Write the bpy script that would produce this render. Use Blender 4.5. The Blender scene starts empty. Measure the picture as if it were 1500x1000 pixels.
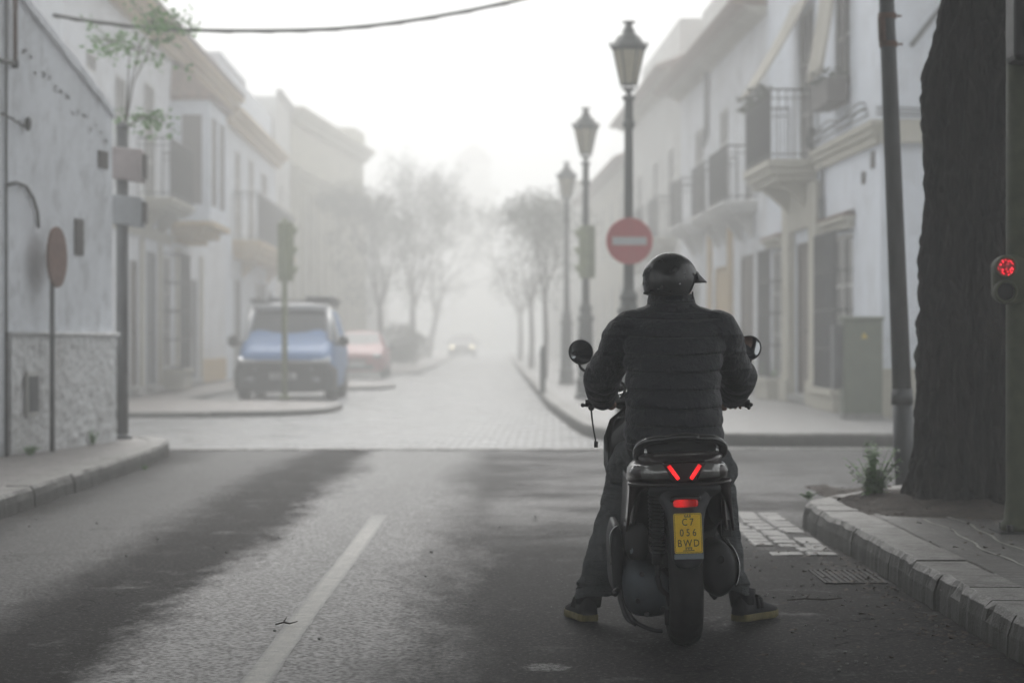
import bpy, bmesh, math, random
from mathutils import Vector, Matrix, noise
R = math.radians
PI = math.pi
scene = bpy.context.scene
COL = scene.collection
random.seed(7)
F_PX, CX, CY, EYE = 3541.0, 750.0, 495.0, 1.24


def P(px, py, D):
    """point of the street at distance D (camera stands at the origin looking down +Y)"""
    return Vector(((px - CX) * D / F_PX, D, EYE + (CY - py) * D / F_PX))


# ------------------------------------------------------------------ materials
class NT:
    def __init__(s, name):
        s.m = bpy.data.materials.new(name)
        s.m.use_nodes = True
        s.t = s.m.node_tree
        s.b = s.t.nodes['Principled BSDF']
        s.tc = s.t.nodes.new('ShaderNodeTexCoord').outputs['Object']

    def n(s, kind, **kw):
        nd = s.t.nodes.new(kind)
        for k, v in kw.items():
            if k.startswith('_'):
                setattr(nd, k[1:], v)
            else:
                key = int(k[1:]) if k[0] == 'i' and k[1:].isdigit() else k.replace('__', ' ')
                inp = nd.inputs[key]
                if isinstance(v, bpy.types.NodeSocket):
                    s.t.links.new(v, inp)
                else:
                    inp.default_value = v
        return nd

    def link(s, a, b):
        s.t.links.new(a, b)

    def noise(s, scale, detail=4, rough=.55, vec=None, dist=0.0):
        return s.n('ShaderNodeTexNoise', Vector=vec or s.tc, Scale=scale, Detail=detail, Roughness=rough, Distortion=dist).outputs['Fac']

    def map(s, scale=(1, 1, 1), loc=(0, 0, 0), rot=(0, 0, 0), vec=None):
        return s.n('ShaderNodeMapping', Vector=vec or s.tc, Scale=scale, Location=loc, Rotation=rot).outputs[0]

    def ramp(s, fac, stops):
        r = s.n('ShaderNodeValToRGB', Fac=fac)
        e = r.color_ramp.elements
        while len(e) < len(stops):
            e.new(.5)
        for i, (p, c) in enumerate(stops):
            e[i].position = p
            e[i].color = (c, c, c, 1) if isinstance(c, (int, float)) else (*c, 1)
        return r.outputs['Color']

    def mix(s, fac, a, b, mode='MIX'):
        m = s.n('ShaderNodeMix', _data_type='RGBA', _blend_type=mode)
        for key, v in ((0, fac), (6, a), (7, b)):
            if isinstance(v, bpy.types.NodeSocket):
                s.link(v, m.inputs[key])
            elif key == 0:
                m.inputs[0].default_value = v
            else:
                m.inputs[key].default_value = (*v, 1) if len(v) == 3 else v
        return m.outputs[2]

    def math(s, op, a, b=0.0, c=0.0):
        return s.n('ShaderNodeMath', _operation=op, i0=a, i1=b, i2=c).outputs[0]

    def bump(s, h, strength=.5, dist=.01, nrm=None):
        b = s.n('ShaderNodeBump', Height=h, Strength=strength, Distance=dist)
        if nrm:
            s.link(nrm, b.inputs['Normal'])
        return b.outputs[0]

    def set(s, **kw):
        for k, v in kw.items():
            inp = s.b.inputs[k.replace('__', ' ')]
            if isinstance(v, bpy.types.NodeSocket):
                s.link(v, inp)
            elif isinstance(v, tuple) and len(v) == 3:
                inp.default_value = (*v, 1)
            else:
                inp.default_value = v
        return s.m


def mat(name, col, rough=.6, metal=0., var=.2, scale=6., bump=0., bscale=60., bdist=.004, col2=None, rvar=.12, coat=0., stretch=(1, 1, 1), spec=.5):
    t = NT(name)
    v = t.map(scale=stretch)
    f = t.ramp(t.noise(scale, 6, .6, v), [(.3, 0.), (.7, 1.)])
    c1 = tuple(max(0, c * (1 - var)) for c in col)
    c2 = col2 or tuple(min(1, c * (1 + var)) for c in col)
    kw = dict(Base__Color=t.mix(f, c1, c2), Metallic=metal, Coat__Weight=coat, Coat__Roughness=.08, Specular__IOR__Level=spec)
    rf = t.noise(scale * 3.1, 4, .6, v)
    kw['Roughness'] = t.math('ADD', t.math('MULTIPLY', rf, rvar * 2), max(.02, rough - rvar))
    if bump:
        kw['Normal'] = t.bump(t.noise(bscale, 5, .65, v), bump, bdist)
    return t.set(**kw)


def emit(name, col, strength, base=(.2, .01, .01), rough=.2):
    t = NT(name)
    f = t.noise(60, 2)
    return t.set(Base__Color=t.mix(f, base, tuple(c * 1.4 for c in base)), Roughness=rough, Emission__Color=col, Emission__Strength=strength)


def plaster(name, col, dirt=(.30, .29, .27), amount=.5, bump=.3, blue=0.):
    """lime-washed render: blotches, vertical run marks, a grubby foot"""
    t = NT(name)
    sep = t.n('ShaderNodeSeparateXYZ', Vector=t.tc)
    big = t.ramp(t.noise(.7, 7, .62), [(.38, 0.), (.75, 1.)])
    run = t.ramp(t.noise(3., 5, .6, t.map(scale=(2.5, 2.5, .22))), [(.45, 0.), (.8, 1.)])
    speck = t.ramp(t.noise(9, 8, .78), [(.55, 0.), (.62, 1.)])
    foot = t.math('MULTIPLY', t.ramp(t.n('ShaderNodeMapRange', Value=sep.outputs[2], i1=.1, i2=1.3).outputs[0], [(0, 1.), (1, 0.)]), t.noise(4, 5))
    a = t.math('ADD', t.math('MULTIPLY', big, .42), t.math('MULTIPLY', run, .14))
    a = t.math('ADD', a, t.math('MULTIPLY', speck, .24))
    blot = t.ramp(t.noise(2.3, 7, .74), [(.52, 0.), (.60, 1.)])
    a = t.math('ADD', a, t.math('MULTIPLY', blot, .26))
    a = t.math('ADD', a, t.math('MULTIPLY', foot, .55))
    a = t.math('MINIMUM', t.math('MULTIPLY', a, amount * 2), .9)
    c = t.mix(a, col, dirt)
    h = t.math('ADD', t.math('MULTIPLY', t.noise(5, 6, .6), .8), t.math('MULTIPLY', t.noise(60, 4), .2))
    return t.set(Base__Color=c, Roughness=.88, Specular__IOR__Level=.25, Normal=t.bump(h, bump, .03))


# ------------------------------------------------------------------ mesh builder
class MB:
    def __init__(s):
        s.v, s.f = [], []

    def add(s, vs, fs):
        k = len(s.v)
        s.v += [Vector(v) for v in vs]
        s.f += [tuple(i + k for i in f) for f in fs]
        return s

    def box(s, x0, x1, y0, y1, z0, z1):
        return s.add([(x, y, z) for z in (z0, z1) for y in (y0, y1) for x in (x0, x1)],
                     [(0, 2, 3, 1), (4, 5, 7, 6), (0, 1, 5, 4), (2, 6, 7, 3), (0, 4, 6, 2), (1, 3, 7, 5)])

    def hexa(s, pts):
        """8 points: bottom loop (4) then top loop (4)"""
        return s.add(pts, [(3, 2, 1, 0), (4, 5, 6, 7), (0, 1, 5, 4), (1, 2, 6, 5), (2, 3, 7, 6), (3, 0, 4, 7)])

    def fbox(s, F, u0, u1, w0, w1, z0, z1):
        return s.hexa([F(u, w, z) for z in (z0, z1) for (u, w) in ((u0, w0), (u1, w0), (u1, w1), (u0, w1))])

    def prism(s, loop, off):
        n = len(loop)
        off = Vector(off)
        a = [Vector(p) for p in loop]
        s.add(a + [p + off for p in a], [tuple(range(n))[::-1], tuple(range(n, 2 * n))] + [(i, (i + 1) % n, (i + 1) % n + n, i + n) for i in range(n)])
        return s

    def rings(s, rings, cap=True, close=True):
        n = len(rings[0])
        k = len(s.v)
        for r in rings:
            s.v += [Vector(p) for p in r]
        for j in range(len(rings) - 1):
            for i in range(n if close else n - 1):
                i2 = (i + 1) % n
                s.f.append((k + j * n + i, k + j * n + i2, k + (j + 1) * n + i2, k + (j + 1) * n + i))
        if cap and close:
            s.f.append(tuple(k + i for i in range(n))[::-1])
            s.f.append(tuple(k + (len(rings) - 1) * n + i for i in range(n)))
        return s

    def tube(s, pts, rad, n=10, cap=True, flat=1., up=None):
        pts = [Vector(p) for p in pts]
        if not isinstance(rad, (list, tuple)):
            rad = [rad] * len(pts)
        rings = []
        t = (pts[1] - pts[0]).normalized()
        ref = Vector(up) if up else (Vector((0, 0, 1)) if abs(t.z) < .9 else Vector((1, 0, 0)))
        x = t.cross(ref).normalized()
        for i, p in enumerate(pts):
            a = pts[max(0, i - 1)]
            b = pts[min(len(pts) - 1, i + 1)]
            t = (b - a)
            t = t.normalized() if t.length > 1e-9 else Vector((0, 0, 1))
            x = (x - t * x.dot(t))
            x = x.normalized() if x.length > 1e-6 else t.orthogonal().normalized()
            y = t.cross(x)
            rings.append([p + (x * math.cos(2 * PI * k / n) + y * math.sin(2 * PI * k / n) * flat) * rad[i] for k in range(n)])
        return s.rings(rings, cap)

    def lathe(s, c, prof, n=16, axis='z', ang=2 * PI):
        c = Vector(c)
        rings = []
        for r, h in prof:
            ring = []
            for k in range(n):
                a = ang * k / n
                if axis == 'z':
                    ring.append(c + Vector((r * math.cos(a), r * math.sin(a), h)))
                elif axis == 'y':
                    ring.append(c + Vector((r * math.cos(a), h, r * math.sin(a))))
                else:
                    ring.append(c + Vector((h, r * math.cos(a), r * math.sin(a))))
            rings.append(ring)
        return s.rings(rings)

    def ball(s, c, r, n=12, m=8, rot=None):
        if not isinstance(r, (list, tuple, Vector)):
            r = (r, r, r)
        c = Vector(c)
        rings = []
        for j in range(m + 1):
            a = -PI / 2 + PI * (j + .001) / (m + .002)
            ring = []
            for k in range(n):
                b = 2 * PI * k / n
                q = Vector((r[0] * math.cos(a) * math.cos(b), r[1] * math.cos(a) * math.sin(b), r[2] * math.sin(a)))
                if rot:
                    q = rot @ q
                ring.append(c + q)
            rings.append(ring)
        return s.rings(rings)

    def sheet(s, fn, nu, nv):
        k = len(s.v)
        for j in range(nv + 1):
            for i in range(nu + 1):
                s.v.append(Vector(fn(i / nu, j / nv)))
        for j in range(nv):
            for i in range(nu):
                a = k + j * (nu + 1) + i
                s.f.append((a, a + 1, a + nu + 2, a + nu + 1))
        return s

    def build(s, name, material, parent=None, smooth=False, bevel=0., local=False, sub=0, bseg=2, remesh=0, autos=True):
        me = bpy.data.meshes.new(name)
        root = parent
        base = Vector((0, 0, 0))
        if parent is not None and not local:
            base = ORIGIN.get(parent.name, Vector((0, 0, 0)))
        vs = [tuple(v - base) for v in s.v]
        me.from_pydata(vs, [], s.f)
        bm = bmesh.new()
        bm.from_mesh(me)
        bmesh.ops.recalc_face_normals(bm, faces=bm.faces)
        bm.to_mesh(me)
        bm.free()
        if smooth:
            me.polygons.foreach_set('use_smooth', [True] * len(me.polygons))
        me.materials.append(material)
        o = bpy.data.objects.new(name, me)
        COL.objects.link(o)
        if parent is not None:
            o.parent = parent
            ORIGIN[o.name] = base
        if remesh:
            m = o.modifiers.new('remesh', 'REMESH')
            m.mode = 'VOXEL'
            m.voxel_size = remesh
            m.use_smooth_shade = True
            m = o.modifiers.new('smooth', 'SMOOTH')
            m.iterations = 3
        if bevel:
            m = o.modifiers.new('bevel', 'BEVEL')
            m.width = bevel
            m.segments = bseg
            m.limit_method = 'ANGLE'
            m.angle_limit = R(35)
        if sub:
            m = o.modifiers.new('sub', 'SUBSURF')
            m.levels = m.render_levels = sub
        return o


ORIGIN = {}


def tag(o, label=None, cat=None, group=None, kind=None):
    for k, v in (('label', label), ('category', cat), ('group', group), ('kind', kind)):
        if v:
            o[k] = v
    return o


def empty(name, loc, label, cat, group=None, rot=None):
    o = bpy.data.objects.new(name, None)
    COL.objects.link(o)
    o.location = loc
    o.empty_display_size = .1
    if rot:
        o.rotation_euler = rot
    ORIGIN[o.name] = Vector(loc)
    return tag(o, label, cat, group)


def kids(o):
    return [c for c in list(bpy.data.objects) if c.parent == o]


def copy_tree(o, parent=None):
    c = o.copy()
    COL.objects.link(c)
    c.parent = parent
    for ch in kids(o):
        copy_tree(ch, c)
    return c


def text_mesh(txt, size, depth=.0006, res=3, spacing=1.0):
    cu = bpy.data.curves.new('lettering', 'FONT')
    cu.body = txt
    cu.size = size
    cu.extrude = depth
    cu.resolution_u = res
    cu.align_x = 'CENTER'
    cu.align_y = 'CENTER'
    cu.space_character = spacing
    ob = bpy.data.objects.new('lettering', cu)
    COL.objects.link(ob)
    bpy.context.view_layer.update()
    dg = bpy.context.evaluated_depsgraph_get()
    me = bpy.data.meshes.new_from_object(ob.evaluated_get(dg))
    bpy.data.objects.remove(ob)
    return [v.co.copy() for v in me.vertices], [tuple(p.vertices) for p in me.polygons]


def sell(cx, cz, hw, hh, y, n=24, e=2.4, ang0=0):
    """superellipse ring in the xz plane at depth y"""
    out = []
    for k in range(n):
        a = 2 * PI * k / n + ang0
        c, s_ = math.cos(a), math.sin(a)
        out.append((cx + hw * math.copysign(abs(c) ** (2 / e), c), y, cz + hh * math.copysign(abs(s_) ** (2 / e), s_)))
    return out


# palette
M = {}
M['white_wall'] = plaster('white lime wash', (.78, .80, .84), amount=.42)
M['white_wall_b'] = plaster('bluish white paint', (.77, .81, .88), amount=.26, bump=.15)
M['white_wall_c'] = plaster('warm white paint', (.66, .66, .64), amount=.35)
M['cream'] = plaster('cream stone render', (.56, .54, .44), dirt=(.25, .24, .18), amount=.45)
M['beige'] = plaster('beige surround', (.52, .50, .43), dirt=(.22, .2, .15), amount=.3)
M['ochre'] = plaster('ochre moulding', (.50, .37, .20), dirt=(.3, .22, .12), amount=.25)
M['terra'] = mat('terracotta tile', (.19, .115, .08), .8, var=.4, scale=9, bump=.4, bscale=30)
M['iron'] = mat('black wrought iron', (.022, .024, .026), .5, .4, var=.3)
M['glass'] = mat('dark window glass', (.035, .04, .045), .12, var=.3, scale=2, rvar=.05)
M['shutter'] = mat('grey brown shutter', (.075, .066, .062), .65, var=.2, scale=4, bump=.2, bscale=25)
M['wood'] = mat('brown door wood', (.07, .05, .035), .55, var=.35, scale=5, stretch=(6, 6, .6), bump=.2, bscale=20)
M['greywood'] = mat('grey painted wood', (.10, .11, .12), .6, var=.2)
M['stonegrey'] = mat('grey stone step', (.24, .24, .23), .75, var=.25, scale=8, bump=.4)
M['galv'] = mat('weathered grey steel', (.11, .115, .12), .5, .5, var=.35, scale=12, stretch=(1, 1, .25), bump=.15)
M['lampgreen'] = mat('dark green cast iron', (.022, .03, .028), .45, .2, var=.3, scale=10, bump=.15)
M['signal'] = mat('olive green signal paint', (.085, .095, .05), .55, 0, var=.3, scale=9, bump=.12, bscale=30)
M['black'] = mat('black plastic', (.012, .012, .013), .45, 0, var=.3, bump=.1, bscale=200, bdist=.001)
M['gloss'] = mat('gloss black paint', (.012, .012, .013), .16, 0, var=.2, coat=.6, rvar=.04)
M['rubber'] = mat('tyre rubber', (.014, .014, .014), .75, 0, var=.3, bump=.3, bscale=120)
M['rust'] = mat('rusty painted steel', (.16, .075, .05), .75, .1, var=.4, scale=14, bump=.3, col2=(.23, .12, .09))
M['leaf'] = mat('green leaves', (.10, .25, .045), .55, 0, var=.4, scale=20)
M['leafgrey'] = mat('olive leaves', (.055, .07, .035), .6, 0, var=.4, scale=3)
M['twig'] = mat('grey brown twigs', (.07, .06, .05), .85, 0, var=.3)
FOG, SKY, SUN, EXPO = .0102, .080, 1.8, 0.53
# ------------------------------------------------------------------ ground sheets
def asphalt():
    t = NT('worn damp asphalt')
    sep = t.n('ShaderNodeSeparateXYZ', Vector=t.tc)
    X, Y = sep.outputs[0], sep.outputs[1]
    # polished wheel tracks run along the road, with ragged edges
    ed = t.math('MULTIPLY', t.math('SUBTRACT', t.noise(.9, 6, .62, t.map(scale=(1.2, .35, 1))), .5), .7)
    ed2 = t.math('MULTIPLY', t.math('SUBTRACT', t.noise(7, 7, .78, t.map(scale=(1, .35, 1))), .5), .75)
    Xd = t.math('ADD', t.math('ADD', X, ed), ed2)
    xr = t.n('ShaderNodeMapRange', Value=Xd, i1=-4., i2=3.).outputs[0]
    track = t.ramp(xr, [(.06, .05), (.13, .55), (.22, .55), (.27, .05), (.335, .05), (.375, .95), (.48, .85), (.56, .12), (.9, .05)])
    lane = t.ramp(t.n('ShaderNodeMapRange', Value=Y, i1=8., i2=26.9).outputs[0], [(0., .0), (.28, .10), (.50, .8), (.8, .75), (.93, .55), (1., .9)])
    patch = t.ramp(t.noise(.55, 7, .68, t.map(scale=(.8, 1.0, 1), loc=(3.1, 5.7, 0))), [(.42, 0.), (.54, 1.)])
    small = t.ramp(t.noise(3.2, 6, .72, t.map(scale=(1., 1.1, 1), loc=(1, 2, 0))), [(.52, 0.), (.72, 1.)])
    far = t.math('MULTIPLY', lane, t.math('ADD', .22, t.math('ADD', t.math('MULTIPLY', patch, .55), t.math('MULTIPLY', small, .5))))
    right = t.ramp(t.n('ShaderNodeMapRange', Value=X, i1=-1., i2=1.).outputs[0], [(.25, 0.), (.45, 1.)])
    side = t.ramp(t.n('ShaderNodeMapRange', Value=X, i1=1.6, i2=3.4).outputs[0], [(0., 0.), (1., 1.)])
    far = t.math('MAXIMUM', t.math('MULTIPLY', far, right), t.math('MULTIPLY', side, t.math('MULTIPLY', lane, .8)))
    scuff = t.math('MULTIPLY', t.ramp(t.noise(2.6, 9, .8, t.map(scale=(1., 1., 1), loc=(9, 4, 0))), [(.54, 0.), (.66, 1.)]), .6)
    w = t.math('MAXIMUM', t.math('MAXIMUM', track, far), scuff)
    # aggregate
    grain = t.n('ShaderNodeTexVoronoi', Vector=t.tc, Scale=42.).outputs['Distance']
    g2 = t.noise(60, 4, .75)
    gr = t.math('ADD', t.math('MULTIPLY', grain, .7), t.math('MULTIPLY', g2, .6))
    stone = t.ramp(t.noise(48, 3, .7), [(.56, 0.), (.66, 1.)])
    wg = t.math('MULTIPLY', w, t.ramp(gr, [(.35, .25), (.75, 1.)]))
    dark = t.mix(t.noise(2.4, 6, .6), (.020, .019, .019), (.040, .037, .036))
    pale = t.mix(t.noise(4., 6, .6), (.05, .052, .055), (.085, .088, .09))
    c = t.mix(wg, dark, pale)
    c = t.mix(t.math('MULTIPLY', stone, .8), c, (.21, .205, .20))
    pit = t.ramp(t.noise(30, 4, .75, t.map(loc=(4, 2, 1))), [(.36, 1.), (.50, 0.)])
    c = t.mix(t.math('MULTIPLY', pit, .8), c, (.012, .011, .011))
    crack = t.n('ShaderNodeTexVoronoi', Vector=t.n('ShaderNodeVectorMath', _operation='ADD', i0=t.tc, i1=t.n('ShaderNodeTexNoise', Vector=t.tc, Scale=2.5, Detail=5).outputs['Color']).outputs[0], Scale=.55, _feature='DISTANCE_TO_EDGE').outputs['Distance']
    ck = t.math('MULTIPLY', t.ramp(crack, [(.0, 1.), (.012, 0.)]), t.ramp(t.noise(.8, 3, .5, t.map(loc=(7, 7, 7))), [(.52, 0.), (.6, .9)]))
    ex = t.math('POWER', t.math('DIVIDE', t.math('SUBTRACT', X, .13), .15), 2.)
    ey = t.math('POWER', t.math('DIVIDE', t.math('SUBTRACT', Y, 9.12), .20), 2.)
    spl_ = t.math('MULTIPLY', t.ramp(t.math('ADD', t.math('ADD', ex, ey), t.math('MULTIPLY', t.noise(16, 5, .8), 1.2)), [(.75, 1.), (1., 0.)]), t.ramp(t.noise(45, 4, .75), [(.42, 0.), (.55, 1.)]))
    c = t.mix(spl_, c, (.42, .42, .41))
    c = t.mix(ck, c, (.008, .008, .008))
    rough = t.math('SUBTRACT', .72, t.math('MULTIPLY', wg, .36))
    h = t.math('ADD', gr, t.math('MULTIPLY', t.noise(18, 5, .6), .8))
    h = t.math('SUBTRACT', h, t.math('MULTIPLY', ck, 1.5))
    return t.set(Base__Color=c, Roughness=rough, Specular__IOR__Level=t.math('ADD', .03, t.math('MULTIPLY', wg, .24)), Normal=t.bump(h, .5, .008))


def cobbles():
    t = NT('wet granite setts')
    v = t.map(rot=(0, 0, R(1.)))
    wob = t.n('ShaderNodeMix', _data_type='VECTOR', i0=.03)
    t.link(v, wob.inputs[4])
    t.link(t.n('ShaderNodeTexNoise', Vector=t.tc, Scale=3., Detail=3).outputs['Color'], wob.inputs[5])
    br = t.n('ShaderNodeTexBrick', Vector=wob.outputs[1], Scale=1., Color1=(.0, 0, 0, 1), Color2=(1, 1, 1, 1), Mortar=(.5, .5, .5, 1), _offset=.5)
    br.inputs['Mortar Size'].default_value = .014
    br.inputs['Mortar Smooth'].default_value = .35
    br.inputs['Brick Width'].default_value = .21
    br.inputs['Row Height'].default_value = .13
    mortar = br.outputs['Fac']
    tone = br.outputs['Color']
    c = t.mix(tone, (.15, .155, .16), (.30, .305, .31))
    c = t.mix(t.ramp(t.noise(.8, 6, .6), [(.35, 0.), (.7, .55)]), c, (.12, .12, .12))
    c = t.mix(mortar, c, (.045, .043, .04))
    h = t.math('SUBTRACT', t.math('ADD', t.math('MULTIPLY', t.noise(20, 4), .25), t.math('MULTIPLY', tone, .35)), mortar)
    rough = t.math('ADD', t.math('MULTIPLY', t.noise(1.2, 5, .6), .3), t.math('ADD', .14, t.math('MULTIPLY', mortar, .3)))
    return t.set(Base__Color=c, Roughness=rough, Specular__IOR__Level=.6, Normal=t.bump(h, .7, .02))


def paving(name, c1, c2, tile=.3, row=.3, grooves=False):
    t = NT(name)
    br = t.n('ShaderNodeTexBrick', Vector=t.tc, Scale=1., Color1=(.2, .2, .2, 1), Color2=(.8, .8, .8, 1), Mortar=(.5, .5, .5, 1), _offset=.0 if grooves else .5)
    br.inputs['Mortar Size'].default_value = .005
    br.inputs['Brick Width'].default_value = tile
    br.inputs['Row Height'].default_value = row
    mo = br.outputs['Fac']
    if grooves:
        s0 = t.n('ShaderNodeSeparateXYZ', Vector=t.tc)
        w0 = t.math('SINE', t.math('MULTIPLY', s0.outputs[1], 2 * PI / .075))
        mo = t.math('MAXIMUM', mo, t.ramp(w0, [(.0, .85), (.3, 0.)]))
    c = t.mix(t.noise(3., 7, .65), c1, c2)
    c = t.mix(t.math('MULTIPLY', br.outputs['Color'], .35), c, tuple(x * .55 for x in c1))
    sp = t.ramp(t.noise(30, 4, .75), [(.5, 0.), (.58, 1.)])
    c = t.mix(t.math('MULTIPLY', sp, .7), c, tuple(min(1, x * 2.3) for x in c2))
    c = t.mix(mo, c, tuple(x * .35 for x in c1))
    h = t.math('SUBTRACT', t.noise(45, 5, .7), mo)
    if grooves:
        sep = t.n('ShaderNodeSeparateXYZ', Vector=t.tc)
        wv = t.math('SINE', t.math('MULTIPLY', sep.outputs[1], 2 * PI / .075))
        h = t.math('ADD', t.math('MULTIPLY', t.ramp(wv, [(.0, 0.), (.35, 1.)]), .9), h)
    ro = t.math('ADD', t.math('MULTIPLY', t.noise(2., 5), .35), .32)
    return t.set(Base__Color=c, Roughness=ro, Normal=t.bump(h, .5, .012))


def granite():
    t = NT('granite kerb stone')
    c = t.mix(t.noise(2.2, 5, .6), (.09, .087, .08), (.20, .195, .185))
    c = t.mix(t.math('MULTIPLY', t.ramp(t.noise(80, 3, .7), [(.5, 0.), (.6, 1.)]), .7), c, (.34, .33, .32))
    c = t.mix(t.math('MULTIPLY', t.ramp(t.noise(8, 7, .78), [(.48, 0.), (.58, 1.)]), .8), c, (.07, .065, .055))
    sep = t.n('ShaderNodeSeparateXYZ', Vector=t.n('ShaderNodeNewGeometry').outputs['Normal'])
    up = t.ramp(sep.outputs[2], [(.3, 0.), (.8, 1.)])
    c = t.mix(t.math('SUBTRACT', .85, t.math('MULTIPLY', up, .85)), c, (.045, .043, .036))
    h = t.math('ADD', t.noise(14, 6, .7), t.math('MULTIPLY', t.noise(60, 4, .7), .5))
    return t.set(Base__Color=c, Roughness=t.math('ADD', t.math('MULTIPLY', t.noise(5, 4), .3), .35), Normal=t.bump(h, .7, .015))


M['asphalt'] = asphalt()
M['cobbles'] = cobbles()
M['paving_brown'] = paving('worn brown pavement', (.045, .036, .032), (.095, .08, .07))
M['paving_ribbed'] = paving('ribbed grey brown pavement tiles', (.045, .042, .038), (.085, .08, .073), .3, .3, True)
M['paving_far'] = paving('grey pavement tiles', (.13, .13, .13), (.21, .205, .20), .4, .4)
M['paving_left'] = paving('damp brown grey pavement', (.085, .075, .072), (.15, .14, .135), .4, .4)
M['granite'] = granite()
M['paving_brownfar'] = paving('brown grey tiles', (.13, .115, .105), (.20, .18, .17), .4, .4)
M['soil'] = mat('leaf strewn soil', (.055, .042, .034), .9, var=.5, scale=12, bump=.9, bscale=40, bdist=.02)
M['paint'] = None


def rect(name, x0, x1, y0, y1, z, m, nx=1, ny=1):
    mb = MB()
    mb.sheet(lambda a, b: (x0 + (x1 - x0) * a, y0 + (y1 - y0) * b, z), nx, ny)
    return tag(mb.build(name, m), kind='structure')


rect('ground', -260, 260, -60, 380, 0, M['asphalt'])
rect('cobbled_road', -40, 4.5, 26.9, 300, .004, M['cobbles'])
# sunk channel along the edge of the setts
ch = MB()
for i in range(46):
    x = -3.7 + i * .19
    if x > 5:
        break
    ch.hexa([(x + .004, 26.72, .0), (x + .184, 26.72, .0), (x + .184, 26.885, .0), (x + .004, 26.885, .0),
             (x + .012, 26.73, .010 + random.uniform(0, .008)), (x + .176, 26.73, .010 + random.uniform(0, .008)), (x + .176, 26.88, .02), (x + .012, 26.88, .02)])
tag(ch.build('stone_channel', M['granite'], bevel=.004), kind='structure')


def worn_paint(fade=True):
    t = NT('worn white road paint')
    sep = t.n('ShaderNodeSeparateXYZ', Vector=t.tc)
    eX = t.math('ABSOLUTE', t.math('ADD', sep.outputs[0], .925))
    eX = t.math('ADD', eX, t.math('MULTIPLY', t.math('SUBTRACT', t.noise(22, 6, .75), .5), .05))
    edge = t.ramp(t.n('ShaderNodeMapRange', Value=eX, i1=.03, i2=.06).outputs[0], [(0., 1.), (1., 0.)])
    endf = t.ramp(t.n('ShaderNodeMapRange', Value=sep.outputs[1], i1=15.2, i2=16.8).outputs[0], [(0., 1.), (1., .1)])
    chip = t.ramp(t.noise(13, 8, .8), [(.36, .15), (.46, 1.)])
    wear = t.ramp(t.noise(9, 7, .75), [(.40, 1.), (.68, 0.)])
    grit = t.ramp(t.noise(120, 3, .7), [(.42, 1.), (.58, 0.)])
    f = t.math('ADD', t.math('MULTIPLY', wear, .45), t.math('MULTIPLY', grit, .35))
    c = t.mix(f, (.50, .49, .44), (.16, .16, .155))
    if fade:
        keep = t.math('MULTIPLY', t.math('MULTIPLY', edge, endf), t.math('MULTIPLY', chip, .95))
        c = t.mix(keep, (.085, .087, .088), c)
    return t.set(Base__Color=c, Roughness=.5, Normal=t.bump(t.noise(110, 4, .7), .5, .006))


M['paint'] = worn_paint()
M['paint_thin'] = worn_paint(False)


def strip(name, pts, w, z, m, kind='structure', jag=.006):
    """flat strip following pts, with slightly ragged sides"""
    mb = MB()
    n = len(pts)
    L = []
    for i, p in enumerate(pts):
        a, b = Vector(pts[max(0, i - 1)]), Vector(pts[min(n - 1, i + 1)])
        d = (b - a).normalized()
        nn = Vector((d.y, -d.x))
        ww = w[i] if isinstance(w, list) else w
        L.append((Vector(p) - nn * (ww / 2 + random.uniform(-jag, jag)), Vector(p) + nn * (ww / 2 + random.uniform(-jag, jag))))
    vs = []
    for a, b in L:
        vs += [(a.x, a.y, z), (b.x, b.y, z)]
    mb.add(vs, [(2 * i, 2 * i + 1, 2 * i + 3, 2 * i + 2) for i in range(n - 1)])
    return tag(mb.build(name, m), kind=kind)


strip('road_marking', [(-.925 + .006 * math.sin(y), y) for y in [7 + .14 * i for i in range(72)]], .112, .0016, M['paint'], jag=.004)


# pavements: polygon slabs with a stone kerb round them
def smooth_path(pts, step=.3):
    out = []
    P_ = [Vector((*p, 0)) for p in pts]
    for i in range(len(P_) - 1):
        p0, p1, p2, p3 = P_[max(0, i - 1)], P_[i], P_[i + 1], P_[min(len(P_) - 1, i + 2)]
        k = max(1, int((p2 - p1).length / step))
        for j in range(k):
            t = j / k
            if (p2 - p1).length > 6:
                out.append(p1.lerp(p2, t))
            else:
                out.append(.5 * ((2 * p1) + (-p0 + p2) * t + (2 * p0 - 5 * p1 + 4 * p2 - p3) * t * t + (-p0 + 3 * p1 - 3 * p2 + p3) * t ** 3))
    out.append(P_[-1])
    return out


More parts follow.
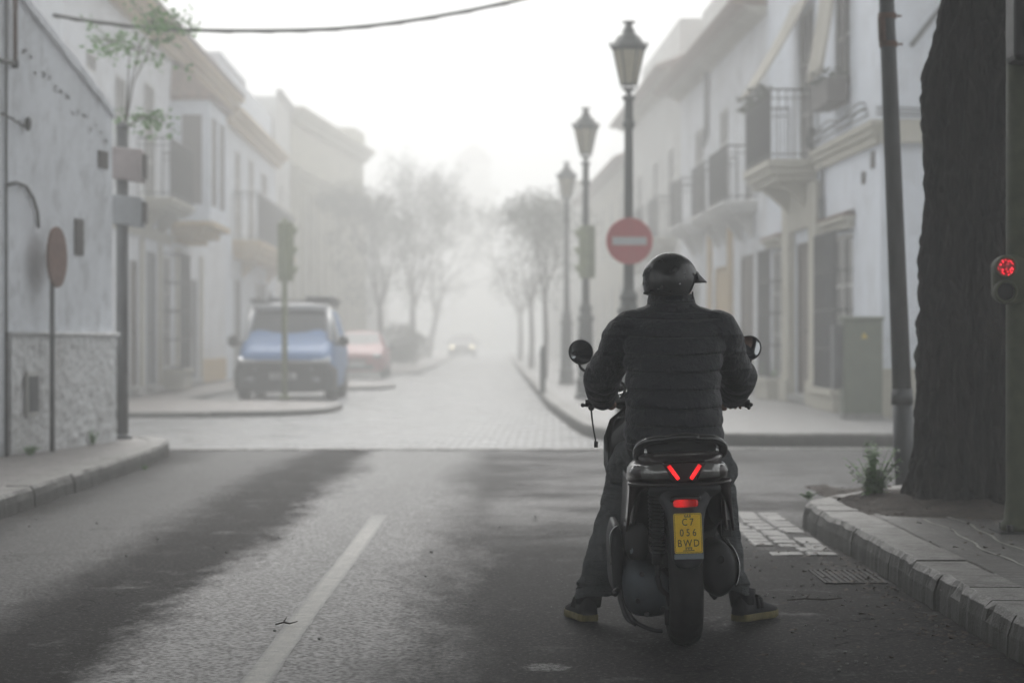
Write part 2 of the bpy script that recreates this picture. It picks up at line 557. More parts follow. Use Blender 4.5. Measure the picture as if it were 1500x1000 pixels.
def kerb(name, pts, width=.25, h=.15, blk=.9, side=1, rough=.008, crown=0.006, chip=.006):
    """granite blocks along a path; side=+1 puts the pavement on the right of the path"""
    path = smooth_path(pts, .15)
    # resample in blocks
    cum = [0]
    for a, b in zip(path, path[1:]):
        cum.append(cum[-1] + (b - a).length)

    def at(s):
        s = max(0, min(cum[-1], s))
        for i in range(len(cum) - 1):
            if cum[i + 1] >= s:
                t = (s - cum[i]) / max(1e-6, cum[i + 1] - cum[i])
                return path[i].lerp(path[i + 1], t)
        return path[-1]
    mb = MB()
    s = 0
    while s < cum[-1] - .05:
        L = min(blk * random.uniform(.7, 1.25), cum[-1] - s)
        e = s + L - .002
        k = max(3, int(L / .055))
        off = random.uniform(-rough, rough)
        hh = h + random.uniform(-rough, rough) * .6 + crown
        rings = []
        for j in range(k + 1):
            q = s + (e - s) * j / k
            p = at(q)
            d = (at(q + .05) - at(q - .05)).normalized()
            nn = Vector((d.y, -d.x, 0)) * side
            sq = s + (e - s) * j / k
            j1, j2, j3 = [chip * (1.5 * noise.noise(Vector((sq * 2.3, 7.3 * c_, pts[0][0]))) + .9 * noise.noise(Vector((sq * 8., 3.1 * c_, pts[0][1]))) + .25 * random.uniform(-1, 1)) for c_ in range(3)]
            endr = .002 if j in (0, k) else 0
            a = p + nn * (off + j1)
            rings.append([a + Vector((0, 0, -.02)), a + nn * .004 + Vector((0, 0, hh * .5)), a + nn * (.012 + abs(j2)) + Vector((0, 0, hh - .028 - endr)),
                          a + nn * (.035 + abs(j3)) + Vector((0, 0, hh - endr)), p + nn * (width + off * .4) + Vector((0, 0, hh - endr + j3 * .15)), p + nn * (width + off * .4) + Vector((0, 0, -.02))])
        mb.rings(rings)
        s += L
    # mortar core just under the faces of the blocks
    core = []
    k = int(cum[-1] / .2)
    for j in range(k + 1):
        p = at(cum[-1] * j / k)
        d = (at(cum[-1] * j / k + .05) - at(cum[-1] * j / k - .05)).normalized()
        nn = Vector((d.y, -d.x, 0)) * side
        core.append([p + nn * .012 + Vector((0, 0, -.02)), p + nn * .014 + Vector((0, 0, h * .6)), p + nn * .045 + Vector((0, 0, h - .004)), p + nn * (width - .01) + Vector((0, 0, h - .010)), p + nn * (width - .01) + Vector((0, 0, -.02))])
    mb.rings(core)
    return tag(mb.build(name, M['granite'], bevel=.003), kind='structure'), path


def slab(name, outline, z, m):
    mb = MB()
    mb.prism([(x, y, -.05) for x, y in outline], (0, 0, z + .05))
    return tag(mb.build(name, m), kind='structure')


# right foreground pavement
k1 = [(1.95, 4), (1.93, 10), (1.93, 13.5), (1.90, 15.2), (1.95, 16.0), (2.35, 16.9), (3.1, 18.1), (4.6, 19.6), (9, 22), (14, 24)]
kerb('kerb_stones', k1, .27, .16, .62, 1, .007, chip=.016)
inner = [(p.x, p.y) for p in smooth_path([(x + .2, y - (.1 if y > 15.5 else 0)) for x, y in k1], .5)]
slab('pavement', inner + [(14, 4)], .155, M['paving_brown'])
strip('tile_band', [(2.52, y * .5) for y in range(8, 31)], .60, .159, M['paving_ribbed'], jag=0)
# faint painted lines on the tiles
for xx, y0, y1 in ((2.44, 9.9, 14.4), (2.62, 10.4, 14.8)):
    n_ = 40
    strip('painted_line', [(xx + .012 * math.sin(i * .8) + .03 * math.sin(i * .23), y0 + (y1 - y0) * i / n_) for i in range(n_ + 1)], .013, .163, M['paint_thin'], jag=.004)
# soil round the tree and pole
so = MB()
so.sheet(lambda a, b: (2.15 + 2.2 * a, 14.4 + (3.4 * b) * (1 - .15 * a) + .0 * a,
                       .150 + .10 * max(0, 1 - ((2.15 + 2.2 * a - 2.95) ** 2 / .9 + (14.4 + 3.4 * b - 15.7) ** 2 / 1.9)) + .028 * noise.noise(Vector((a * 11, b * 15, 1))) + .012 * noise.noise(Vector((a * 37, b * 50, 1)))), 70, 90)
tag(so.build('tree_pit_soil', M['soil'], smooth=True), kind='structure')

# left foreground pavement
k2 = [(-3.47, 4), (-3.5, 14), (-3.5, 22), (-3.55, 24.6), (-3.75, 26.2), (-4.4, 27.0), (-6.5, 27.3), (-20, 27.5)]
kerb('kerb_stones', k2, .22, .15, .8, -1, .006, chip=.010)
slab('pavement', [(p.x, p.y) for p in smooth_path([(x - .15, y - (.12 if y > 25.5 else 0)) for x, y in k2], .5)] + [(-20, 4)], .146, M['paving_left'])

# right far pavement
k3 = [(14, 27.2), (5.5, 27.35), (2.7, 27.5), (1.75, 27.9), (1.2, 28.8), (.95, 30.3), (.82, 33), (.62, 41.8), (.3, 80), (0, 125), (-.5, 240)]
kerb('kerb_stones', k3, .28, .15, 1.1, 1, .006)
slab('pavement', [(p.x, p.y) for p in smooth_path([(x + .2, y + (.15 if y < 29 else 0)) for x, y in k3], .8)] + [(14, 240)], .146, M['paving_far'])

# left far pavement with parking bays
k4 = [(-24, 37.3), (-7, 37.5), (-4.6, 37.8), (-3.4, 38.6), (-2.98, 40.2), (-3.0, 42.6), (-3.4, 43.8), (-4.6, 44.6), (-6.0, 45.6), (-6.25, 48), (-6.3, 56.0), (-5.0, 57.0), (-3.4, 57.4), (-2.95, 58.6),
      (-2.98, 61.5), (-3.5, 62.6), (-5.8, 63.5), (-6.1, 66), (-6.2, 78.5), (-5.0, 80.5), (-3.6, 82.5), (-3.2, 86), (-3.4, 125), (-3.9, 240)]
kerb('kerb_stones', k4, .25, .09, 1.1, -1, .006)
slab('pavement', [(p.x, p.y) for p in smooth_path([(x - .15, y + (.12 if y < 38 else 0)) for x, y in k4], .6)] + [(-24, 240)], .092, M['paving_brownfar'])

# pale gutter stones by the right kerb
gs = MB()
M['palestone'] = mat('pale worn gutter stone', (.105, .105, .098), .45, var=.35, scale=5, bump=.5, bscale=25, bdist=.01)
random.seed(31)
y = 13.55
while y < 17.05:
    x0 = 1.42 + .07 * max(0, (15 - y)) + .03 * math.sin(y * 3)
    n_ = 3 if y > 14.2 else 2
    for i in range(n_):
        w_ = (1.89 - x0) / n_
        a0, a1 = x0 + i * w_, x0 + (i + 1) * w_ - .016
        j = lambda s_=.020: random.uniform(-s_, s_)
        if random.random() < .12:
            continue
        o_ = y + random.uniform(-.03, .03) - .05 * i
        q = [(a0 + j(.01), o_ + j()), (a1 + j(.01), o_ + j()), (a1 + j(.01), o_ + .235 + j()), (a0 + j(.01), o_ + .235 + j())]
        c = Vector((sum(p[0] for p in q) / 4, sum(p[1] for p in q) / 4))
        zt_ = random.uniform(.003, .008)
        top = [(c + (Vector(p) - c) * .90) for p in q]
        gs.hexa([(p[0], p[1], -.01) for p in q] + [(p.x, p.y, zt_ + random.uniform(-.002, .003)) for p in top])
    y += random.uniform(.24, .29)
tag(gs.build('gutter_stones', M['palestone'], bevel=.008), kind='structure')

# broken edge round the drain
M['blackalloy0'] = mat('dark cast grate', (.03, .028, .026), .7, .2, var=.4, scale=20)
dr = empty('drain_grate', (1.72, 12.9, 0), 'rusty slotted drain grate in the gutter below the right kerb', 'drain')
g = MB()
g.box(1.58, 1.595, 12.2, 12.9, 0, .008).box(1.885, 1.90, 12.2, 12.9, 0, .008).box(1.595, 1.885, 12.2, 12.23, 0, .008).box(1.595, 1.885, 12.87, 12.9, 0, .008)
g.build('frame', M['blackalloy0'], dr, bevel=.003)
g = MB()
for i in range(9):
    x = 1.602 + i * .031
    g.box(x, x + .016, 12.23, 12.87, .0035, .0075)
g.box(1.596, 1.884, 12.53, 12.57, .003, .0065)
g.build('bars', M['blackalloy0'], dr)
g = MB()
g.box(1.596, 1.884, 12.231, 12.869, 0, .0025)
g.build('pit', mat('black pit', (.004, .004, .004), .9), dr)

# leaf litter and grit in the gutter (nobody could count it)
random.seed(5)
lt = MB()
for i in range(420):
    y = random.uniform(8.2, 14.5)
    x = 1.90 - abs(random.gauss(0, .16)) if random.random() < .8 else random.uniform(.9, 1.9)
    s_ = random.uniform(.008, .028)
    a = random.uniform(0, 6.28)
    z = .006 + random.uniform(0, .012)
    c, s2 = math.cos(a), math.sin(a)
    pts = []
    for (u, v, dz) in ((-1, 0, 0), (-.2, -.5, .2), (.8, -.2, .1), (1, .1, .5), (.1, .5, .3)):
        pts.append((x + (u * c - v * s2) * s_, y + (u * s2 + v * c) * s_, z + dz * s_ * random.uniform(.2, 1)))
    lt.add(pts, [(0, 1, 2, 3, 4)])
for i in range(260):
    x, y = random.uniform(2.15, 4.2), random.uniform(11.5, 17.2)
    s_ = random.uniform(.01, .03)
    a = random.uniform(0, 6.28)
    z = .18 + .10 * max(0, 1 - ((x - 2.95) ** 2 / .9 + (y - 15.7) ** 2 / 1.9))
    c, s2 = math.cos(a), math.sin(a)
    lt.add([(x + (u * c - v * s2) * s_, y + (u * s2 + v * c) * s_, z + dz * s_) for (u, v, dz) in ((-1, 0, 0), (-.2, -.5, .2), (.8, -.2, .1), (1, .1, .5), (.1, .5, .3))], [(0, 1, 2, 3, 4)])
tag(lt.build('leaf_litter', mat('brown dead leaves', (.07, .045, .03), .7, var=.5, scale=30)), 'scattered brown dead leaves and grit along the right gutter and tree pit', 'leaf litter', kind='stuff')
gr = MB()
for i in range(160):
    y = random.uniform(8, 17)
    x = random.uniform(1.2, 1.92) if random.random() < .75 else random.uniform(-3.4, 1.9)
    s_ = random.uniform(.003, .010)
    gr.ball((x, y, s_ * .4 + .002), (s_, s_ * random.uniform(.6, 1.2), s_ * .6), 6, 4)
tag(gr.build('grit', M['stonegrey']), 'small loose stones and grit on the road beside the kerb', 'grit', kind='stuff')
for (x, y, L, a, lab) in ((1.42, 11.35, .13, .05, 'short broken twig on the asphalt right of the rider near the drain'), (-.97, 10.4, .045, .5, 'tiny dark twig lying across the white centre line')):
    tw = MB()
    tw.tube([(x - L, y - a * L, .012), (x - L * .3, y + .01, .018), (x + L * .3, y - .005, .014), (x + L, y + a * L, .02)], [.003, .004, .004, .002], 6)
    tw.tube([(x - L * .3, y + .01, .018), (x - L * .1, y + .05, .035)], [.004, .002], 5)
    tag(tw.build('twig', M['twig'], smooth=True), lab, 'twig')
# ------------------------------------------------------------------ buildings
def frame_of(P0, P1, side):
    a, b = Vector((*P0, 0)), Vector((*P1, 0))
    u = (b - a).normalized()
    n = Vector((u.y, -u.x, 0)) * side
    L = (b - a).length

    def F(uu, w, z):
        return a + u * uu + n * w + Vector((0, 0, z))
    F.L, F.P0, F.u, F.n = L, a, u, n
    return F


def wall(F, L, H, holes, depth, root, m, name='wall', rev=.22, z0=0.):
    us = sorted(set([0, L] + [h[0] for h in holes] + [h[1] for h in holes]))
    zs = sorted(set([z0, H] + [h[2] for h in holes] + [h[3] for h in holes]))
    mb = MB()
    for i in range(len(us) - 1):
        for j in range(len(zs) - 1):
            cu, cz = (us[i] + us[i + 1]) / 2, (zs[j] + zs[j + 1]) / 2
            if any(h[0] < cu < h[1] and h[2] < cz < h[3] for h in holes):
                continue
            mb.add([F(us[i], 0, zs[j]), F(us[i + 1], 0, zs[j]), F(us[i + 1], 0, zs[j + 1]), F(us[i], 0, zs[j + 1])], [(0, 1, 2, 3)])
    for h in holes:
        a = [F(h[0], 0, h[2]), F(h[1], 0, h[2]), F(h[1], 0, h[3]), F(h[0], 0, h[3])]
        b = [F(h[0], -rev, h[2]), F(h[1], -rev, h[2]), F(h[1], -rev, h[3]), F(h[0], -rev, h[3])]
        mb.add(a + b, [(0, 1, 5, 4), (1, 2, 6, 5), (2, 3, 7, 6), (3, 0, 4, 7), (4, 5, 6, 7)])
    mb.add([F(0, 0, z0), F(L, 0, z0), F(L, 0, H), F(0, 0, H), F(0, -depth, z0), F(L, -depth, z0), F(L, -depth, H), F(0, -depth, H)],
           [(0, 4, 7, 3), (1, 2, 6, 5), (4, 5, 6, 7), (3, 7, 6, 2)])
    o = mb.build(name, m, root)
    return o


def window(F, root, u0, u1, z0, z1, frame='white_wall_c', mull=1, bars=2, grille=False, sill=None, hood=None, shut=False, rev=.09, gap=.14, base=.15):
    e = .004
    w = MB()
    t = .05
    w.fbox(F, u0 + e, u0 + t, -rev + .02, -rev + .08, z0 + e, z1 - e).fbox(F, u1 - t, u1 - e, -rev + .02, -rev + .08, z0 + e, z1 - e)
    w.fbox(F, u0 + t, u1 - t, -rev + .02, -rev + .08, z0 + e, z0 + t).fbox(F, u0 + t, u1 - t, -rev + .02, -rev + .08, z1 - t, z1 - e)
    for i in range(mull):
        c = u0 + (u1 - u0) * (i + 1) / (mull + 1)
        w.fbox(F, c - .03, c + .03, -rev + .02, -rev + .07, z0 + t, z1 - t)
    for i in range(bars):
        c = z0 + (z1 - z0) * (i + 1) / (bars + 1)
        w.fbox(F, u0 + t, u1 - t, -rev + .025, -rev + .062, c - .02, c + .02)
    o = w.build('window', M[frame], root)
    pn = MB()
    pn.fbox(F, u0 + t * .5, u1 - t * .5, -rev + .010, -rev + .03, z0 + t * .5, z1 - t * .5)
    pn.build('shutter' if shut else 'pane', M['shutter' if shut else 'glass'], o)
    if hood:
        q = MB()
        q.fbox(F, u0 - .16, u1 + .16, .003, .12, z1 + .06, z1 + .16).fbox(F, u0 - .22, u1 + .22, .004, .19, z1 + .163, z1 + .24)
        q.build('hood_moulding', M['beige'], o, bevel=.012)
        q = MB()
        q.sheet(lambda a, b: F(u0 - .24 + (u1 - u0 + .48) * a, .005 + .21 * b, z1 + .33 - .08 * b + .012 * math.cos(a * 40)), 40, 2)
        q.fbox(F, u0 - .24, u1 + .24, .004, .2, z1 + .243, z1 + .275)
        q.build('hood_tiles', M['terra'], o)
    if sill:
        q = MB()
        q.fbox(F, u0 - .12, u1 + .12, .003, sill, z0 - .12, z0 - .02)
        if z0 < 1.2:
            q.fbox(F, u0 - .08, u1 + .08, .005, sill - .04, base, z0 - .123)
        q.build('sill', M['beige'] if z0 < 1.2 else M['stonegrey'], o, bevel=.01)
    if grille:
        g = MB()
        so_ = .16 if grille is True else grille
        n = max(3, int((u1 - u0 + .1) / gap))
        for i in range(n + 1):
            c = u0 - .05 + (u1 - u0 + .1) * i / n
            g.tube([F(c, so_, z0 - .02), F(c, so_, z1 + .04)], .011, 5)
        for k in range(5):
            z = z0 + (z1 + .02 - z0) * k / 4
            g.fbox(F, u0 - .06, u1 + .06, so_ - .012, so_ + .012, z - .012, z + .012)
            for c in (u0 - .05, u1 + .05):
                g.fbox(F, c - .01, c + .01, .002, so_ - .013, z - .012, z + .012)
        g.build('grille', M['iron'], o)
    return o


def door(F, root, u0, u1, z0, z1, m='wood', rev=.12, leaves=2, glazed=False):
    o = MB()
    e = .004
    t = .06
    o.fbox(F, u0 + e, u0 + t, -rev + .02, -rev + .1, z0, z1 - e).fbox(F, u1 - t, u1 - e, -rev + .02, -rev + .1, z0, z1 - e).fbox(F, u0 + t, u1 - t, -rev + .02, -rev + .1, z1 - t, z1 - e)
    for i in range(leaves):
        a = u0 + t + (u1 - u0 - 2 * t) * i / leaves + .004
        b = u0 + t + (u1 - u0 - 2 * t) * (i + 1) / leaves - .004
        o.fbox(F, a, b, -rev + .01, -rev + .05, z0, z1 - t - .003)
        for k, (p, q) in enumerate(((.06, .38), (.44, .93))):
            o.fbox(F, a + .08, b - .08, -rev + .04, -rev + .065, z0 + (z1 - z0) * p, z0 + (z1 - z0) * q - .05)
    d = o.build('door', M[m], root, bevel=.006)
    h = MB()
    h.ball(F((u0 + u1) / 2 + .07, -rev + .09, z0 + 1.05), .028, 8, 6)
    h.build('handle', M['iron'], d, smooth=True)
    s_ = MB()
    s_.fbox(F, u0 - .05, u1 + .05, -rev + .1, .16, z0 - .13, z0 - .003)
    s_.build('step', M['stonegrey'], d, bevel=.01)
    return d


def balcony(F, root, u0, u1, z, out=.75, rail=1.05, gap=.12, m='beige', under='stonegrey', thick=.24, infill=True):
    s_ = MB()
    s_.fbox(F, u0, u1, .003, out, z - thick * .35, z)
    s_.fbox(F, u0 + .06, u1 - .06, .004, out - .06, z - thick * .7, z - thick * .35 - .002)
    s_.fbox(F, u0 + .14, u1 - .14, .005, out - .16, z - thick, z - thick * .7 - .002)
    for k in (.2, .8):
        c = u0 + (u1 - u0) * k
        s_.hexa([F(c - .07, .005, z - thick - .45), F(c + .07, .005, z - thick - .45), F(c + .07, .06, z - thick - .45), F(c - .07, .06, z - thick - .45),
                 F(c - .07, .005, z - thick), F(c + .07, .005, z - thick), F(c + .07, out - .25, z - thick), F(c - .07, out - .25, z - thick)])
    o = s_.build('balcony', M[m], root, bevel=.012)
    r = MB()
    segs = [(F(u0 + .04, .01, 0), F(u0 + .04, out - .05, 0)), (F(u0 + .04, out - .05, 0), F(u1 - .04, out - .05, 0)), (F(u1 - .04, out - .05, 0), F(u1 - .04, .01, 0))]
    for a, b in segs:
        d = b - a
        n = max(2, int(d.length / gap))
        for i in range(n + 1):
            p = a + d * (i / n)
            r.tube([p + Vector((0, 0, z)), p + Vector((0, 0, z + rail))], .010, 5)
        for zz, rr in ((z + rail, .022), (z + rail - .14, .012), (z + .08, .012)):
            r.tube([a + Vector((0, 0, zz)), b + Vector((0, 0, zz))], rr, 6)
    r.build('railing', M['iron'], o)
    return o


def tiled_roof(F, root, u0, u1, z, rise, back, over=.45, name='roof', thick=.09, m='terra'):
    n = int((u1 - u0) / .28)
    mb = MB()
    nu = min(300, n * 4)

    def top(a, b):
        uu = u0 + (u1 - u0) * a
        w = over - (over + back) * b
        return F(uu, w, z + rise * b + .035 * abs(math.sin(PI * n * a)) - .02)
    mb.sheet(top, nu, 3)
    mb.fbox(F, u0 + .01, u1 - .01, -.3, over - .02, z - thick, z - .03)
    mb.sheet(lambda a, b: F(u0 + (u1 - u0) * a, over - (over + back) * b, z + rise * b - .03), 2, 1)
    mb.add([F(u0, over, z - .03), F(u0, -back, z + rise - .03), F(u0, -back, z - .2)], [(0, 1, 2)])
    mb.add([F(u1, over, z - .03), F(u1, -back, z + rise - .03), F(u1, -back, z - .2)], [(0, 1, 2)])
    r = mb.build(name, M[m], root)
    return r


def eave_brackets(F, root, u0, u1, z, out=.38, gap=.6):
    n = int((u1 - u0) / gap)
    for i in range(n + 1):
        c = u0 + .08 + (u1 - u0 - .16) * i / n
        MB().hexa([F(c - .05, .002, z - .22), F(c + .05, .002, z - .22), F(c + .05, .06, z - .22), F(c - .05, .06, z - .22),
                   F(c - .05, .002, z), F(c + .05, .002, z), F(c + .05, out, z), F(c - .05, out, z)]).build('eave_bracket', M['beige'], root)


def band(F, root, u0, u1, z0, z1, out, m, name='cornice'):
    mb = MB()
    h = z1 - z0
    mb.fbox(F, u0, u1, .003, out * .45, z0, z0 + h * .4 - .002)
    mb.fbox(F, u0 - out * .3, u1 + out * .3, .004, out * .75, z0 + h * .4, z0 + h * .7 - .002)
    mb.fbox(F, u0 - out * .5, u1 + out * .5, .005, out, z0 + h * .7, z1)
    return mb.build(name, M[m], root, bevel=.008)


def pipe(F, root, pts, r=.045, m='white_wall_c', name='downpipe'):
    mb = MB()
    mb.tube([F(*p) for p in pts], r, 8)
    return mb.build(name, M[m], root, smooth=True)


# ============ left: low white gabled house in the foreground =================
hs = empty('low_house', (-4.9, 22, 0), 'low whitewashed house with sloping roof edge and rough plinth at the left kerb', 'house')
Pa, Pb = (-4.25 - .143 * 15.7, 10.0), (-4.25, 25.7)
F = frame_of(Pa, Pb, 1)
L = F.L
Ud = lambda D: (D - 10.0) * L / 15.7
wall_top = lambda u: 3.62 + (L - u) * .300
holes = [(Ud(21.3), Ud(22.12), 2.05, 2.5)]
mb = MB()
u_split = Ud(22.45)
# lumpy wall face as a grid with one vent opening
uu = [0, 3, 6, 9] + [Ud(21.3), Ud(22.12), u_split] + [Ud(23.2), Ud(24), Ud(25), L]
for i in range(len(uu) - 1):
    a, b = uu[i], uu[i + 1]
    ta, tb = min(7, wall_top(a)), min(7, wall_top(b))
    if abs(a - Ud(21.3)) < .01:
        mb.add([F(a, 0, 0), F(b, 0, 0), F(b, 0, 2.05), F(a, 0, 2.05)], [(0, 1, 2, 3)])
        mb.add([F(a, 0, 2.5), F(b, 0, 2.5), F(b, 0, tb), F(a, 0, ta)], [(0, 1, 2, 3)])
        q = [F(a, 0, 2.05), F(b, 0, 2.05), F(b, 0, 2.5), F(a, 0, 2.5)]
        r_ = [F(a, -.2, 2.05), F(b, -.2, 2.05), F(b, -.2, 2.5), F(a, -.2, 2.5)]
        mb.add(q + r_, [(0, 1, 5, 4), (1, 2, 6, 5), (2, 3, 7, 6), (3, 0, 4, 7), (4, 5, 6, 7)])
    else:
        mb.add([F(a, 0, 0), F(b, 0, 0), F(b, 0, tb), F(a, 0, ta)], [(0, 1, 2, 3)])
T0, T1 = min(7, wall_top(0)), wall_top(L)
mb.add([F(0, 0, 0), F(0, 0, T0), F(0, -8, T0), F(0, -8, 0)], [(0, 1, 2, 3)])
mb.add([F(L, 0, 0), F(L, 0, T1), F(L, -8, T1), F(L, -8, 0)], [(0, 1, 2, 3)])
mb.add([F(0, 0, T0 - .02), F(L, 0, T1 - .02), F(L, -8, T1 - .02), F(0, -8, T0 - .02)], [(0, 1, 2, 3)])
M['oldwall'] = plaster('thick flaking whitewash', (.84, .87, .92), dirt=(.16, .155, .15), amount=.40, bump=.75)
mb.build('wall', M['oldwall'], hs)
# ragged coping along the slope
cp = MB()
random.seed(3)
k = 60
top = []
for i in range(k + 1):
    u = L - 11.5 * i / k
    z = min(7, wall_top(u))
    top.append([F(u, -.25, z - .03), F(u, .030 + .012 * random.random(), z - .03 - .02 * random.random()), F(u, .030 + .01 * random.random(), z + .035 + .02 * random.random()), F(u, -.25, z + .07)])
cp.rings(top)
cp.build('coping', M['oldwall'], hs)
pl = MB()
u0p, u1p = Ud(22.5), L


def plinth(a, b):
    u = u0p + (u1p - u0p + .0) * a
    return F(u, .045 + .022 * noise.noise(Vector((u * 7, b * 9, 2))) + .016 * noise.noise(Vector((u * 17, b * 21, 5))), .1 + 1.16 * b)


pl.sheet(plinth, 130, 80)
pl.fbox(F, u0p, u1p + .03, .0, .075, 1.262, 1.30)
pl.add([F(u0p, 0, .1), F(u0p, .05, .1), F(u0p, .05, 1.26), F(u0p, 0, 1.26)], [(0, 1, 2, 3)])
pl.add([F(u1p, 0, .1), F(u1p, .05, .1), F(u1p, .05, 1.26), F(u1p, 0, 1.26)], [(0, 1, 2, 3)])
M['roughplinth'] = plaster('rough cast plinth', (.82, .83, .84), dirt=(.30, .29, .28), amount=.42, bump=1.)
pl.build('plinth', M['roughplinth'], hs, smooth=True)
bx = MB()
c = Ud(23.0)
bx.fbox(F, c - .16, c + .16, .06, .085, .5, .92)
mbx = bx.build('meter_cupboard', M['white_wall_c'], hs, bevel=.005)
bx = MB()
bx.fbox(F, c - .13, c + .13, .088, .096, .54, .88)
bx.build('lid', M['galv'], mbx, bevel=.003)
vg = MB()
a, b = Ud(21.3), Ud(22.12)
for i in range(14):
    z = 2.06 + i * .031
    vg.fbox(F, a, b, -.10, -.05, z, z + .014)
vg.build('vent_grille', M['iron'], hs)
for (D0, D1, z0, z1) in ((25.2, 25.5, 3.02, 3.2), (24.44, 24.7, 2.08, 2.45)):
    v_ = MB()
    v_.fbox(F, Ud(D0), Ud(D1), .002, .02, z0, z1)
    for i in range(4):
        zz = z0 + (z1 - z0) * (i + .5) / 4
        v_.fbox(F, Ud(D0) + .02, Ud(D1) - .02, .021, .03, zz - .012, zz + .012)
    v_.build('air_vent', M['shutter'], hs, bevel=.003)
# pipes and loose cable clips on the wall
pp = MB()
uP = Ud(22.6)
pp.tube([F(uP, .05, 4.9), F(uP, .05, 3.8)], .022, 8)
pp.build('rusty_conduit', M['rust'], hs, smooth=True)
pp = MB()
pp.tube([F(uP, .05, 3.80), F(uP - .4, .05, 3.79), F(uP - 1.6, .05, 3.74)], .022, 8)
pp.tube([F(uP, .05, 3.83), F(uP, .05, 3.76)], .034, 8)
pp.build('wall_cable', M['iron'], hs, smooth=True)
pp = MB()
pp.tube([F(Ud(22.45), .02, 5.0), F(Ud(22.45), .02, .1)], .013, 6)
for (D_, z_) in ((22.6, 2.72), (22.9, 2.74), (23.15, 2.66), (23.4, 2.52), (23.5, 2.34), (23.5, 2.2)):
    pass
pp.tube([F(Ud(D_), .03, z_) for D_, z_ in ((22.45, 2.66), (22.7, 2.70), (22.95, 2.68), (23.15, 2.58), (23.27, 2.45), (23.3, 2.3))], .018, 8)
pp.build('curved_conduit', M['galv'], hs, smooth=True)
cl = MB()
random.seed(11)
for i in range(15):
    t_ = i / 14
    D_, z_ = 22.9 + 2.5 * t_, 3.95 - .62 * t_ + .05 * math.sin(i * 2.1)
    for _ in range(random.randint(1, 2)):
        cl = MB()
        dd, dz = random.uniform(-.03, .05), random.uniform(-.04, .04)
        cl.tube([F(Ud(D_) + dd, .01, z_ + dz), F(Ud(D_) + dd + random.uniform(-.02, .03), .035, z_ + dz - random.uniform(0, .03)), F(Ud(D_) + dd + random.uniform(.0, .05), .012, z_ + dz - random.uniform(-.01, .05))], random.uniform(.005, .010), 5)
        cl.build('cable_clip', M['iron'], hs)
cl = MB()
for i in range(4):
    D_, z_ = 22.35 + .16 * i, 3.32 - .02 * i
    cl.tube([F(Ud(D_), .01, z_), F(Ud(D_) + .05, .04, z_ - .02), F(Ud(D_) + .12, .02, z_)], .010, 5)
cl.ball(F(Ud(22.95), .05, 3.27), (.035, .05, .07), 8, 6)
cl.build('cable_bracket', M['iron'], hs)

# rusty round sign on its post, seen edge on, close to that wall
sg = empty('round_sign', F(Ud(23.35), .3, .146), 'rusty round sign seen nearly edge on beside the white low house', 'sign')
sp = F(Ud(23.35), .15, 0)
q = MB()
q.tube([sp + Vector((0, 0, .146)), sp + Vector((0, 0, 2.1))], .024, 10)
q.build('post', M['galv'], sg, smooth=True)
dirv = Vector((math.cos(R(80)), -math.sin(R(80)), 0))
q = MB()
cc = sp + Vector((0, 0, 2.02))
nrm = Vector((.992, -.12, 0)).normalized()
tan = Vector((-nrm.y, nrm.x, 0))
q.rings([[cc + nrm * o_ + (tan * math.cos(2 * PI * k / 32) + Vector((0, 0, 1)) * math.sin(2 * PI * k / 32)) * r_ for k in range(32)] for o_, r_ in ((.03, .26), (.03, .29), (.045, .295), (.06, .29), (.06, .26))])
q.build('disc', M['rust'], sg, smooth=False)

# ============ left row ======================================================
XL = lambda D: -6.38 - .02 * D
Lp = lambda D: (XL(D), D)


def row_left(name, label, D0, D1, H, depth, m, holes, group=None):
    root = empty(name, (*Lp((D0 + D1) / 2), 0), label, 'house', group)
    F = frame_of(Lp(D0), Lp(D1), 1)
    hh = [(h[0] - D0, h[1] - D0, h[2], h[3]) for h in holes]
    wall(F, F.L, H, hh, depth, root, M[m])
    return root, F


A0 = 38.5
A, F = row_left('bay_window_house', 'white two storey house with glazed bay window and ochre moulding on the left', 38.5, 64.6, 7.4, 9, 'white_wall',
                [(40.9, 42.0, 5.8, 6.12), (44.3, 45.7, 3.95, 6.1), (48.3, 49.9, 4.05, 6.4), (46.2, 47.3, .3, 2.75), (48.6, 50.2, .28, 3.0), (50.9, 52.6, .6, 3.0), (54.2, 55.0, .3, 2.5), (55.6, 57.9, .28, 2.62)])
d = lambda x: x - A0
window(F, A, d(40.9), d(42.0), 5.8, 6.12, shut=True, bars=0)
window(F, A, d(44.3), d(45.7), 3.95, 6.1, shut=True)
window(F, A, d(48.3), d(49.9), 4.05, 6.4, shut=True)
balcony(F, A, d(47.2), d(51.2), 4.0, .7, 1.15, gap=.16)
door(F, A, d(46.2), d(47.3), .3, 2.75, 'wood')
door(F, A, d(48.6), d(50.2), .28, 3.0, 'greywood')
window(F, A, d(50.9), d(52.6), .6, 3.0, shut=True, grille=.42, sill=.5, gap=.07)
door(F, A, d(54.2), d(55.0), .3, 2.5, 'ochre', leaves=1)
door(F, A, d(55.6), d(57.9), .28, 2.62, 'greywood')
band(F, A, 0, d(52.4), 3.25, 3.45, .12, 'beige')
band(F, A, 0, F.L, 7.3, 7.62, .5, 'ochre', 'cornice')
tiled_roof(F, A, -.1, F.L, 7.70, 1.5, 5, over=.55)
# pilasters and ochre foot
for u in (d(47.7), d(50.55), d(53.6), d(58.5)):
    MB().fbox(F, u - .15, u + .15, .003, .07, .15, 3.22).build('pilaster', M['beige'], A, bevel=.01)
q = MB()
q.fbox(F, d(58.9), d(64.5), .003, .05, .15, .72)
q.build('plinth', M['ochre'], A)
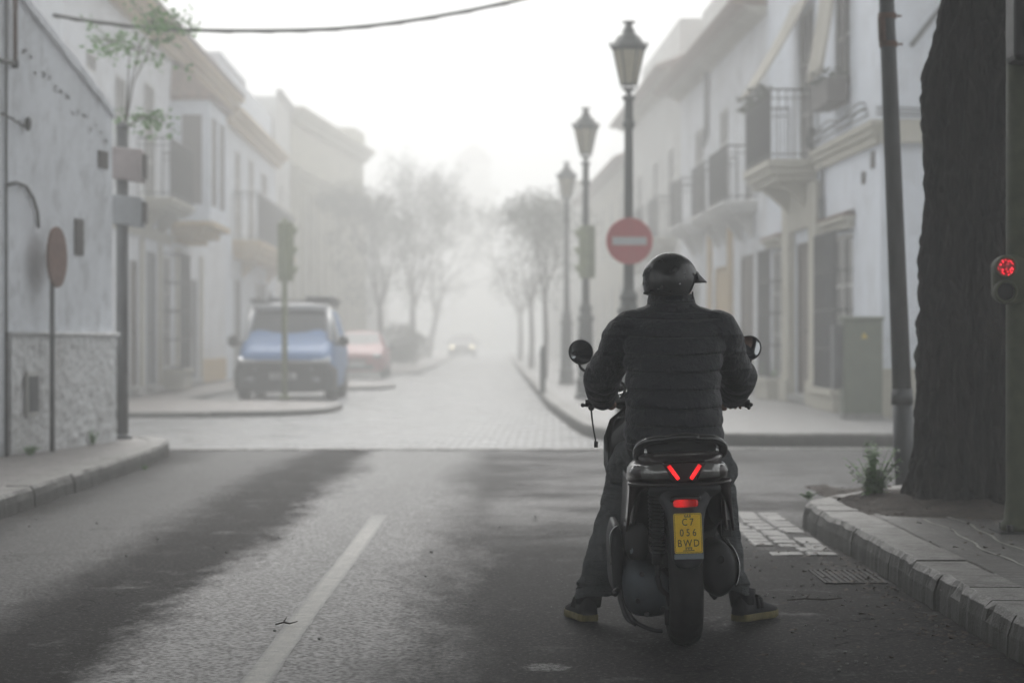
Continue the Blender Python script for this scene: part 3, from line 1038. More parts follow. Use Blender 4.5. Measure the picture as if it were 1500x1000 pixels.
# bay window
bay = MB()
u0, u1, wv = d(52.6), d(56.3), .86
bay.fbox(F, u0, u1, .003, wv, 3.78, 4.15)
for (a, b, w0, w1) in ((u0, u0 + .3, wv - .18, wv), (u1 - .3, u1, wv - .18, wv), (u0, u0 + .3, .003, .24), (u1 - .3, u1, .003, .24), ((u0 + u1) / 2 - .22, (u0 + u1) / 2 + .22, wv - .18, wv)):
    bay.fbox(F, a, b, w0, w1, 4.152, 6.1)
bay.fbox(F, u0, u1, .003, wv, 6.102, 6.42)
bw = bay.build('bay_window', M['white_wall_b'], A, bevel=.012)
q = MB()
q.fbox(F, u0 + .03, u1 - .03, .1, wv - .03, 4.16, 6.09)
q.build('bay_shutters', M['shutter'], bw)
q = MB()
q.fbox(F, u0 - .1, u1 + .1, .004, wv + .12, 6.423, 6.50)
q.hexa([F(u0 - .12, .004, 6.503), F(u1 + .12, .004, 6.503), F(u1 + .12, wv + .15, 6.503), F(u0 - .12, wv + .15, 6.503),
        F(u0 + .35, .004, 7.28), F(u1 - .35, .004, 7.28), F(u1 - .35, .1, 7.28), F(u0 + .35, .1, 7.28)])
q.build('bay_roof', M['terra'], bw)
q = MB()
q.fbox(F, u0 - .08, u1 + .08, .005, wv + .08, 3.66, 3.778).fbox(F, u0 + .1, u1 - .1, .005, wv - .15, 3.5, 3.657).fbox(F, u0 + .4, u1 - .4, .006, wv - .4, 3.36, 3.497)
q.build('bay_moulding', M['ochre'], bw, bevel=.012)
# roof top room
q = MB()
q.fbox(F, d(47), d(54.5), -6.5, -1.3, 7.6, 10.6)
rr_ = q.build('rooftop_room', M['white_wall_c'], A)

B0 = 64.65
B, F = row_left('balcony_house', 'white house with ochre cornice and long balcony behind the parked van', 64.65, 82, 7.3, 9, 'white_wall_b',
                [(67.4, 69.2, 4.0, 6.5), (71.7, 73.7, 4.0, 6.6), (76.2, 78.6, 4.0, 6.5), (67.2, 69.4, .3, 2.9), (74, 76, .9, 2.9), (79, 80.4, .3, 2.8)])
d = lambda x: x - B0
for a, b, t_ in ((67.4, 69.2, 6.5), (71.7, 73.7, 6.6), (76.2, 78.6, 6.5)):
    window(F, B, d(a), d(b), 4.0, t_, shut=True)
door(F, B, d(67.2), d(69.4), .3, 2.9, 'greywood')
window(F, B, d(74), d(76), .9, 2.9, grille=True, sill=.2)
door(F, B, d(79), d(80.4), .3, 2.8, 'wood')
balcony(F, B, d(66.6), d(81), 3.95, .75, 1.3, m='ochre', gap=.22, thick=.5)
band(F, B, 0, F.L, 7.0, 7.4, .45, 'ochre')
q = MB()
q.fbox(F, .01, F.L + 0, -8.8, -.15, 7.42, 8.75)
q.fbox(F, .0, 7.5, -8.9, -.10, 8.753, 8.9)
q.build('parapet', M['white_wall_b'], B)

C_, F = row_left('narrow_white_house', 'narrow taller plain white house next to the cream columned building', 82.05, 88.9, 9.45, 9, 'white_wall_c', [(84, 85.2, 4.2, 6.6), (84, 85.4, .3, 2.8)])
window(F, C_, 1.95, 3.15, 4.2, 6.6, shut=True)
door(F, C_, 1.95, 3.35, .3, 2.8)
band(F, C_, 0, F.L, 9.46, 9.7, .2, 'white_wall_c')

cb = empty('cream_building', (-7.6, 97, 0), 'long cream building with pilasters and heavy cornice fading into the fog', 'building')
F = frame_of((-8.12, 88.95), (-6.75, 110), 1)
hl = []
for i in range(10):
    hl.append((.9 + i * 2.02, 1.9 + i * 2.02, 1.2, 6.2))
wall(F, F.L, 9.5, hl, 10, cb, M['cream'])
for h in hl:
    window(F, cb, h[0], h[1], h[2], h[3], shut=True, bars=3)
for i in range(11):
    q = MB()
    u = .38 + i * 2.02
    q.fbox(F, u - .2, u + .2, .003, .16, .15, 6.6)
    q.fbox(F, u - .28, u + .28, .004, .22, 6.603, 6.8)
    q.build('pilaster', M['cream'], cb, bevel=.015)
band(F, cb, 0, F.L, 6.85, 7.6, .4, 'cream')
band(F, cb, 0, F.L, 9.2, 9.75, .5, 'cream')
q = MB()
q.fbox(F, 17.5, F.L, -8, .05, 9.76, 10.5)
q.build('parapet', M['cream'], cb)

far = empty('far_house', (-6.8, 120, 0), 'last faint pale house on the left, almost lost in the fog', 'house')
F = frame_of((-7.3, 110.1), (-7.7, 150), 1)
hl = [(3 + 5 * i, 4.2 + 5 * i, z, z + 2.1) for i in range(7) for z in (.9, 4.2)]
wall(F, F.L, 7.6, hl, 9, far, M['white_wall_c'])
for h in hl:
    window(F, far, *h, shut=True, mull=0, bars=0)
band(F, far, 0, F.L, 7.62, 7.9, .3, 'beige')

# ============ right row =====================================================
XR = lambda D: 5.946 - .026 * D
Rp = lambda D: (XR(D), D)


def row_right(name, label, D0, D1, H, depth, m, holes):
    root = empty(name, (*Rp((D0 + D1) / 2), 0), label, 'house')
    F = frame_of(Rp(D0), Rp(D1), -1)
    hh = [(h[0] - D0, h[1] - D0, h[2], h[3]) for h in holes]
    wall(F, F.L, H, hh, depth, root, M[m])
    return root, F


C0 = 33.3
C, F = row_right('corner_house', 'bluish white corner house with balcony, stone door surround and barred windows on the right', 33.3, 45.2, 8.4, 10, 'white_wall_b',
                 [(35.6, 37.6, .5, 2.8), (39.35, 41.4, .3, 2.85), (42.9, 44.5, .55, 2.8), (35.9, 37.2, 5.0, 7.4), (39.5, 41.0, 4.12, 6.7)])
d = lambda x: x - C0
window(F, C, d(35.6), d(37.6), .5, 2.8, grille=.26, sill=.36, hood=True, shut=False)
window(F, C, d(42.9), d(44.5), .55, 2.8, grille=.26, sill=.36, hood=True)
door(F, C, d(39.35), d(41.4), .3, 2.85, 'wood')
uw = window(F, C, d(35.9), d(37.2), 5.0, 7.4, shut=True)
window(F, C, d(39.5), d(41.0), 4.12, 6.7, shut=True)
balcony(F, C, d(38.9), d(42.2), 4.12, .82, 1.12, gap=.11, thick=.34)
q = MB()
for a, b in ((38.45, 39.2), (41.55, 42.3)):
    q.fbox(F, d(a), d(b), .003, .13, .15, 3.75)
    q.fbox(F, d(a) - .05, d(b) + .05, .004, .18, .15, .55)
q.fbox(F, d(38.45), d(42.3), .004, .12, 3.05, 3.75)
q.build('door_surround', M['beige'], C, bevel=.015)
band(F, C, .0, d(38.8), 3.92, 4.24, .16, 'beige', 'string_course')
band(F, C, d(42.3), F.L, 3.92, 4.24, .16, 'beige', 'string_course')
band(F, C, 0, F.L, 8.1, 8.45, .35, 'beige')
# side street wall of the same house
Fs = frame_of(Rp(33.3), (18, 33.9), 1)
for f_ in (Fs,):
    q = MB()
    q.fbox(f_, .0, 12, .004, .16, 3.92, 4.24)
    q.fbox(f_, .0, 12, .003, .05, .146, .82)
q.build('string_course', M['beige'], C, bevel=.01)
for (D_, z0, z1) in ((34.6, 3.45, 3.62), (33.85, 3.62, 3.86)):
    q = MB()
    q.fbox(F, d(D_) - .12, d(D_) + .16, .003, .02, z0, z1)
    for i in range(3):
        q.fbox(F, d(D_) - .1, d(D_) + .14, .021, .03, z0 + .02 + i * .055, z0 + .045 + i * .055)
    q.build('air_vent', M['shutter'], C)
q = MB()
q.fbox(Fs, 1.1, 1.3, .003, .02, 3.1, 3.3)
q.build('air_vent', M['shutter'], C)
q = MB()
q.tube([F(d(38.2), .05, 4.0), F(d(38.2), .05, 3.4), F(d(38.2), .08, 3.0)], .03, 8)
q.fbox(F, d(38.2) - .05, d(38.2) + .05, .02, .1, 3.0, 3.45)
q.build('cable_box', M['galv'], C)
q = MB()
random.seed(4)
for k_ in range(4):
    pts = []
    for i in range(15):
        u = d(38.6) - (d(38.6) + .1) * i / 14
        pts.append(F(u, .19 + .015 * k_, 4.30 + .05 * k_ - .05 * math.sin(i * PI / 3.5) * (k_ % 2) + .02 * random.random()))
    q.tube(pts, .014, 6)
for k_ in range(3):
    q.tube([Fs(-.1 + 1.5 * i, .19, 4.3 + .05 * k_ - .05 * math.sin(i * PI / 2)) for i in range(9)], .014, 6)
for i in range(6):
    q.ball(F(d(38.4) + .12 * math.sin(i), .2, 4.28 + .05 * i), (.07, .06, .05), 7, 5)
q.build('wall_cables', M['iron'], C, smooth=True)
q = MB()
a_ = F(d(38.2), .25, 4.1)
q.tube([Fs(.4, .1, 5.25), Fs(.75, .1, 5.7), Fs(1.2, .12, 6.2), Fs(1.7, .12, 6.8), Fs(2.4, .1, 8.2)], .035, 8)
q.build('sloping_cable', M['galv'], C, smooth=True)
M['canvas'] = mat('faded canvas blind', (.36, .34, .29), .85, var=.2, scale=3, stretch=(1, 1, .3))
# flower box with a drape blind over it
fbx = empty('flower_box', F(d(36.6), .2, 5.0), 'window flower box in iron holder under the upper corner house window', 'flower box')
q = MB()
q.fbox(F, d(35.75), d(37.35), .06, .36, 4.72, 5.1)
q.build('box', M['shutter'], fbx, bevel=.01)
q = MB()
random.seed(9)
for i in range(70):
    p = F(d(35.7) + random.random() * 1.7, .05 + random.random() * .38, 5.08 + random.random() * .16)
    r_ = random.uniform(.03, .07)
    q.add([p + Vector((-r_, 0, 0)), p + Vector((0, -r_, r_ * .6)), p + Vector((r_, 0, 0)), p + Vector((0, r_, -.3 * r_))], [(0, 1, 2, 3)])
q.build('plants', M['leafgrey'], fbx)


def blind(u0, u1, ztop, w1, zbot, label):
    b = MB()

    def fn(a, t):
        uu_ = u0 + (u1 - u0) * a
        w_ = .05 + (w1 - .05) * t ** 1.15
        return F(uu_, w_ + .02 * math.sin(a * 9), ztop + (zbot - ztop) * t)
    b.sheet(fn, 12, 14)
    o = b.build('canvas_blind', M['canvas'], None, smooth=True)
    sm = o.modifiers.new('thick', 'SOLIDIFY')
    sm.thickness = .02
    return tag(o, label, 'blind')


blind(d(35.8), d(37.3), 7.6, .42, 5.15, 'pale canvas blind draped over the window flower box')
blind(d(39.3), d(41.6), 6.9, .95, 5.30, 'pale canvas blind draped from doorway to balcony railing of corner house')
q = MB()
for i in range(60):
    p = F(d(38.9) + random.random() * 3.3, .75 + random.random() * .2, 5.15 + random.random() * .22)
    r_ = random.uniform(.03, .08)
    q.add([p + Vector((-r_, 0, 0)), p + Vector((0, -r_, r_ * .6)), p + Vector((r_, 0, 0)), p + Vector((0, r_, -.3 * r_))], [(0, 1, 2, 3)])
tag(q.build('trailing_plants', M['leafgrey']), 'straggly potted greenery along the corner house balcony rail', 'plants', kind='stuff')

D0_ = 45.25
E, F = row_right('tiled_roof_house', 'white house with tiled eaves and two small balconies beyond the corner house', D0_, 62, 7.5, 10, 'white_wall',
                 [(47.2, 48.6, 3.95, 6.2), (51.5, 53.2, 3.95, 6.2), (56.5, 58.5, 3.95, 6.2), (47.2, 49.4, .3, 2.9), (51.6, 54.2, .3, 2.8), (57.5, 59.6, .7, 2.8)])
d = lambda x: x - D0_
for a, b in ((47.2, 48.6), (51.5, 53.2), (56.5, 58.5)):
    window(F, E, d(a), d(b), 3.95, 6.2, shut=True)
balcony(F, E, d(46.6), d(49.8), 3.9, .65, 1.05, m='white_wall_c', gap=.17)
balcony(F, E, d(51.0), d(53.8), 3.9, .6, 1.05, m='white_wall_c', gap=.22)
balcony(F, E, d(56.0), d(59.0), 3.9, .6, 1.05, m='white_wall_c', gap=.25)
door(F, E, d(47.2), d(49.4), .3, 2.9, 'wood')
door(F, E, d(51.6), d(54.2), .3, 2.8, 'ochre')
window(F, E, d(57.5), d(59.6), .7, 2.8, grille=True, sill=.2, gap=.16)
tiled_roof(F, E, -.05, F.L, 7.55, 2.6, 4.5, over=.7)
eave_brackets(F, E, 0, F.L, 7.5, .55)
q = MB()
q.fbox(F, d(56), d(61.5), -6, -.5, 7.6, 9.5)
q.build('rooftop_room', M['white_wall_c'], E)
pipe(F, E, [(d(55.1), .08, 7.3), (d(55.1), .08, 5.9), (d(56.0), .08, 5.7)], .06, 'galv')
for a_, b_ in ((50.6, 50.9), (54.6, 54.9)):
    MB().fbox(F, d(a_), d(b_), .003, .1, .15, 3.6).build('pilaster', M['ochre'], E)

D0_ = 62.05
G, F = row_right('tall_flat_house', 'taller flat topped white house on the right behind the street lamps', D0_, 80, 8.2, 10, 'white_wall_c',
                 [(64, 65.6, 3.95, 6.3), (69, 70.6, 3.95, 6.3), (74.5, 76.5, 3.95, 6.3), (64, 66.4, .3, 2.8), (70, 72.4, .8, 2.8), (75, 77.2, .3, 2.8)])
d = lambda x: x - D0_
for a, b in ((64, 65.6), (69, 70.6), (74.5, 76.5)):
    window(F, G, d(a), d(b), 3.95, 6.3, shut=True)
    balcony(F, G, d(a) - .6, d(b) + .6, 3.9, .55, 1.05, gap=.3)
door(F, G, d(64), d(66.4), .3, 2.8, 'greywood')
window(F, G, d(70), d(72.4), .8, 2.8, grille=True, sill=.2, gap=.18)
door(F, G, d(75), d(77.2), .3, 2.8, 'wood')
tiled_roof(F, G, -.0, F.L, 8.25, 1.2, 2.5, over=.65)
eave_brackets(F, G, 0, F.L, 8.2, .5, .8)
q = MB()
q.fbox(F, d(67), d(80), -8, -.45, 8.3, 10.1)
q.build('rooftop_room', M['white_wall_c'], G)

D0_ = 80.05
H_, F = row_right('low_eaves_house', 'faint low house with tiled roof beside the farthest lamp on the right', D0_, 108, 7.2, 9, 'beige',
                  [(83 + 5 * i, 84.6 + 5 * i, z, z + 2.2) for i in range(5) for z in (.9, 4.1)])
d = lambda x: x - D0_
for i in range(5):
    for z in (.9, 4.1):
        window(F, H_, d(83 + 5 * i), d(84.6 + 5 * i), z, z + 2.2, shut=True, mull=0, bars=0)
tiled_roof(F, H_, 0, F.L, 7.25, 2.2, 4.5, over=.5)
D0_ = 108.05
J, F = row_right('distant_house', 'palest plain house at the far end of the right hand row', D0_, 150, 8, 9, 'white_wall_c',
                 [(111 + 6 * i, 112.8 + 6 * i, z, z + 2.2) for i in range(6) for z in (.9, 4.4)])
for i in range(6):
    for z in (.9, 4.4):
        window(F, J, 2.95 + 6 * i, 4.75 + 6 * i, z, z + 2.2, shut=True, mull=0, bars=0)
band(F, J, 0, F.L, 8.02, 8.3, .3, 'beige')

# church tower lost in the fog at the end of the street
ct = empty('church_tower', (-4, 262, 0), 'square church tower barely visible in the fog above the street', 'tower')
q = MB()
q.box(-6.6, -1.8, 260, 265, 0, 17)
q.box(-6.9, -1.5, 259.7, 265.3, 17.0, 17.5)
q.box(-6.1, -2.3, 260.5, 264.5, 17.5, 20)
q.build('tower_shaft', M['cream'], ct)
q = MB()
q.lathe((-4.2, 262.5, 20), [(2.1, 0), (1.8, .9), (.8, 1.8), (.1, 2.3)], 12)
q.build('dome', M['terra'], ct, smooth=True)
q = MB()
q.box(-24, 18, 268, 274, 0, 9)
tag(q.build('far_building', M['white_wall_c']), 'pale block closing the street end behind the church tower', 'building')

# ------------------------------------------------------------------ street furniture
M['lampglass'] = mat('frosted lamp glass', (.34, .31, .22), .35, var=.12, scale=6)
M['sign_red'] = mat('faded red sign', (.36, .035, .04), .45, var=.12, scale=5)
M['sign_white'] = mat('grey white sign bar', (.42, .43, .45), .5, var=.1)
M['cabgreen'] = mat('grey green cabinet paint', (.12, .14, .10), .6, var=.22, scale=4, bump=.1)
M['yellow'] = mat('yellow sticker', (.55, .42, .03), .5, var=.1)


def lamp():
    root = empty('street_lamp', (0, 0, 0), None, 'street lamp', 'old fashioned lamps along the right pavement')
    q = MB()
    prof = [(.20, 0), (.20, .07), (.17, .09), (.165, .28), (.18, .30), (.18, .34), (.14, .38), (.125, .9), (.115, 1.35), (.13, 1.38), (.15, 1.42), (.15, 1.47), (.115, 1.5), (.10, 1.58),
            (.125, 1.62), (.10, 1.67), (.072, 1.72), (.062, 2.4), (.056, 3.9), (.052, 4.02), (.075, 4.04), (.085, 4.10), (.06, 4.13), (.055, 4.38), (.09, 4.42), (.085, 4.45)]
    q.lathe((0, 0, 0), prof, 16)
    for k in range(8):
        a = 2 * PI * k / 8
        q.tube([(.13 * math.cos(a), .13 * math.sin(a), .4), (.112 * math.cos(a), .112 * math.sin(a), 1.34)], .014, 6)
    col = q.build('post', M['lampgreen'], root, smooth=False, local=True, bevel=0)
    q = MB()
    q.lathe((0, 0, 0), [(.04, 4.45), (.03, 4.50), (.075, 4.56)], 10)
    zb, zt = 4.60, 5.06
    rb, rt = .105, .205
    for k in range(6):
        a = 2 * PI * k / 6
        b = 2 * PI * (k + 1) / 6
        c0, c1 = Vector((math.cos(a), math.sin(a), 0)), Vector((math.cos(b), math.sin(b), 0))
        q.tube([c0 * .03 + Vector((0, 0, 4.5)), c0 * (rb + .01) + Vector((0, 0, zb - .02))], .008, 5)
        q.tube([c0 * rb + Vector((0, 0, zb)), c0 * rt + Vector((0, 0, zt))], .011, 5)
        q.tube([c0 * rb + Vector((0, 0, zb)), c1 * rb + Vector((0, 0, zb))], .013, 5)
        q.tube([c0 * (rt + .01) + Vector((0, 0, zt)), c1 * (rt + .01) + Vector((0, 0, zt))], .014, 5)
        q.ball(c0 * (rt + .035) + Vector((0, 0, zt + .07)), (.018, .018, .03), 6, 4)
    lt_ = q.build('lantern', M['lampgreen'], root, local=True)
    q = MB()
    q.lathe((0, 0, 0), [(rt + .035, zt + .012), (rt + .038, zt + .045), (rt - .03, zt + .12), (.14, zt + .17), (.085, zt + .21), (.075, zt + .26), (.05, zt + .29), (.045, zt + .33), (.10, zt + .36), (.085, zt + .37), (.02, zt + .33)], 6)
    q.build('cap', M['lampgreen'], lt_, local=True)
    q = MB()
    q.lathe((0, 0, 0), [(rb - .006, zb + .004), (rt - .008, zt - .004)], 6)
    q.build('glass', M['lampglass'], lt_, local=True)
    return root


lp0 = lamp()
for o_ in kids(lp0) + [g for k_ in kids(lp0) for g in kids(k_)]:
    for v in o_.data.vertices:
        if v.co.z > 3:
            v.co.z -= .19
for i, (px, D, lab) in enumerate(((921, 31.7, 'nearest tall lamp post, carrying the round no entry sign'), (858, 43.6, 'second lamp post, with a green traffic signal strapped to it'), (830, 57.0, 'farthest and faintest lamp post, beside the small street trees'))):
    o = lp0 if i == 0 else copy_tree(lp0)
    o.location = ((px - CX) * D / F_PX, D, .15)
    o['label'] = lab

# no entry sign
D = 31.45
c = P(922, 353, D)
ne = empty('no_entry_sign', c, 'round red no entry sign with pale bar fixed to the nearest lamp post', 'sign')
yplane = lambda o_, r_, n=40: [c + Vector((math.cos(2 * PI * k / n) * r_, o_, math.sin(2 * PI * k / n) * r_)) for k in range(n)]
q = MB()
q.rings([yplane(.0, .296), yplane(-.012, .305), yplane(-.02, .300)])
q.build('disc', M['sign_red'], ne)
q = MB()
q.box(c.x - .222, c.x + .222, c.y - .026, c.y - .021, c.z - .052, c.z + .052)
q.build('white_bar', M['sign_white'], ne)
q = MB()
for z in (-.14, .14):
    q.box(c.x - .09, c.x + .09, c.y + .002, c.y + .17, c.z + z - .02, c.z + z + .02)
q.build('clamp', M['galv'], ne)


def signal_head(q, c, ax, ay, n=2, s_=.26, r=.095):
    """ax: facing direction, ay: sideways"""
    pass


def visor(q, c, f, r, L, n=14):
    """half open hood over a lens facing f"""
    f = f.normalized()
    s_ = f.cross(Vector((0, 0, 1))).normalized()
    up = Vector((0, 0, 1))
    r1, r2 = [], []
    for k in range(n + 1):
        a = -PI * .12 + PI * 1.24 * k / n
        d_ = s_ * math.cos(a) + up * math.sin(a)
        r1.append(c + d_ * r)
        r2.append(c + f * (L * (.45 + .55 * max(0, math.sin(a)))) + d_ * r)
    q.rings([r1, r2], cap=False, close=False)


M['signal_pale'] = mat('green signal paint lightened against shade', (.17, .20, .10), .6, 0, var=.25, scale=6)  # same signal paint, colour lightened to make up for the shade on it
# left island signal: seen from behind, its hoods pointing right
D = 43.6
b = Vector(((417 - 750) * D / F_PX, D, .146))
ts = empty('traffic_signal', b, 'green traffic signal on a thin post in front of the van', 'traffic light')
q = MB()
q.tube([b, b + Vector((0, 0, 3.25))], .052, 10)
q.lathe(b, [(.11, 0), (.11, .03), (.07, .06)], 12)
q.build('post', M['signal_pale'], ts, smooth=True)
q = MB()
f_ = Vector((.75, .66, 0)).normalized()
zt = EYE + (495 - 325) * D / F_PX
zb = EYE + (495 - 412) * D / F_PX
sd = Vector((-f_.y, f_.x, 0))
cc = b + Vector((0, 0, 0)) + f_ * .02
loop = []
q.hexa([Vector((cc.x, cc.y, 0)) + f_ * x * .10 + sd * y * .13 + Vector((0, 0, z)) for z, in ((zb,), (zt,)) for x, y in ((-1, -1), (1, -1), (1, 1), (-1, 1))])
hd = q.build('housing', M['signal_pale'], ts, bevel=.03)
hh = (zt - zb) / 3
for i in range(3):
    ce = Vector((cc.x, cc.y, zb + hh * (i + .5))) + f_ * .102
    q = MB()
    visor(q, ce, f_, .10, .16)
    v_ = q.build('hood', M['signal_pale'], hd)
    q = MB()
    q.ball(ce, (.09, .09, .09), 12, 8)
    q.build('lens', M['black'], hd, smooth=True)

# signal strapped to the second lamp
D = 43.4
b = Vector(((858 - 750) * D / F_PX, D, .15))
ts = empty('traffic_signal', P(858, 368, D), 'green traffic signal strapped to the second lamp post, hoods pointing left', 'traffic light')
f_ = Vector((-.78, .62, 0)).normalized()
sd = Vector((-f_.y, f_.x, 0))
zt, zb = EYE + (495 - 331) * D / F_PX, EYE + (495 - 408) * D / F_PX
cc = b + Vector((.02, -.16, 0))
q = MB()
q.hexa([Vector((cc.x, cc.y, 0)) + f_ * x * .10 + sd * y * .13 + Vector((0, 0, z)) for z, in ((zb,), (zt,)) for x, y in ((-1, -1), (1, -1), (1, 1), (-1, 1))])
hd = q.build('housing', M['signal_pale'], ts, bevel=.03)
hh = (zt - zb) / 3
for i in range(3):
    ce = Vector((cc.x, cc.y, zb + hh * (i + .5))) + f_ * .102
    q = MB()
    visor(q, ce, f_, .10, .16)
    q.build('hood', M['signal_pale'], hd)
    q = MB()
    q.ball(ce, (.09, .09, .09), 12, 8)
    q.build('lens', M['black'], hd, smooth=True)

# bollard
D = 48.
b = Vector(((795 - 750) * D / F_PX, D, .15))
q = MB()
q.lathe(b, [(.075, 0), (.075, .05), (.055, .08), (.05, .72), (.065, .75), (.065, .8), (.045, .83), (.055, .88), (.03, .93), (.003, .94)], 14)
tag(q.build('bollard', M['lampgreen'], None, smooth=True), 'slim dark iron bollard at the right kerb before the lamps', 'bollard')

# utility cabinet
cb_ = empty('utility_cabinet', (4.73, 32.8, .146), 'grey green utility cabinet with yellow warning triangle against the corner house', 'cabinet')
q = MB()
q.box(4.475, 5.0, 32.6, 33.0, .22, 1.47)
q.build('cabinet_body', M['cabgreen'], cb_, bevel=.012)
q = MB()
q.box(4.45, 5.02, 32.57, 33.03, 1.473, 1.53)
q.build('top', M['cabgreen'], cb_, bevel=.015)
q = MB()
q.box(4.46, 5.01, 32.585, 33.02, .146, .217)
q.build('base', M['stonegrey'], cb_)
q = MB()
q.box(4.52, 4.955, 32.592, 32.599, .28, 1.42)
dd_ = q.build('door', M['cabgreen'], cb_, bevel=.003)
q = MB()
q.prism([(4.70, 32.588, 1.235), (4.80, 32.588, 1.235), (4.75, 32.588, 1.32)], (0, .003, 0))
q.build('warning_triangle', M['yellow'], dd_)
q = MB()
q.box(4.34, 4.472, 32.66, 32.95, .55, 1.42)
q.build('side_box', M['galv'], cb_, bevel=.01)

# dark leaning pole on the right
lp = empty('leaning_pole', P(1325, 705, 18.6), 'tall dark metal pole leaning left beside the big tree trunk', 'pole')
bz, tz = Vector((3.03, 18.6, .10)), P(1297, -40, 18.6)
q = MB()
q.tube([bz, bz.lerp(tz, .17)], [.082, .080], 16)
q.tube([bz.lerp(tz, .16), bz.lerp(tz, .19)], [.088, .080], 16)
q.tube([bz.lerp(tz, .18), tz, tz + (tz - bz) * .8], [.074, .058, .045], 16)
q.build('post', M['galv'], lp, smooth=True)
for k_ in (.86, .915):
    q = MB()
    p_ = bz.lerp(tz, k_)
    q.tube([p_ - Vector((0, 0, .022)), p_ + Vector((0, 0, .022))], .071, 14)
    q.box(p_.x + .06, p_.x + .11, p_.y - .01, p_.y + .01, p_.z - .006, p_.z + .008)
    q.build('strap', M['rust'], lp)
q = MB()
a_, b_ = bz.lerp(tz, .865), bz.lerp(tz, .91)
q.tube([a_ + Vector((-.045, -.03, 0)), b_ + Vector((-.045, -.03, 0))], .034, 8)
q.build('rusty_plate', M['rust'], lp)

# near green signal pole on the right
np_ = empty('signal_post', (2.865, 13.5, .155), 'thick green traffic signal post with glowing red repeater at the right edge', 'traffic light')
cx_, cy_ = 2.865, 13.5
q = MB()
q.lathe((cx_, cy_, 0), [(.135, .15), (.135, .21), (.118, .23), (.112, .30), (.106, .34), (.105, 1.6), (.103, 4.6)], 24)
q.build('post', M['signal'], np_, smooth=True)
q = MB()
for k_ in range(4):
    a = PI / 4 + k_ * PI / 2
    q.tube([(cx_ + .15 * math.cos(a), cy_ + .15 * math.sin(a), .15), (cx_ + .15 * math.cos(a), cy_ + .15 * math.sin(a), .205)], .02, 6)
q.box(cx_ - .17, cx_ + .17, cy_ - .17, cy_ + .17, .15, .168)
q.build('base_plate', M['black'], np_)
# repeater lamps (two small lenses in one housing)
D = 13.33
q = MB()
zc1, zc2 = EYE + (495 - 391) * D / F_PX, EYE + (495 - 427) * D / F_PX
xc = (1473 - 750) * D / F_PX
zz0, zz1 = zc2 - .065, zc1 + .072
prof = []
for (yy, g_) in ((13.43, 1.), (13.37, 1.), (13.355, .93)):
    ring = []
    for k_ in range(28):
        a = 2 * PI * k_ / 28
        cz_ = zc1 if math.sin(a) >= 0 else zc2
        ring.append((xc + .035 + .098 * g_ * math.cos(a), yy, cz_ + .070 * g_ * math.sin(a)))
    prof.append(ring)
q.rings(prof)
rp = q.build('repeater_housing', M['signal'], np_, bevel=.004)
for zc in (zc1, zc2):
    q = MB()
    rr2 = []
    for (yy, r_) in ((13.354, .066), (13.32, .066), (13.30, .060), (13.30, .050), (13.345, .048)):
        rr2.append([(xc + r_ * math.cos(2 * PI * k_ / 24), yy, zc + r_ * math.sin(2 * PI * k_ / 24)) for k_ in range(24)])
    q.rings(rr2, cap=False)
    q.build('lens_ring', M['signal'], rp, smooth=False)
M['red_lens'] = NT('glowing red signal lens')
t = M['red_lens']
vor = t.n('ShaderNodeTexVoronoi', Vector=t.tc, Scale=62.).outputs['Distance']
dots = t.ramp(vor, [(.12, 1.), (.5, .02)])
big = t.ramp(t.noise(26, 3), [(.35, .25), (.65, 1.)])
M['red_lens'] = t.set(Base__Color=(.25, .005, .01), Roughness=.25, Emission__Color=(1., .03, .05), Emission__Strength=t.math('MULTIPLY', t.math('MULTIPLY', dots, big), 2.6))
q = MB()
q.ball((xc, 13.335, zc1), (.049, .018, .049), 24, 14)
q.build('red_lens', M['red_lens'], rp, smooth=True)
q = MB()
q.ball((xc, 13.34, zc2), (.049, .012, .049), 20, 10)
q.build('dark_lens', M['black'], rp, smooth=True)
# main head above, cropped by the frame
q = MB()
zt0 = EYE + (495 - 97) * 13.4 / F_PX
q.box(2.725, 3.03, 13.10, 13.37, zt0, zt0 + .92)
mh = q.build('main_head', M['black'], np_, bevel=.03)
for i in range(3):
    ce = Vector((2.88, 13.095, zt0 + .16 + .30 * i))
    q = MB()
    visor(q, ce, Vector((0, -1, 0)), .115, .2, 18)
    v_ = q.build('hood', M['gloss'], mh, smooth=True)
    sm = v_.modifiers.new('t', 'SOLIDIFY')
    sm.thickness = .004
    q = MB()
    q.ball(ce, (.1, .03, .1), 20, 10)
    q.build('lens', M['red_lens'] if i == 2 else M['black'], mh, smooth=True)
q = MB()
q.tube([(cx_, cy_ - .09, zt0 - .06), (cx_ + .04, cy_ - .2, zt0 - .05), (cx_ + .04, cy_ - .2, zt0 + .02)], .03, 8)
q.build('bracket', M['signal'], np_, smooth=True)
tv, tf = text_mesh('3', .06)
q = MB()
q.add([Vector((v.x + cx_ - .03, cy_ - .1065 + .002 * 0 - v.z, v.y + EYE + (495 - 326) * 13.4 / F_PX)) for v in tv], tf)
q.build('number', M['black'], np_)

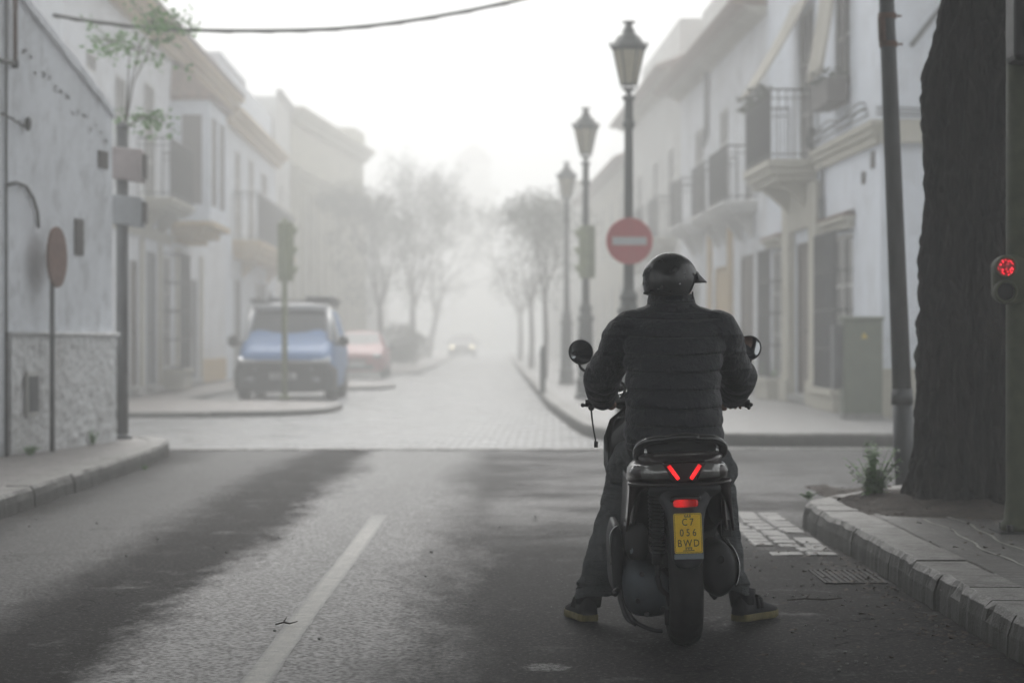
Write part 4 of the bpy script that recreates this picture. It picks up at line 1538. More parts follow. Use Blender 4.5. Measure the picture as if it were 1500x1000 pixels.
# dark post with two pale boxes at the left corner
D = 26.3
b = Vector((-4.24, D, .146))
lb = empty('signal_post', b, 'dark post with two weathered pale boxes at the corner of the low house', 'traffic light')
q = MB()
q.tube([b, b + Vector((0, 0, 3.35))], .066, 14)
q.lathe(b, [(.11, 0), (.11, .03), (.075, .05)], 12)
q.ball(b + Vector((0, 0, 3.38)), (.075, .075, .07), 10, 6)
q.build('post', M['galv'], lb, smooth=True)
M['pinkwhite'] = mat('weathered pinkish white box', (.42, .37, .37), .7, var=.2, scale=4, bump=.15)
M['palegrey'] = mat('weathered pale grey box', (.38, .40, .42), .7, var=.2, scale=4, bump=.15)
for z0, z1, m_ in ((2.95, 3.32, 'pinkwhite'), (2.46, 2.80, 'palegrey')):
    q = MB()
    q.hexa([(-4.35, D - .12, z0 + .02), (-4.02, D - .05, z0 - .02), (-4.02, D + .22, z0 - .02), (-4.35, D + .15, z0 + .02), (-4.35, D - .12, z1 + .0), (-4.02, D - .05, z1 - .03), (-4.02, D + .22, z1 - .03), (-4.35, D + .15, z1)])
    h_ = q.build('signal_box', M[m_], lb, bevel=.02)
    q = MB()
    q.hexa([(-4.017, D - .02, z0 + .03), (-3.99, D - .02, z0 + .03), (-3.99, D + .19, z0 + .03), (-4.017, D + .19, z0 + .03), (-4.017, D - .02, z1 - .08), (-3.99, D - .02, z1 - .08), (-3.99, D + .19, z1 - .08), (-4.017, D + .19, z1 - .08)])
    q.build('front_cover', M['shutter'], h_)

# cable slung across the street
q = MB()
ctl = [P(78, 22, 27), P(150, 33, 27.6), P(250, 43, 28.4), P(400, 45, 29.2), P(520, 40, 29.8), P(640, 24, 30.4), P(775, -4, 31), P(930, -50, 32), P(1150, -130, 33.5)]
pts = []
for i in range(len(ctl) - 1):
    p0, p1, p2, p3 = ctl[max(0, i - 1)], ctl[i], ctl[i + 1], ctl[min(len(ctl) - 1, i + 2)]
    for j in range(5):
        t_ = j / 5
        pts.append(.5 * ((2 * p1) + (-p0 + p2) * t_ + (2 * p0 - 5 * p1 + 4 * p2 - p3) * t_ * t_ + (-p0 + 3 * p1 - 3 * p2 + p3) * t_ ** 3))
pts.append(ctl[-1])
q.tube(pts, .020, 8)
for i in range(0, len(pts) - 1):
    q.tube([pts[i] + Vector((0, 0, -.018)), pts[i + 1] + Vector((0, 0, -.028 + .012 * (i % 2)))], .009, 5)
tag(q.build('overhead_cable', M['iron'], None, smooth=True), 'sagging dark cable slung across the top of the street', 'cable')


# ------------------------------------------------------------------ trees and plants
def leaf_quads(q, c, r, n, s0, s1, rnd, flat=1.):
    for _ in range(n):
        while True:
            p = Vector((rnd.uniform(-1, 1), rnd.uniform(-1, 1), rnd.uniform(-1, 1)))
            if p.length < 1:
                break
        p = c + Vector((p.x * r, p.y * r, p.z * r * flat))
        a = Vector((rnd.gauss(0, 1), rnd.gauss(0, 1), rnd.gauss(0, .6))).normalized()
        b = a.orthogonal().normalized()
        b = (b * math.cos(rnd.random() * 6) + a.cross(b) * math.sin(rnd.random() * 6)).normalized()
        s_ = rnd.uniform(s0, s1)
        q.add([p - a * s_, p + b * s_ * .42, p + a * s_, p - b * s_ * .42], [(0, 1, 2, 3)])


def branch(q, tips, p, d, L, r, lvl, rnd, spread=.6, up=.25, n=5):
    pts, rad = [p], [r]
    for i in range(n):
        d = (d + Vector((rnd.gauss(0, .16), rnd.gauss(0, .16), rnd.gauss(0, .10) + up * .16))).normalized()
        p = p + d * (L / n)
        pts.append(p)
        rad.append(r * (1 - .55 * (i + 1) / n))
    q.tube(pts, rad, 8 if r > .05 else (6 if r > .015 else 4), cap=False)
    if lvl == 0:
        tips += pts[2:]
        return
    kk = 3 if lvl > 1 else 4
    for i in range(kk):
        a = 2 * PI * i / kk + rnd.random() * 2
        s_ = d.orthogonal().normalized()
        s_ = s_ * math.cos(a) + d.cross(s_) * math.sin(a)
        at = pts[-1] if i < 2 else pts[rnd.randint(2, n)]
        branch(q, tips, at, (d + s_ * spread * rnd.uniform(.6, 1.3)).normalized(), L * rnd.uniform(.6, .82), rad[-1] * .8, lvl - 1, rnd, spread, up, n)


def street_tree(px, D, base, htop, width, label, seed, leaves=900, lean=0, lvl=4, trunk=2.2, r=.11, spread=.62, leafs=(.05, .11), mass=0):
    rnd = random.Random(seed)
    b = Vector(((px - CX) * D / F_PX, D, base))
    root = empty('street_tree', b, label, 'tree', 'street trees fading into the fog')
    q = MB()
    tips = []
    pts = [b, b + Vector((.03 + lean * .3, 0, trunk * .5)), b + Vector((lean, .05, trunk))]
    q.tube(pts, [r * 1.25, r, r * .85], 9)
    for i in range(4):
        a = 2 * PI * i / 4 + rnd.random()
        branch(q, tips, pts[-1], Vector((math.cos(a) * .42, math.sin(a) * .42, 1)).normalized(), (htop - trunk) * .42, r * .6, lvl - 1, rnd, spread, .5)
    q.build('trunk', M['twig'], root)
    q = MB()
    for t_ in tips:
        if rnd.random() < .85:
            leaf_quads(q, t_, .34, max(2, int(leaves / len(tips) * 4. + rnd.random())), leafs[0] * .7, leafs[1] * .7, rnd)
    zc, rh = (base + trunk * .95 + htop) / 2, (htop - trunk * .95) / 2
    for _ in range(mass):
        while True:
            p = Vector((rnd.uniform(-1, 1), rnd.uniform(-1, 1), rnd.uniform(-1, 1)))
            if p.length < 1:
                break
        c_ = Vector((b.x + lean + p.x * width * .5, b.y + p.y * width * .5, zc + p.z * rh))
        if noise.noise(c_ * .9) > -.12:
            leaf_quads(q, c_, .38, 16, leafs[0] * .7, leafs[1] * .75, rnd)
    q.build('crown', M['leafgrey'], root)
    return root


street_tree(556, 92, .15, 6.9, 4, 'nearer small tree on the left behind the red car, thin leafy crown', 21, 1800, trunk=2.2, spread=.7, mass=330)
street_tree(604, 108, .15, 8.6, 4, 'taller tree on the left behind the round hedge bush', 8, 1800, r=.14, trunk=2.4, spread=.7, mass=380)
street_tree(628, 135, .15, 9.5, 4, 'faintest left hand tree reaching over the street in the fog', 14, 1800, r=.15, lean=.4, spread=.7, mass=300)
street_tree(798, 66, .15, 4.9, 2.6, 'nearest right hand street tree with sparse ragged crown', 5, 700, r=.07, leafs=(.04, .09), mass=70)
street_tree(778, 88, .15, 6.2, 3, 'middle right hand street tree behind the ragged one', 12, 900, r=.09, mass=110)
street_tree(762, 120, .15, 7.5, 3, 'most distant right hand street tree', 17, 900, r=.12, mass=160)

rnd = random.Random(2)
q = MB()
c = Vector((-4.35, 95, .95))
for i in range(2600):
    a, b_ = rnd.random() * 6.283, math.asin(rnd.uniform(-.9, 1))
    rr_ = rnd.uniform(.72, 1.02) * (1 + .35 * noise.noise(Vector((math.cos(a) * 2.2, math.sin(a) * 2.2, b_ * 2))))
    p = c + Vector((math.cos(a) * math.cos(b_) * .95 * rr_, math.sin(a) * math.cos(b_) * 1.2 * rr_, math.sin(b_) * .82 * rr_))
    leaf_quads(q, p, .06, 1, .05, .09, rnd)
q.ball(c - Vector((0, 0, .2)), (.62, .8, .5), 14, 10)
tag(q.build('hedge_bush', M['leafgrey']), 'rounded dense dark bush under the left trees', 'bush')

# the big trunk on the right
tk = empty('big_tree', (2.96, 15.45, .1), 'massive dark rough barked tree trunk on the right pavement', 'tree')


def bark():
    t = NT('deep furrowed dark bark')
    v = t.map(scale=(1, 1, .22))
    n1 = t.noise(11, 7, .68, v, 1.2)
    n2 = t.noise(34, 5, .7, t.map(scale=(1, 1, .35)))
    vv = t.n('ShaderNodeTexVoronoi', Vector=t.map(scale=(1, 1, .28)), Scale=17., _feature='DISTANCE_TO_EDGE').outputs['Distance']
    fur = t.ramp(vv, [(0., 0.), (.16, 1.)])
    c = t.mix(t.ramp(n1, [(.38, 0.), (.62, 1.)]), (.004, .004, .0038), (.045, .040, .036))
    c = t.mix(t.math('MULTIPLY', t.ramp(t.noise(3., 5), [(.5, 0.), (.7, .5)]), 1.), c, (.05, .036, .030))
    h = t.math('ADD', t.math('MULTIPLY', fur, .8), t.math('ADD', n1, t.math('MULTIPLY', n2, .5)))
    return t.set(Base__Color=c, Roughness=.8, Specular__IOR__Level=.35, Normal=t.bump(h, .9, .035))


M['bark'] = bark()
q = MB()
keys = [(.05, 2.96, .46), (.3, 2.955, .395), (.6, 2.955, .345), (1.2, 2.955, .322), (1.6, 2.955, .325), (2.0, 2.96, .300), (2.45, 2.985, .318), (2.9, 3.01, .335), (3.3, 3.07, .31), (3.8, 3.15, .30), (4.4, 3.22, .31), (5.2, 3.28, .34)]
rings = []
nr, na = 330, 150
for j in range(nr + 1):
    z = .05 + (5.15) * (j / nr)
    for i in range(len(keys) - 1):
        if keys[i + 1][0] >= z:
            break
    t_ = (z - keys[i][0]) / (keys[i + 1][0] - keys[i][0])
    t_ = max(0, min(1, t_))
    cxk = keys[i][1] + (keys[i + 1][1] - keys[i][1]) * t_
    rk = keys[i][2] + (keys[i + 1][2] - keys[i][2]) * t_
    ring = []
    for k_ in range(na):
        a = 2 * PI * k_ / na
        ca, sa = math.cos(a), math.sin(a)
        r_ = rk
        flare = max(0, 1 - z / 1.0) ** 2
        r_ += flare * .08 * math.sin(a * 5 + 1.3)
        r_ += .035 * noise.noise(Vector((ca * 1.6, sa * 1.6, z * .9)))
        nn = noise.noise(Vector((ca * 6.5, sa * 6.5, z * 2.2)))
        r_ += .034 * (1 - abs(nn) * 3)
        r_ += .024 * noise.noise(Vector((ca * 17, sa * 17, z * 6)))
        r_ += .012 * max(0, noise.noise(Vector((ca * 9, sa * 9, z * 11 + 4)))) * 2
        ring.append((cxk + r_ * ca, 15.45 + r_ * sa, z))
    rings.append(ring)
q.rings(rings)
q.build('trunk', M['bark'], tk, smooth=True)


def broad_crown(root, topc, seed, R0, zc, fl, n, sx=-1.6):
    rnd = random.Random(seed)
    q = MB()
    tips = []
    for i in range(6):
        a = 2 * PI * i / 6 + .4
        branch(q, tips, topc, Vector((math.cos(a) * .9, math.sin(a) * .9, .9)).normalized(), 2.6, .19, 3, rnd, .6, .25)
    q.build('limbs', M['bark'], root)
    q = MB()
    for t_ in tips:
        if t_.z > 4.9:
            leaf_quads(q, t_, .6, 10, .07, .15, rnd)
    cl = []
    for _ in range(n):
        while True:
            p = Vector((rnd.uniform(-1, 1), rnd.uniform(-1, 1), rnd.uniform(-.75, 1)))
            if .35 < p.length < 1:
                break
        cl.append(Vector((topc.x + sx + p.x * R0, topc.y + p.y * R0, zc + p.z * fl)))
    for c_ in cl:
        if c_.z > 5.1 + max(0, c_.y - 16) * .22:
            leaf_quads(q, c_, .85, 50, .13, .24, rnd)
    q.build('crown', M['leafgrey'], root)


broad_crown(tk, Vector((3.28, 15.45, 5.1)), 44, 6.8, 8.2, 3.2, 480)  # unseen crown, made denser and pulled across the road to shade it
for (x, y, sd, lab) in ((3.1, 5.2, 51, 'big unseen tree added on the right pavement just before the rider to shade the road'), (3.2, -4.8, 52, 'unseen tree added farther back on the right pavement to block sky light'), (-4.9, 5.5, 53, 'unseen tree added on the left pavement to shade the near fog')):
    rt = empty('big_tree', (x, y, .1), lab, 'tree')  # unseen trees, added to keep sky and sun off the near fog and road
    q = MB()
    q.tube([(x, y, .1), (x, y, .5), (x, y, 2.5), (x + .1, y, 5.2)], [.42, .34, .31, .3], 20)
    q.build('trunk', M['bark'], rt, smooth=True)
    broad_crown(rt, Vector((x + .1, y, 5.1)), sd, 6.6, 8.2, 3.2, 400, 1.2 if x < 0 else -1.6)


def weed(loc, h, n, label, seed, spread=.5, leaf=.035, name='weed', stalk=True):
    rnd = random.Random(seed)
    root = empty(name, loc, label, 'plant')
    q, s_ = MB(), MB()
    for i in range(n):
        a = rnd.random() * 6.283
        hh_ = h * rnd.uniform(.45, 1.) if i else h
        lean = rnd.uniform(.1, 1) * spread * (0.15 if i == 0 else 1)
        pts = []
        for k_ in range(7):
            t_ = k_ / 6
            pts.append(Vector(loc) + Vector((math.cos(a) * lean * h * t_ ** 1.4, math.sin(a) * lean * h * t_ ** 1.4, hh_ * t_ * (1 - .12 * lean * t_))))
        s_.tube(pts, [.006, .005, .005, .004, .003, .002, .001], 5)
        for k_ in range(int(hh_ / leaf * 1.7)):
            t_ = rnd.uniform(.12, .98)
            p = pts[int(t_ * 6)].lerp(pts[min(6, int(t_ * 6) + 1)], t_ * 6 % 1)
            b_ = rnd.random() * 6.283
            d_ = Vector((math.cos(b_), math.sin(b_), rnd.uniform(-.1, .5))).normalized()
            sz = leaf * rnd.uniform(.7, 1.4) * (1.25 - .75 * t_)
            w_ = d_.cross(Vector((0, 0, 1))).normalized()
            m1 = p + d_ * sz * .9 + Vector((0, 0, .1 * sz))
            tip = p + d_ * sz * 2.1 - Vector((0, 0, .5 * sz))
            q.add([p, m1 - w_ * sz * .62, tip, m1 + w_ * sz * .62, m1 - Vector((0, 0, .12 * sz))], [(0, 1, 4), (1, 2, 4), (2, 3, 4), (3, 0, 4)])
    s_.build('stems', M['leaf'], root)
    q.build('leaves', M['leaf'], root)


weed((2.385, 15.9, .17), .43, 30, 'leafy green weed growing beside the big tree trunk', 3, .5, .034)
weed((1.98, 16.15, .165), .06, 16, 'tiny green tuft on the kerb stones left of the leafy weed', 6, 1.2, .012, 'weed_tuft')
weed((-4.50, 22.6, .146), .10, 34, 'low grassy tuft at the left foot of the whitewashed wall', 8, 1.3, .014, 'weed_tuft')
weed((-4.30, 24.8, .146), .17, 12, 'thin weed by the rough plinth near the corner', 9, .5, .014, 'weed_tuft')
weed((-3.46, 22.8, .0), .05, 18, 'tiny weed growing in the left gutter against the kerb', 19, 1.2, .01, 'weed_tuft')
weed((4.75, 44.0, .15), .75, 26, 'hazy bush of green weeds against the wall past the barred windows', 12, .5, .06, 'wall_bush')

# wild sapling sprouting above the corner post
sp_ = empty('wild_sapling', (-4.35, 26.55, 3.2), 'spindly wild sapling sprouting over the roof corner of the low house', 'plant')
rnd = random.Random(6)
q, lf = MB(), MB()
b = P(183, 190, 26.5)
stems = [[(183, 190), (190, 130), (205, 70), (222, 35)], [(183, 190), (196, 120), (225, 60), (255, 40)], [(183, 190), (188, 110), (190, 70), (165, 62)], [(190, 185), (205, 172), (222, 170)]]
for k_, st in enumerate(stems):
    pts = [P(x, y, 26.5 + .1 * k_ * i) for i, (x, y) in enumerate(st)]
    q.tube(pts, [.010, .008, .006, .003][:len(pts)], 5)
    for j in range(len(pts) - 1, max(0, len(pts) - 3), -1):
        for _ in range(9 if j == len(pts) - 1 else 4):
            e_ = pts[j] + Vector((rnd.gauss(0, .20), rnd.gauss(0, .15), rnd.gauss(0, .10)))
            q.tube([pts[j], (pts[j] + e_) / 2 + Vector((0, 0, .02)), e_], [.005, .004, .002], 4)
            leaf_quads(lf, e_, .12, 12, .022, .05, rnd)
            leaf_quads(lf, (pts[j] + e_) / 2, .10, 5, .022, .045, rnd)
q.build('stems', M['twig'], sp_)
lf.build('leaves', M['leaf'], sp_)
# ------------------------------------------------------------------ vehicles (front towards the camera, -Y)
M['van_blue'] = mat('blue van paint', (.10, .22, .46), .55, 0, var=.08, scale=2, coat=.12, rvar=.05)
M['white_paint'] = mat('white car paint', (.55, .56, .57), .3, 0, var=.06, scale=2, coat=.5, rvar=.05)
M['car_red'] = mat('red car paint', (.30, .05, .06), .5, 0, var=.08, scale=2, coat=.15, rvar=.05)
M['headglass'] = mat('clear headlamp', (.34, .36, .38), .12, .3, var=.3, scale=12, rvar=.05)
M['plate_white'] = mat('white number plate', (.6, .61, .6), .5, var=.05)
M['darkgrey'] = mat('dark grey plastic', (.035, .037, .04), .55, var=.2)


def car_body(root, cx, y0, st, m):
    """st: stations (y, z_bottom, z_belt, z_top, half width bottom, half width belt, half width top)"""
    q = MB()
    rings = []
    for (y, zb, zm, zt, wb, wm, wt) in st:
        half = [(0, zb), (wb * .9, zb), (wb, zb + .06), (wb + (wm - wb) * .6, zb + (zm - zb) * .5), (wm, zm - .06), (wm - .02, zm), (wt + (wm - wt) * .12, zm + (zt - zm) * .75), (wt * .93, zt - (zt - zm) * .06), (wt * .6, zt), (0, zt + .01)]
        ring = [(cx + x, y0 + y, z) for x, z in half] + [(cx - x, y0 + y, z) for x, z in half[-2:0:-1]]
        rings.append(ring)
    q.rings(rings)
    o = q.build('body', m, root, smooth=True, bevel=.0, sub=1)
    return o


def wheel(root, x, y, r, w, side):
    q = MB()
    q.lathe((x, y, r), [(r * .62, -w / 2), (r * .93, -w / 2), (r, -w / 2 + .03), (r, w / 2 - .03), (r * .93, w / 2), (r * .62, w / 2)], 28, 'x')
    o = q.build('wheel', M['rubber'], root, smooth=False)
    q = MB()
    q.lathe((x, y, r), [(.03, side * (w / 2 + .0)), (r * .2, side * (w / 2 - .01)), (r * .58, side * (w / 2 - .03)), (r * .63, side * (w / 2 - .005)), (r * .63, -side * w / 4), (.03, -side * w / 4)], 20, 'x')
    q.build('rim', M['headglass'], o, smooth=False)


def quad(q, a, b, c, d, n=6, bulge=0., bv=(0, -1, 0)):
    a, b, c, d = map(Vector, (a, b, c, d))
    q.sheet(lambda u, v: a.lerp(b, u).lerp(d.lerp(c, u), v) + Vector(bv) * bulge * math.sin(PI * u), n, n)


# the van
vx, vy = -4.50, 47.6
V = empty('parked_van', (vx, vy, 0), 'blue van with black bumper and loaded roof rack, parked facing us', 'van')
W = .97
car_body(V, vx, vy, [(0.0, .28, .62, .80, .74, .84, .74), (.04, .20, .70, .93, .90, .93, .80), (.30, .20, .80, 1.06, .95, W, .86), (.92, .20, 1.00, 1.22, .96, W, .90), (1.02, .20, 1.02, 1.30, .96, W, .86),
                     (1.62, .20, 1.05, 1.84, .97, W, .77), (1.95, .20, 1.06, 1.90, .97, W, .78), (3.2, .20, 1.06, 1.91, .97, W, .78), (4.7, .22, 1.06, 1.90, .96, W, .77), (4.98, .28, 1.0, 1.84, .90, .93, .74)], M['van_blue'])
q = MB()
quad(q, (vx - .80, vy + .96, 1.20), (vx + .80, vy + .96, 1.20), (vx + .69, vy + 1.56, 1.80), (vx - .69, vy + 1.56, 1.80), 10, .05)
ws = q.build('windscreen', M['glass'], V, smooth=True)
q = MB()
for s_ in (-1, 1):
    q.tube([(vx + s_ * .86, vy + .90, 1.16), (vx + s_ * .765, vy + 1.56, 1.84)], .07, 8)
q.tube([(vx - .76, vy + 1.55, 1.85), (vx - .3, vy + 1.50, 1.872), (vx + .3, vy + 1.50, 1.872), (vx + .76, vy + 1.55, 1.85)], .075, 8)
q.build('windscreen_frame', M['white_paint'], V, smooth=True)
q = MB()
for s_ in (-.35, .35):
    q.tube([(vx + s_, vy + .93, 1.19), (vx + s_ + .42, vy + .98, 1.24)], .012, 5)
q.build('wipers', M['black'], V)
q = MB()
for (y_, k_, zt_) in ((.55, .99, .78), (.30, 1.0, .80), (.06, .985, .80), (-.06, .95, .79), (-.12, .88, .74)):
    pr = [(-.99, .22), (-.6, .17), (.6, .17), (.99, .22), (1., .60), (.90, zt_), (.5, zt_ + .015), (-.5, zt_ + .015), (-.90, zt_), (-1., .60)]
    rr_ = [(vx + x * k_ * 1.0, vy + y_, z) for x, z in pr]
    if y_ == .55:
        RNG = []
    RNG.append(rr_)
q.rings(RNG)
bp = q.build('bumper', M['darkgrey'], V, bevel=.03)
q = MB()
for i in range(3):
    q.box(vx - .44, vx + .44, vy - .145, vy - .118, .60 + i * .065, .635 + i * .065)
q.build('grille', M['black'], V, bevel=.006)
for s_ in (-1, 1):
    q = MB()
    q.hexa([(vx + s_ * .52, vy - .14, .60), (vx + s_ * .90, vy - .06, .60), (vx + s_ * .90, vy + .2, .66), (vx + s_ * .52, vy + .1, .66),
            (vx + s_ * .56, vy - .10, .79), (vx + s_ * .93, vy + .02, .83), (vx + s_ * .88, vy + .25, .90), (vx + s_ * .56, vy + .1, .86)])
    q.build('headlight', M['headglass'], V, bevel=.02)
    q = MB()
    q.ball((vx + s_ * 1.11, vy + .98, 1.18), (.11, .07, .12), 12, 8)
    q.tube([(vx + s_ * .93, vy + 1.0, 1.12), (vx + s_ * 1.06, vy + 1.0, 1.14)], .03, 6)
    q.build('wing_mirror', M['black'], V, smooth=True)
    q = MB()
    quad(q, (vx + s_ * (W + .004), vy + 1.15, 1.12), (vx + s_ * (W + .004), vy + 2.1, 1.12), (vx + s_ * .835, vy + 2.1, 1.70), (vx + s_ * .835, vy + 1.66, 1.70), 3)
    q.build('side_window', M['glass'], V)
    q = MB()
    q.ball((vx + s_ * .64, vy - .125, .42), (.09, .02, .05), 10, 6)
    q.build('fog_light', M['headglass'], V, smooth=True)
for yy in (.95, 3.95):
    for s_ in (-1, 1):
        wheel(V, vx + s_ * .86, vy + yy, .34, .22, s_)
q = MB()
q.box(vx - .26, vx + .26, vy - .150, vy - .125, .44, .55)
pl_ = q.build('number_plate', M['plate_white'], V, bevel=.005)
q = MB()
for i in range(7):
    if i != 4:
        q.box(vx - .21 + i * .06, vx - .175 + i * .06, vy - .153, vy - .1505, .46, .53)
q.build('plate_marks', M['black'], pl_)
q = MB()
for yy in (1.75, 2.8, 3.9):
    q.box(vx - .86, vx + .86, vy + yy, vy + yy + .06, 1.97, 2.01)
    for s_ in (-1, 1):
        q.box(vx + s_ * .76 - .025, vx + s_ * .76 + .025, vy + yy, vy + yy + .06, 1.86, 1.97)
for s_ in (-1, 1):
    q.box(vx + s_ * .8 - .02, vx + s_ * .8 + .02, vy + 1.65, vy + 4.1, 2.012, 2.05)
q.build('roof_rack', M['black'], V)
q = MB()
q.box(vx + .28, vx + .80, vy + 1.8, vy + 3.8, 2.013, 2.09)
q.tube([(vx - .45, vy + 1.7, 2.06), (vx - .45, vy + 4.0, 2.06)], .04, 8)
tag(q.build('rack_load', M['darkgrey'], None, bevel=.01), 'dark flat load and tube lying on the van roof rack', 'load')


def small_car(x, y, name, label, paint, W=.86, glow=False, scale=1.0):
    c_ = empty(name, (x, y, 0), label, 'car')
    car_body(c_, x, y, [(0, .30, .52, .66, .58, .70, .6), (.06, .22, .60, .76, .78, .80, .68), (.5, .20, .72, .88, W, W, .74), (1.05, .20, .86, .98, W, W, .78), (1.15, .20, .88, 1.02, W, W, .74),
                        (1.85, .20, .90, 1.42, W, W, .60), (2.4, .20, .92, 1.47, W, W, .60), (3.3, .22, .92, 1.42, W, W, .58), (3.9, .25, .9, 1.05, W * .96, W * .96, .62), (4.0, .3, .8, .95, .7, .76, .6)], paint)
    q = MB()
    quad(q, (x - .68, y + 1.09, .97), (x + .68, y + 1.09, .97), (x + .54, y + 1.80, 1.39), (x - .54, y + 1.80, 1.39), 8, .05)
    q.build('windscreen', M['glass'], c_, smooth=True)
    q = MB()
    q.box(x - .5, x + .5, y - .02, y + .03, .28, .44)
    q.box(x - .3, x + .3, y - .015, y + .04, .52, .6)
    q.build('grille', M['black'], c_, bevel=.01)
    q = MB()
    q.box(x - .24, x + .24, y - .045, y - .022, .40, .5)
    q.build('number_plate', M['plate_white'], c_)
    for s_ in (-1, 1):
        q = MB()
        q.ball((x + s_ * .6, y + .12, .68), (.17, .13, .085), 14, 8)
        q.build('headlight', M['beam'] if glow else M['headglass'], c_, smooth=True)
        q = MB()
        q.ball((x + s_ * .98, y + 1.25, .98), (.09, .06, .07), 10, 6)
        q.build('wing_mirror', M['black'], c_, smooth=True)
        q = MB()
        quad(q, (x + s_ * (W + .003), y + 1.35, .96), (x + s_ * (W + .003), y + 3.4, .97), (x + s_ * .665, y + 3.1, 1.36), (x + s_ * .665, y + 1.95, 1.36), 3)
        q.build('side_window', M['glass'], c_)
    for yy in (.75, 3.25):
        for s_ in (-1, 1):
            wheel(c_, x + s_ * .76, y + yy, .30, .19, s_)
    return c_


M['beam'] = emit('lit car headlamp', (1, .88, .6), 3, (.5, .5, .45))
small_car(-4.72, 73.5, 'parked_car', 'reddish car parked behind the van, half lost in fog', M['car_red'])
small_car(-3.1, 150, 'approaching_car', 'tiny far off car with glowing headlights in the fog', M['darkgrey'], glow=True)
# ------------------------------------------------------------------ the scooter
SX, SY = .697, 9.76
ROLL = R(-1.8)
S = empty('scooter', (SX, SY, 0), 'dark maxi scooter seen from behind with yellow number plate, ridden by the man', 'scooter', rot=(0, ROLL, 0))
S_mat = Matrix.Translation((SX, SY, 0)) @ Matrix.Rotation(ROLL, 4, 'Y')
S_inv = S_mat.inverted()


def LP(px, py, D):
    return S_inv @ P(px, py, D)


def SB(q, name, m, parent=S, **k):
    return q.build(name, m, parent, local=True, **k)


M['bodydark'] = mat('dark brown metallic paint', (.036, .026, .026), .30, .35, var=.12, scale=3, coat=.7, rvar=.05)
M['undertail'] = mat('matt grey black plastic', (.026, .027, .031), .5, 0, var=.3, scale=8, bump=.15, bscale=300, bdist=.0006)
M['alloy'] = mat('dirty grey alloy casing', (.055, .064, .075), .5, .55, var=.35, scale=9, bump=.25, bscale=50)
M['blackalloy'] = mat('sooty black metal', (.024, .024, .026), .5, .3, var=.35, scale=12, bump=.2)
M['chrome'] = mat('scratched chrome', (.45, .45, .45), .18, 1., var=.15, scale=12, rvar=.06)
M['lens_clear'] = mat('smoked indicator lens', (.24, .24, .23), .08, .35, var=.25, scale=4, coat=1., rvar=.04)
M['lens_dark'] = mat('dark red tail lens', (.022, .006, .006), .10, 0, var=.2, coat=1., rvar=.04)
t = NT('lit red tail lamp')
sp1 = t.n('ShaderNodeSeparateXYZ', Vector=t.tc)
gl1 = t.ramp(t.n('ShaderNodeMapRange', Value=sp1.outputs[2], i1=.685, i2=.748).outputs[0], [(0., .7), (.35, 1.), (.8, .45), (1., .3)])
M['red_on'] = t.set(Base__Color=(.3, .01, .01), Roughness=.2, Emission__Color=(1., .015, .018), Emission__Strength=t.math('MULTIPLY', gl1, t.math('ADD', .9, t.noise(160, 2))))
M['reflector_glow'] = NT('red reflector with painted glow')  # a reflector, not a lamp: its red gleam is put in as uneven emission
t = M['reflector_glow']
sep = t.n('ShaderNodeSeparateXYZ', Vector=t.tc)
M['reflector_glow'] = t.set(Base__Color=(.30, .012, .012), Roughness=.2, Emission__Color=(1, .02, .02),
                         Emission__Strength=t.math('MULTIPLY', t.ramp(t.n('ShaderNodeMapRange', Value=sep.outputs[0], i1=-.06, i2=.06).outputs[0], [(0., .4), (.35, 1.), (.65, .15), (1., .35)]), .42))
M['plate_yellow'] = mat('yellow moped plate', (1., .62, .025), .42, 0, var=.10, scale=25, rvar=.05)
M['ink'] = mat('black plate lettering', (.012, .010, .008), .5)

# wheels --------------------------------------------------------------
def tyre(c, R_, w, name, rimr):
    q = MB()
    n = 96
    rings = []
    prof = []
    m = 14
    for i in range(m + 1):
        a = -PI * .5 + PI * i / m
        prof.append((R_ - .062 + .062 * math.cos(a) ** .8 if abs(math.cos(a)) > 1e-6 else R_ - .062, w / 2 * math.sin(a)))
    prof = [(rimr, -w * .40)] + prof + [(rimr, w * .40)]
    for k in range(n):
        ring = []
        th = 2 * PI * k / n
        for j, (r_, x) in enumerate(prof):
            rr_ = r_
            if 3 < j < len(prof) - 4:
                s_ = abs(x) / (w / 2)
                groove = (math.sin(th * 26 + s_ * 5 * (1 if x > 0 else -1)) > .55) and .2 < s_ < .9
                rr_ -= .010 if groove else 0
            if abs(x) < .004:
                rr_ -= .005
            ring.append(Vector((c[0] + x, c[1] + rr_ * math.cos(th), c[2] + rr_ * math.sin(th))))
        rings.append(ring)
    rings.append(rings[0])
    q.rings(rings, cap=False, close=False)
    o = SB(q, name, M['rubber'], smooth=True)
    q = MB()
    q.lathe(c, [(rimr + .008, -w * .42), (rimr + .01, -w * .36), (rimr - .03, -w * .25), (rimr - .03, w * .25), (rimr + .01, w * .36), (rimr + .008, w * .42)], 40, 'x')
    for k in range(5):
        a = 2 * PI * k / 5
        q.tube([(c[0], c[1] + .03 * math.cos(a), c[2] + .03 * math.sin(a)), (c[0], c[1] + rimr * math.cos(a), c[2] + rimr * math.sin(a))], .02, 8)
    q.lathe(c, [(.0, -.06), (.045, -.06), (.045, .06), (.0, .06)], 16, 'x')
    SB(q, 'rim', M['blackalloy'], o)
    return o


tyre((0, 0, .275), .275, .136, 'rear_wheel', .178)
tyre((0, 1.37, .285), .285, .11, 'front_wheel', .19)

# tail body: lofted from rear to the seat ----------------------------------
def loft(secs, n=28):
    q = MB()
    q.rings([sell(cx, cz, hw, hh, y, n, e) for (y, cx, cz, hw, hh, e) in secs])
    return q


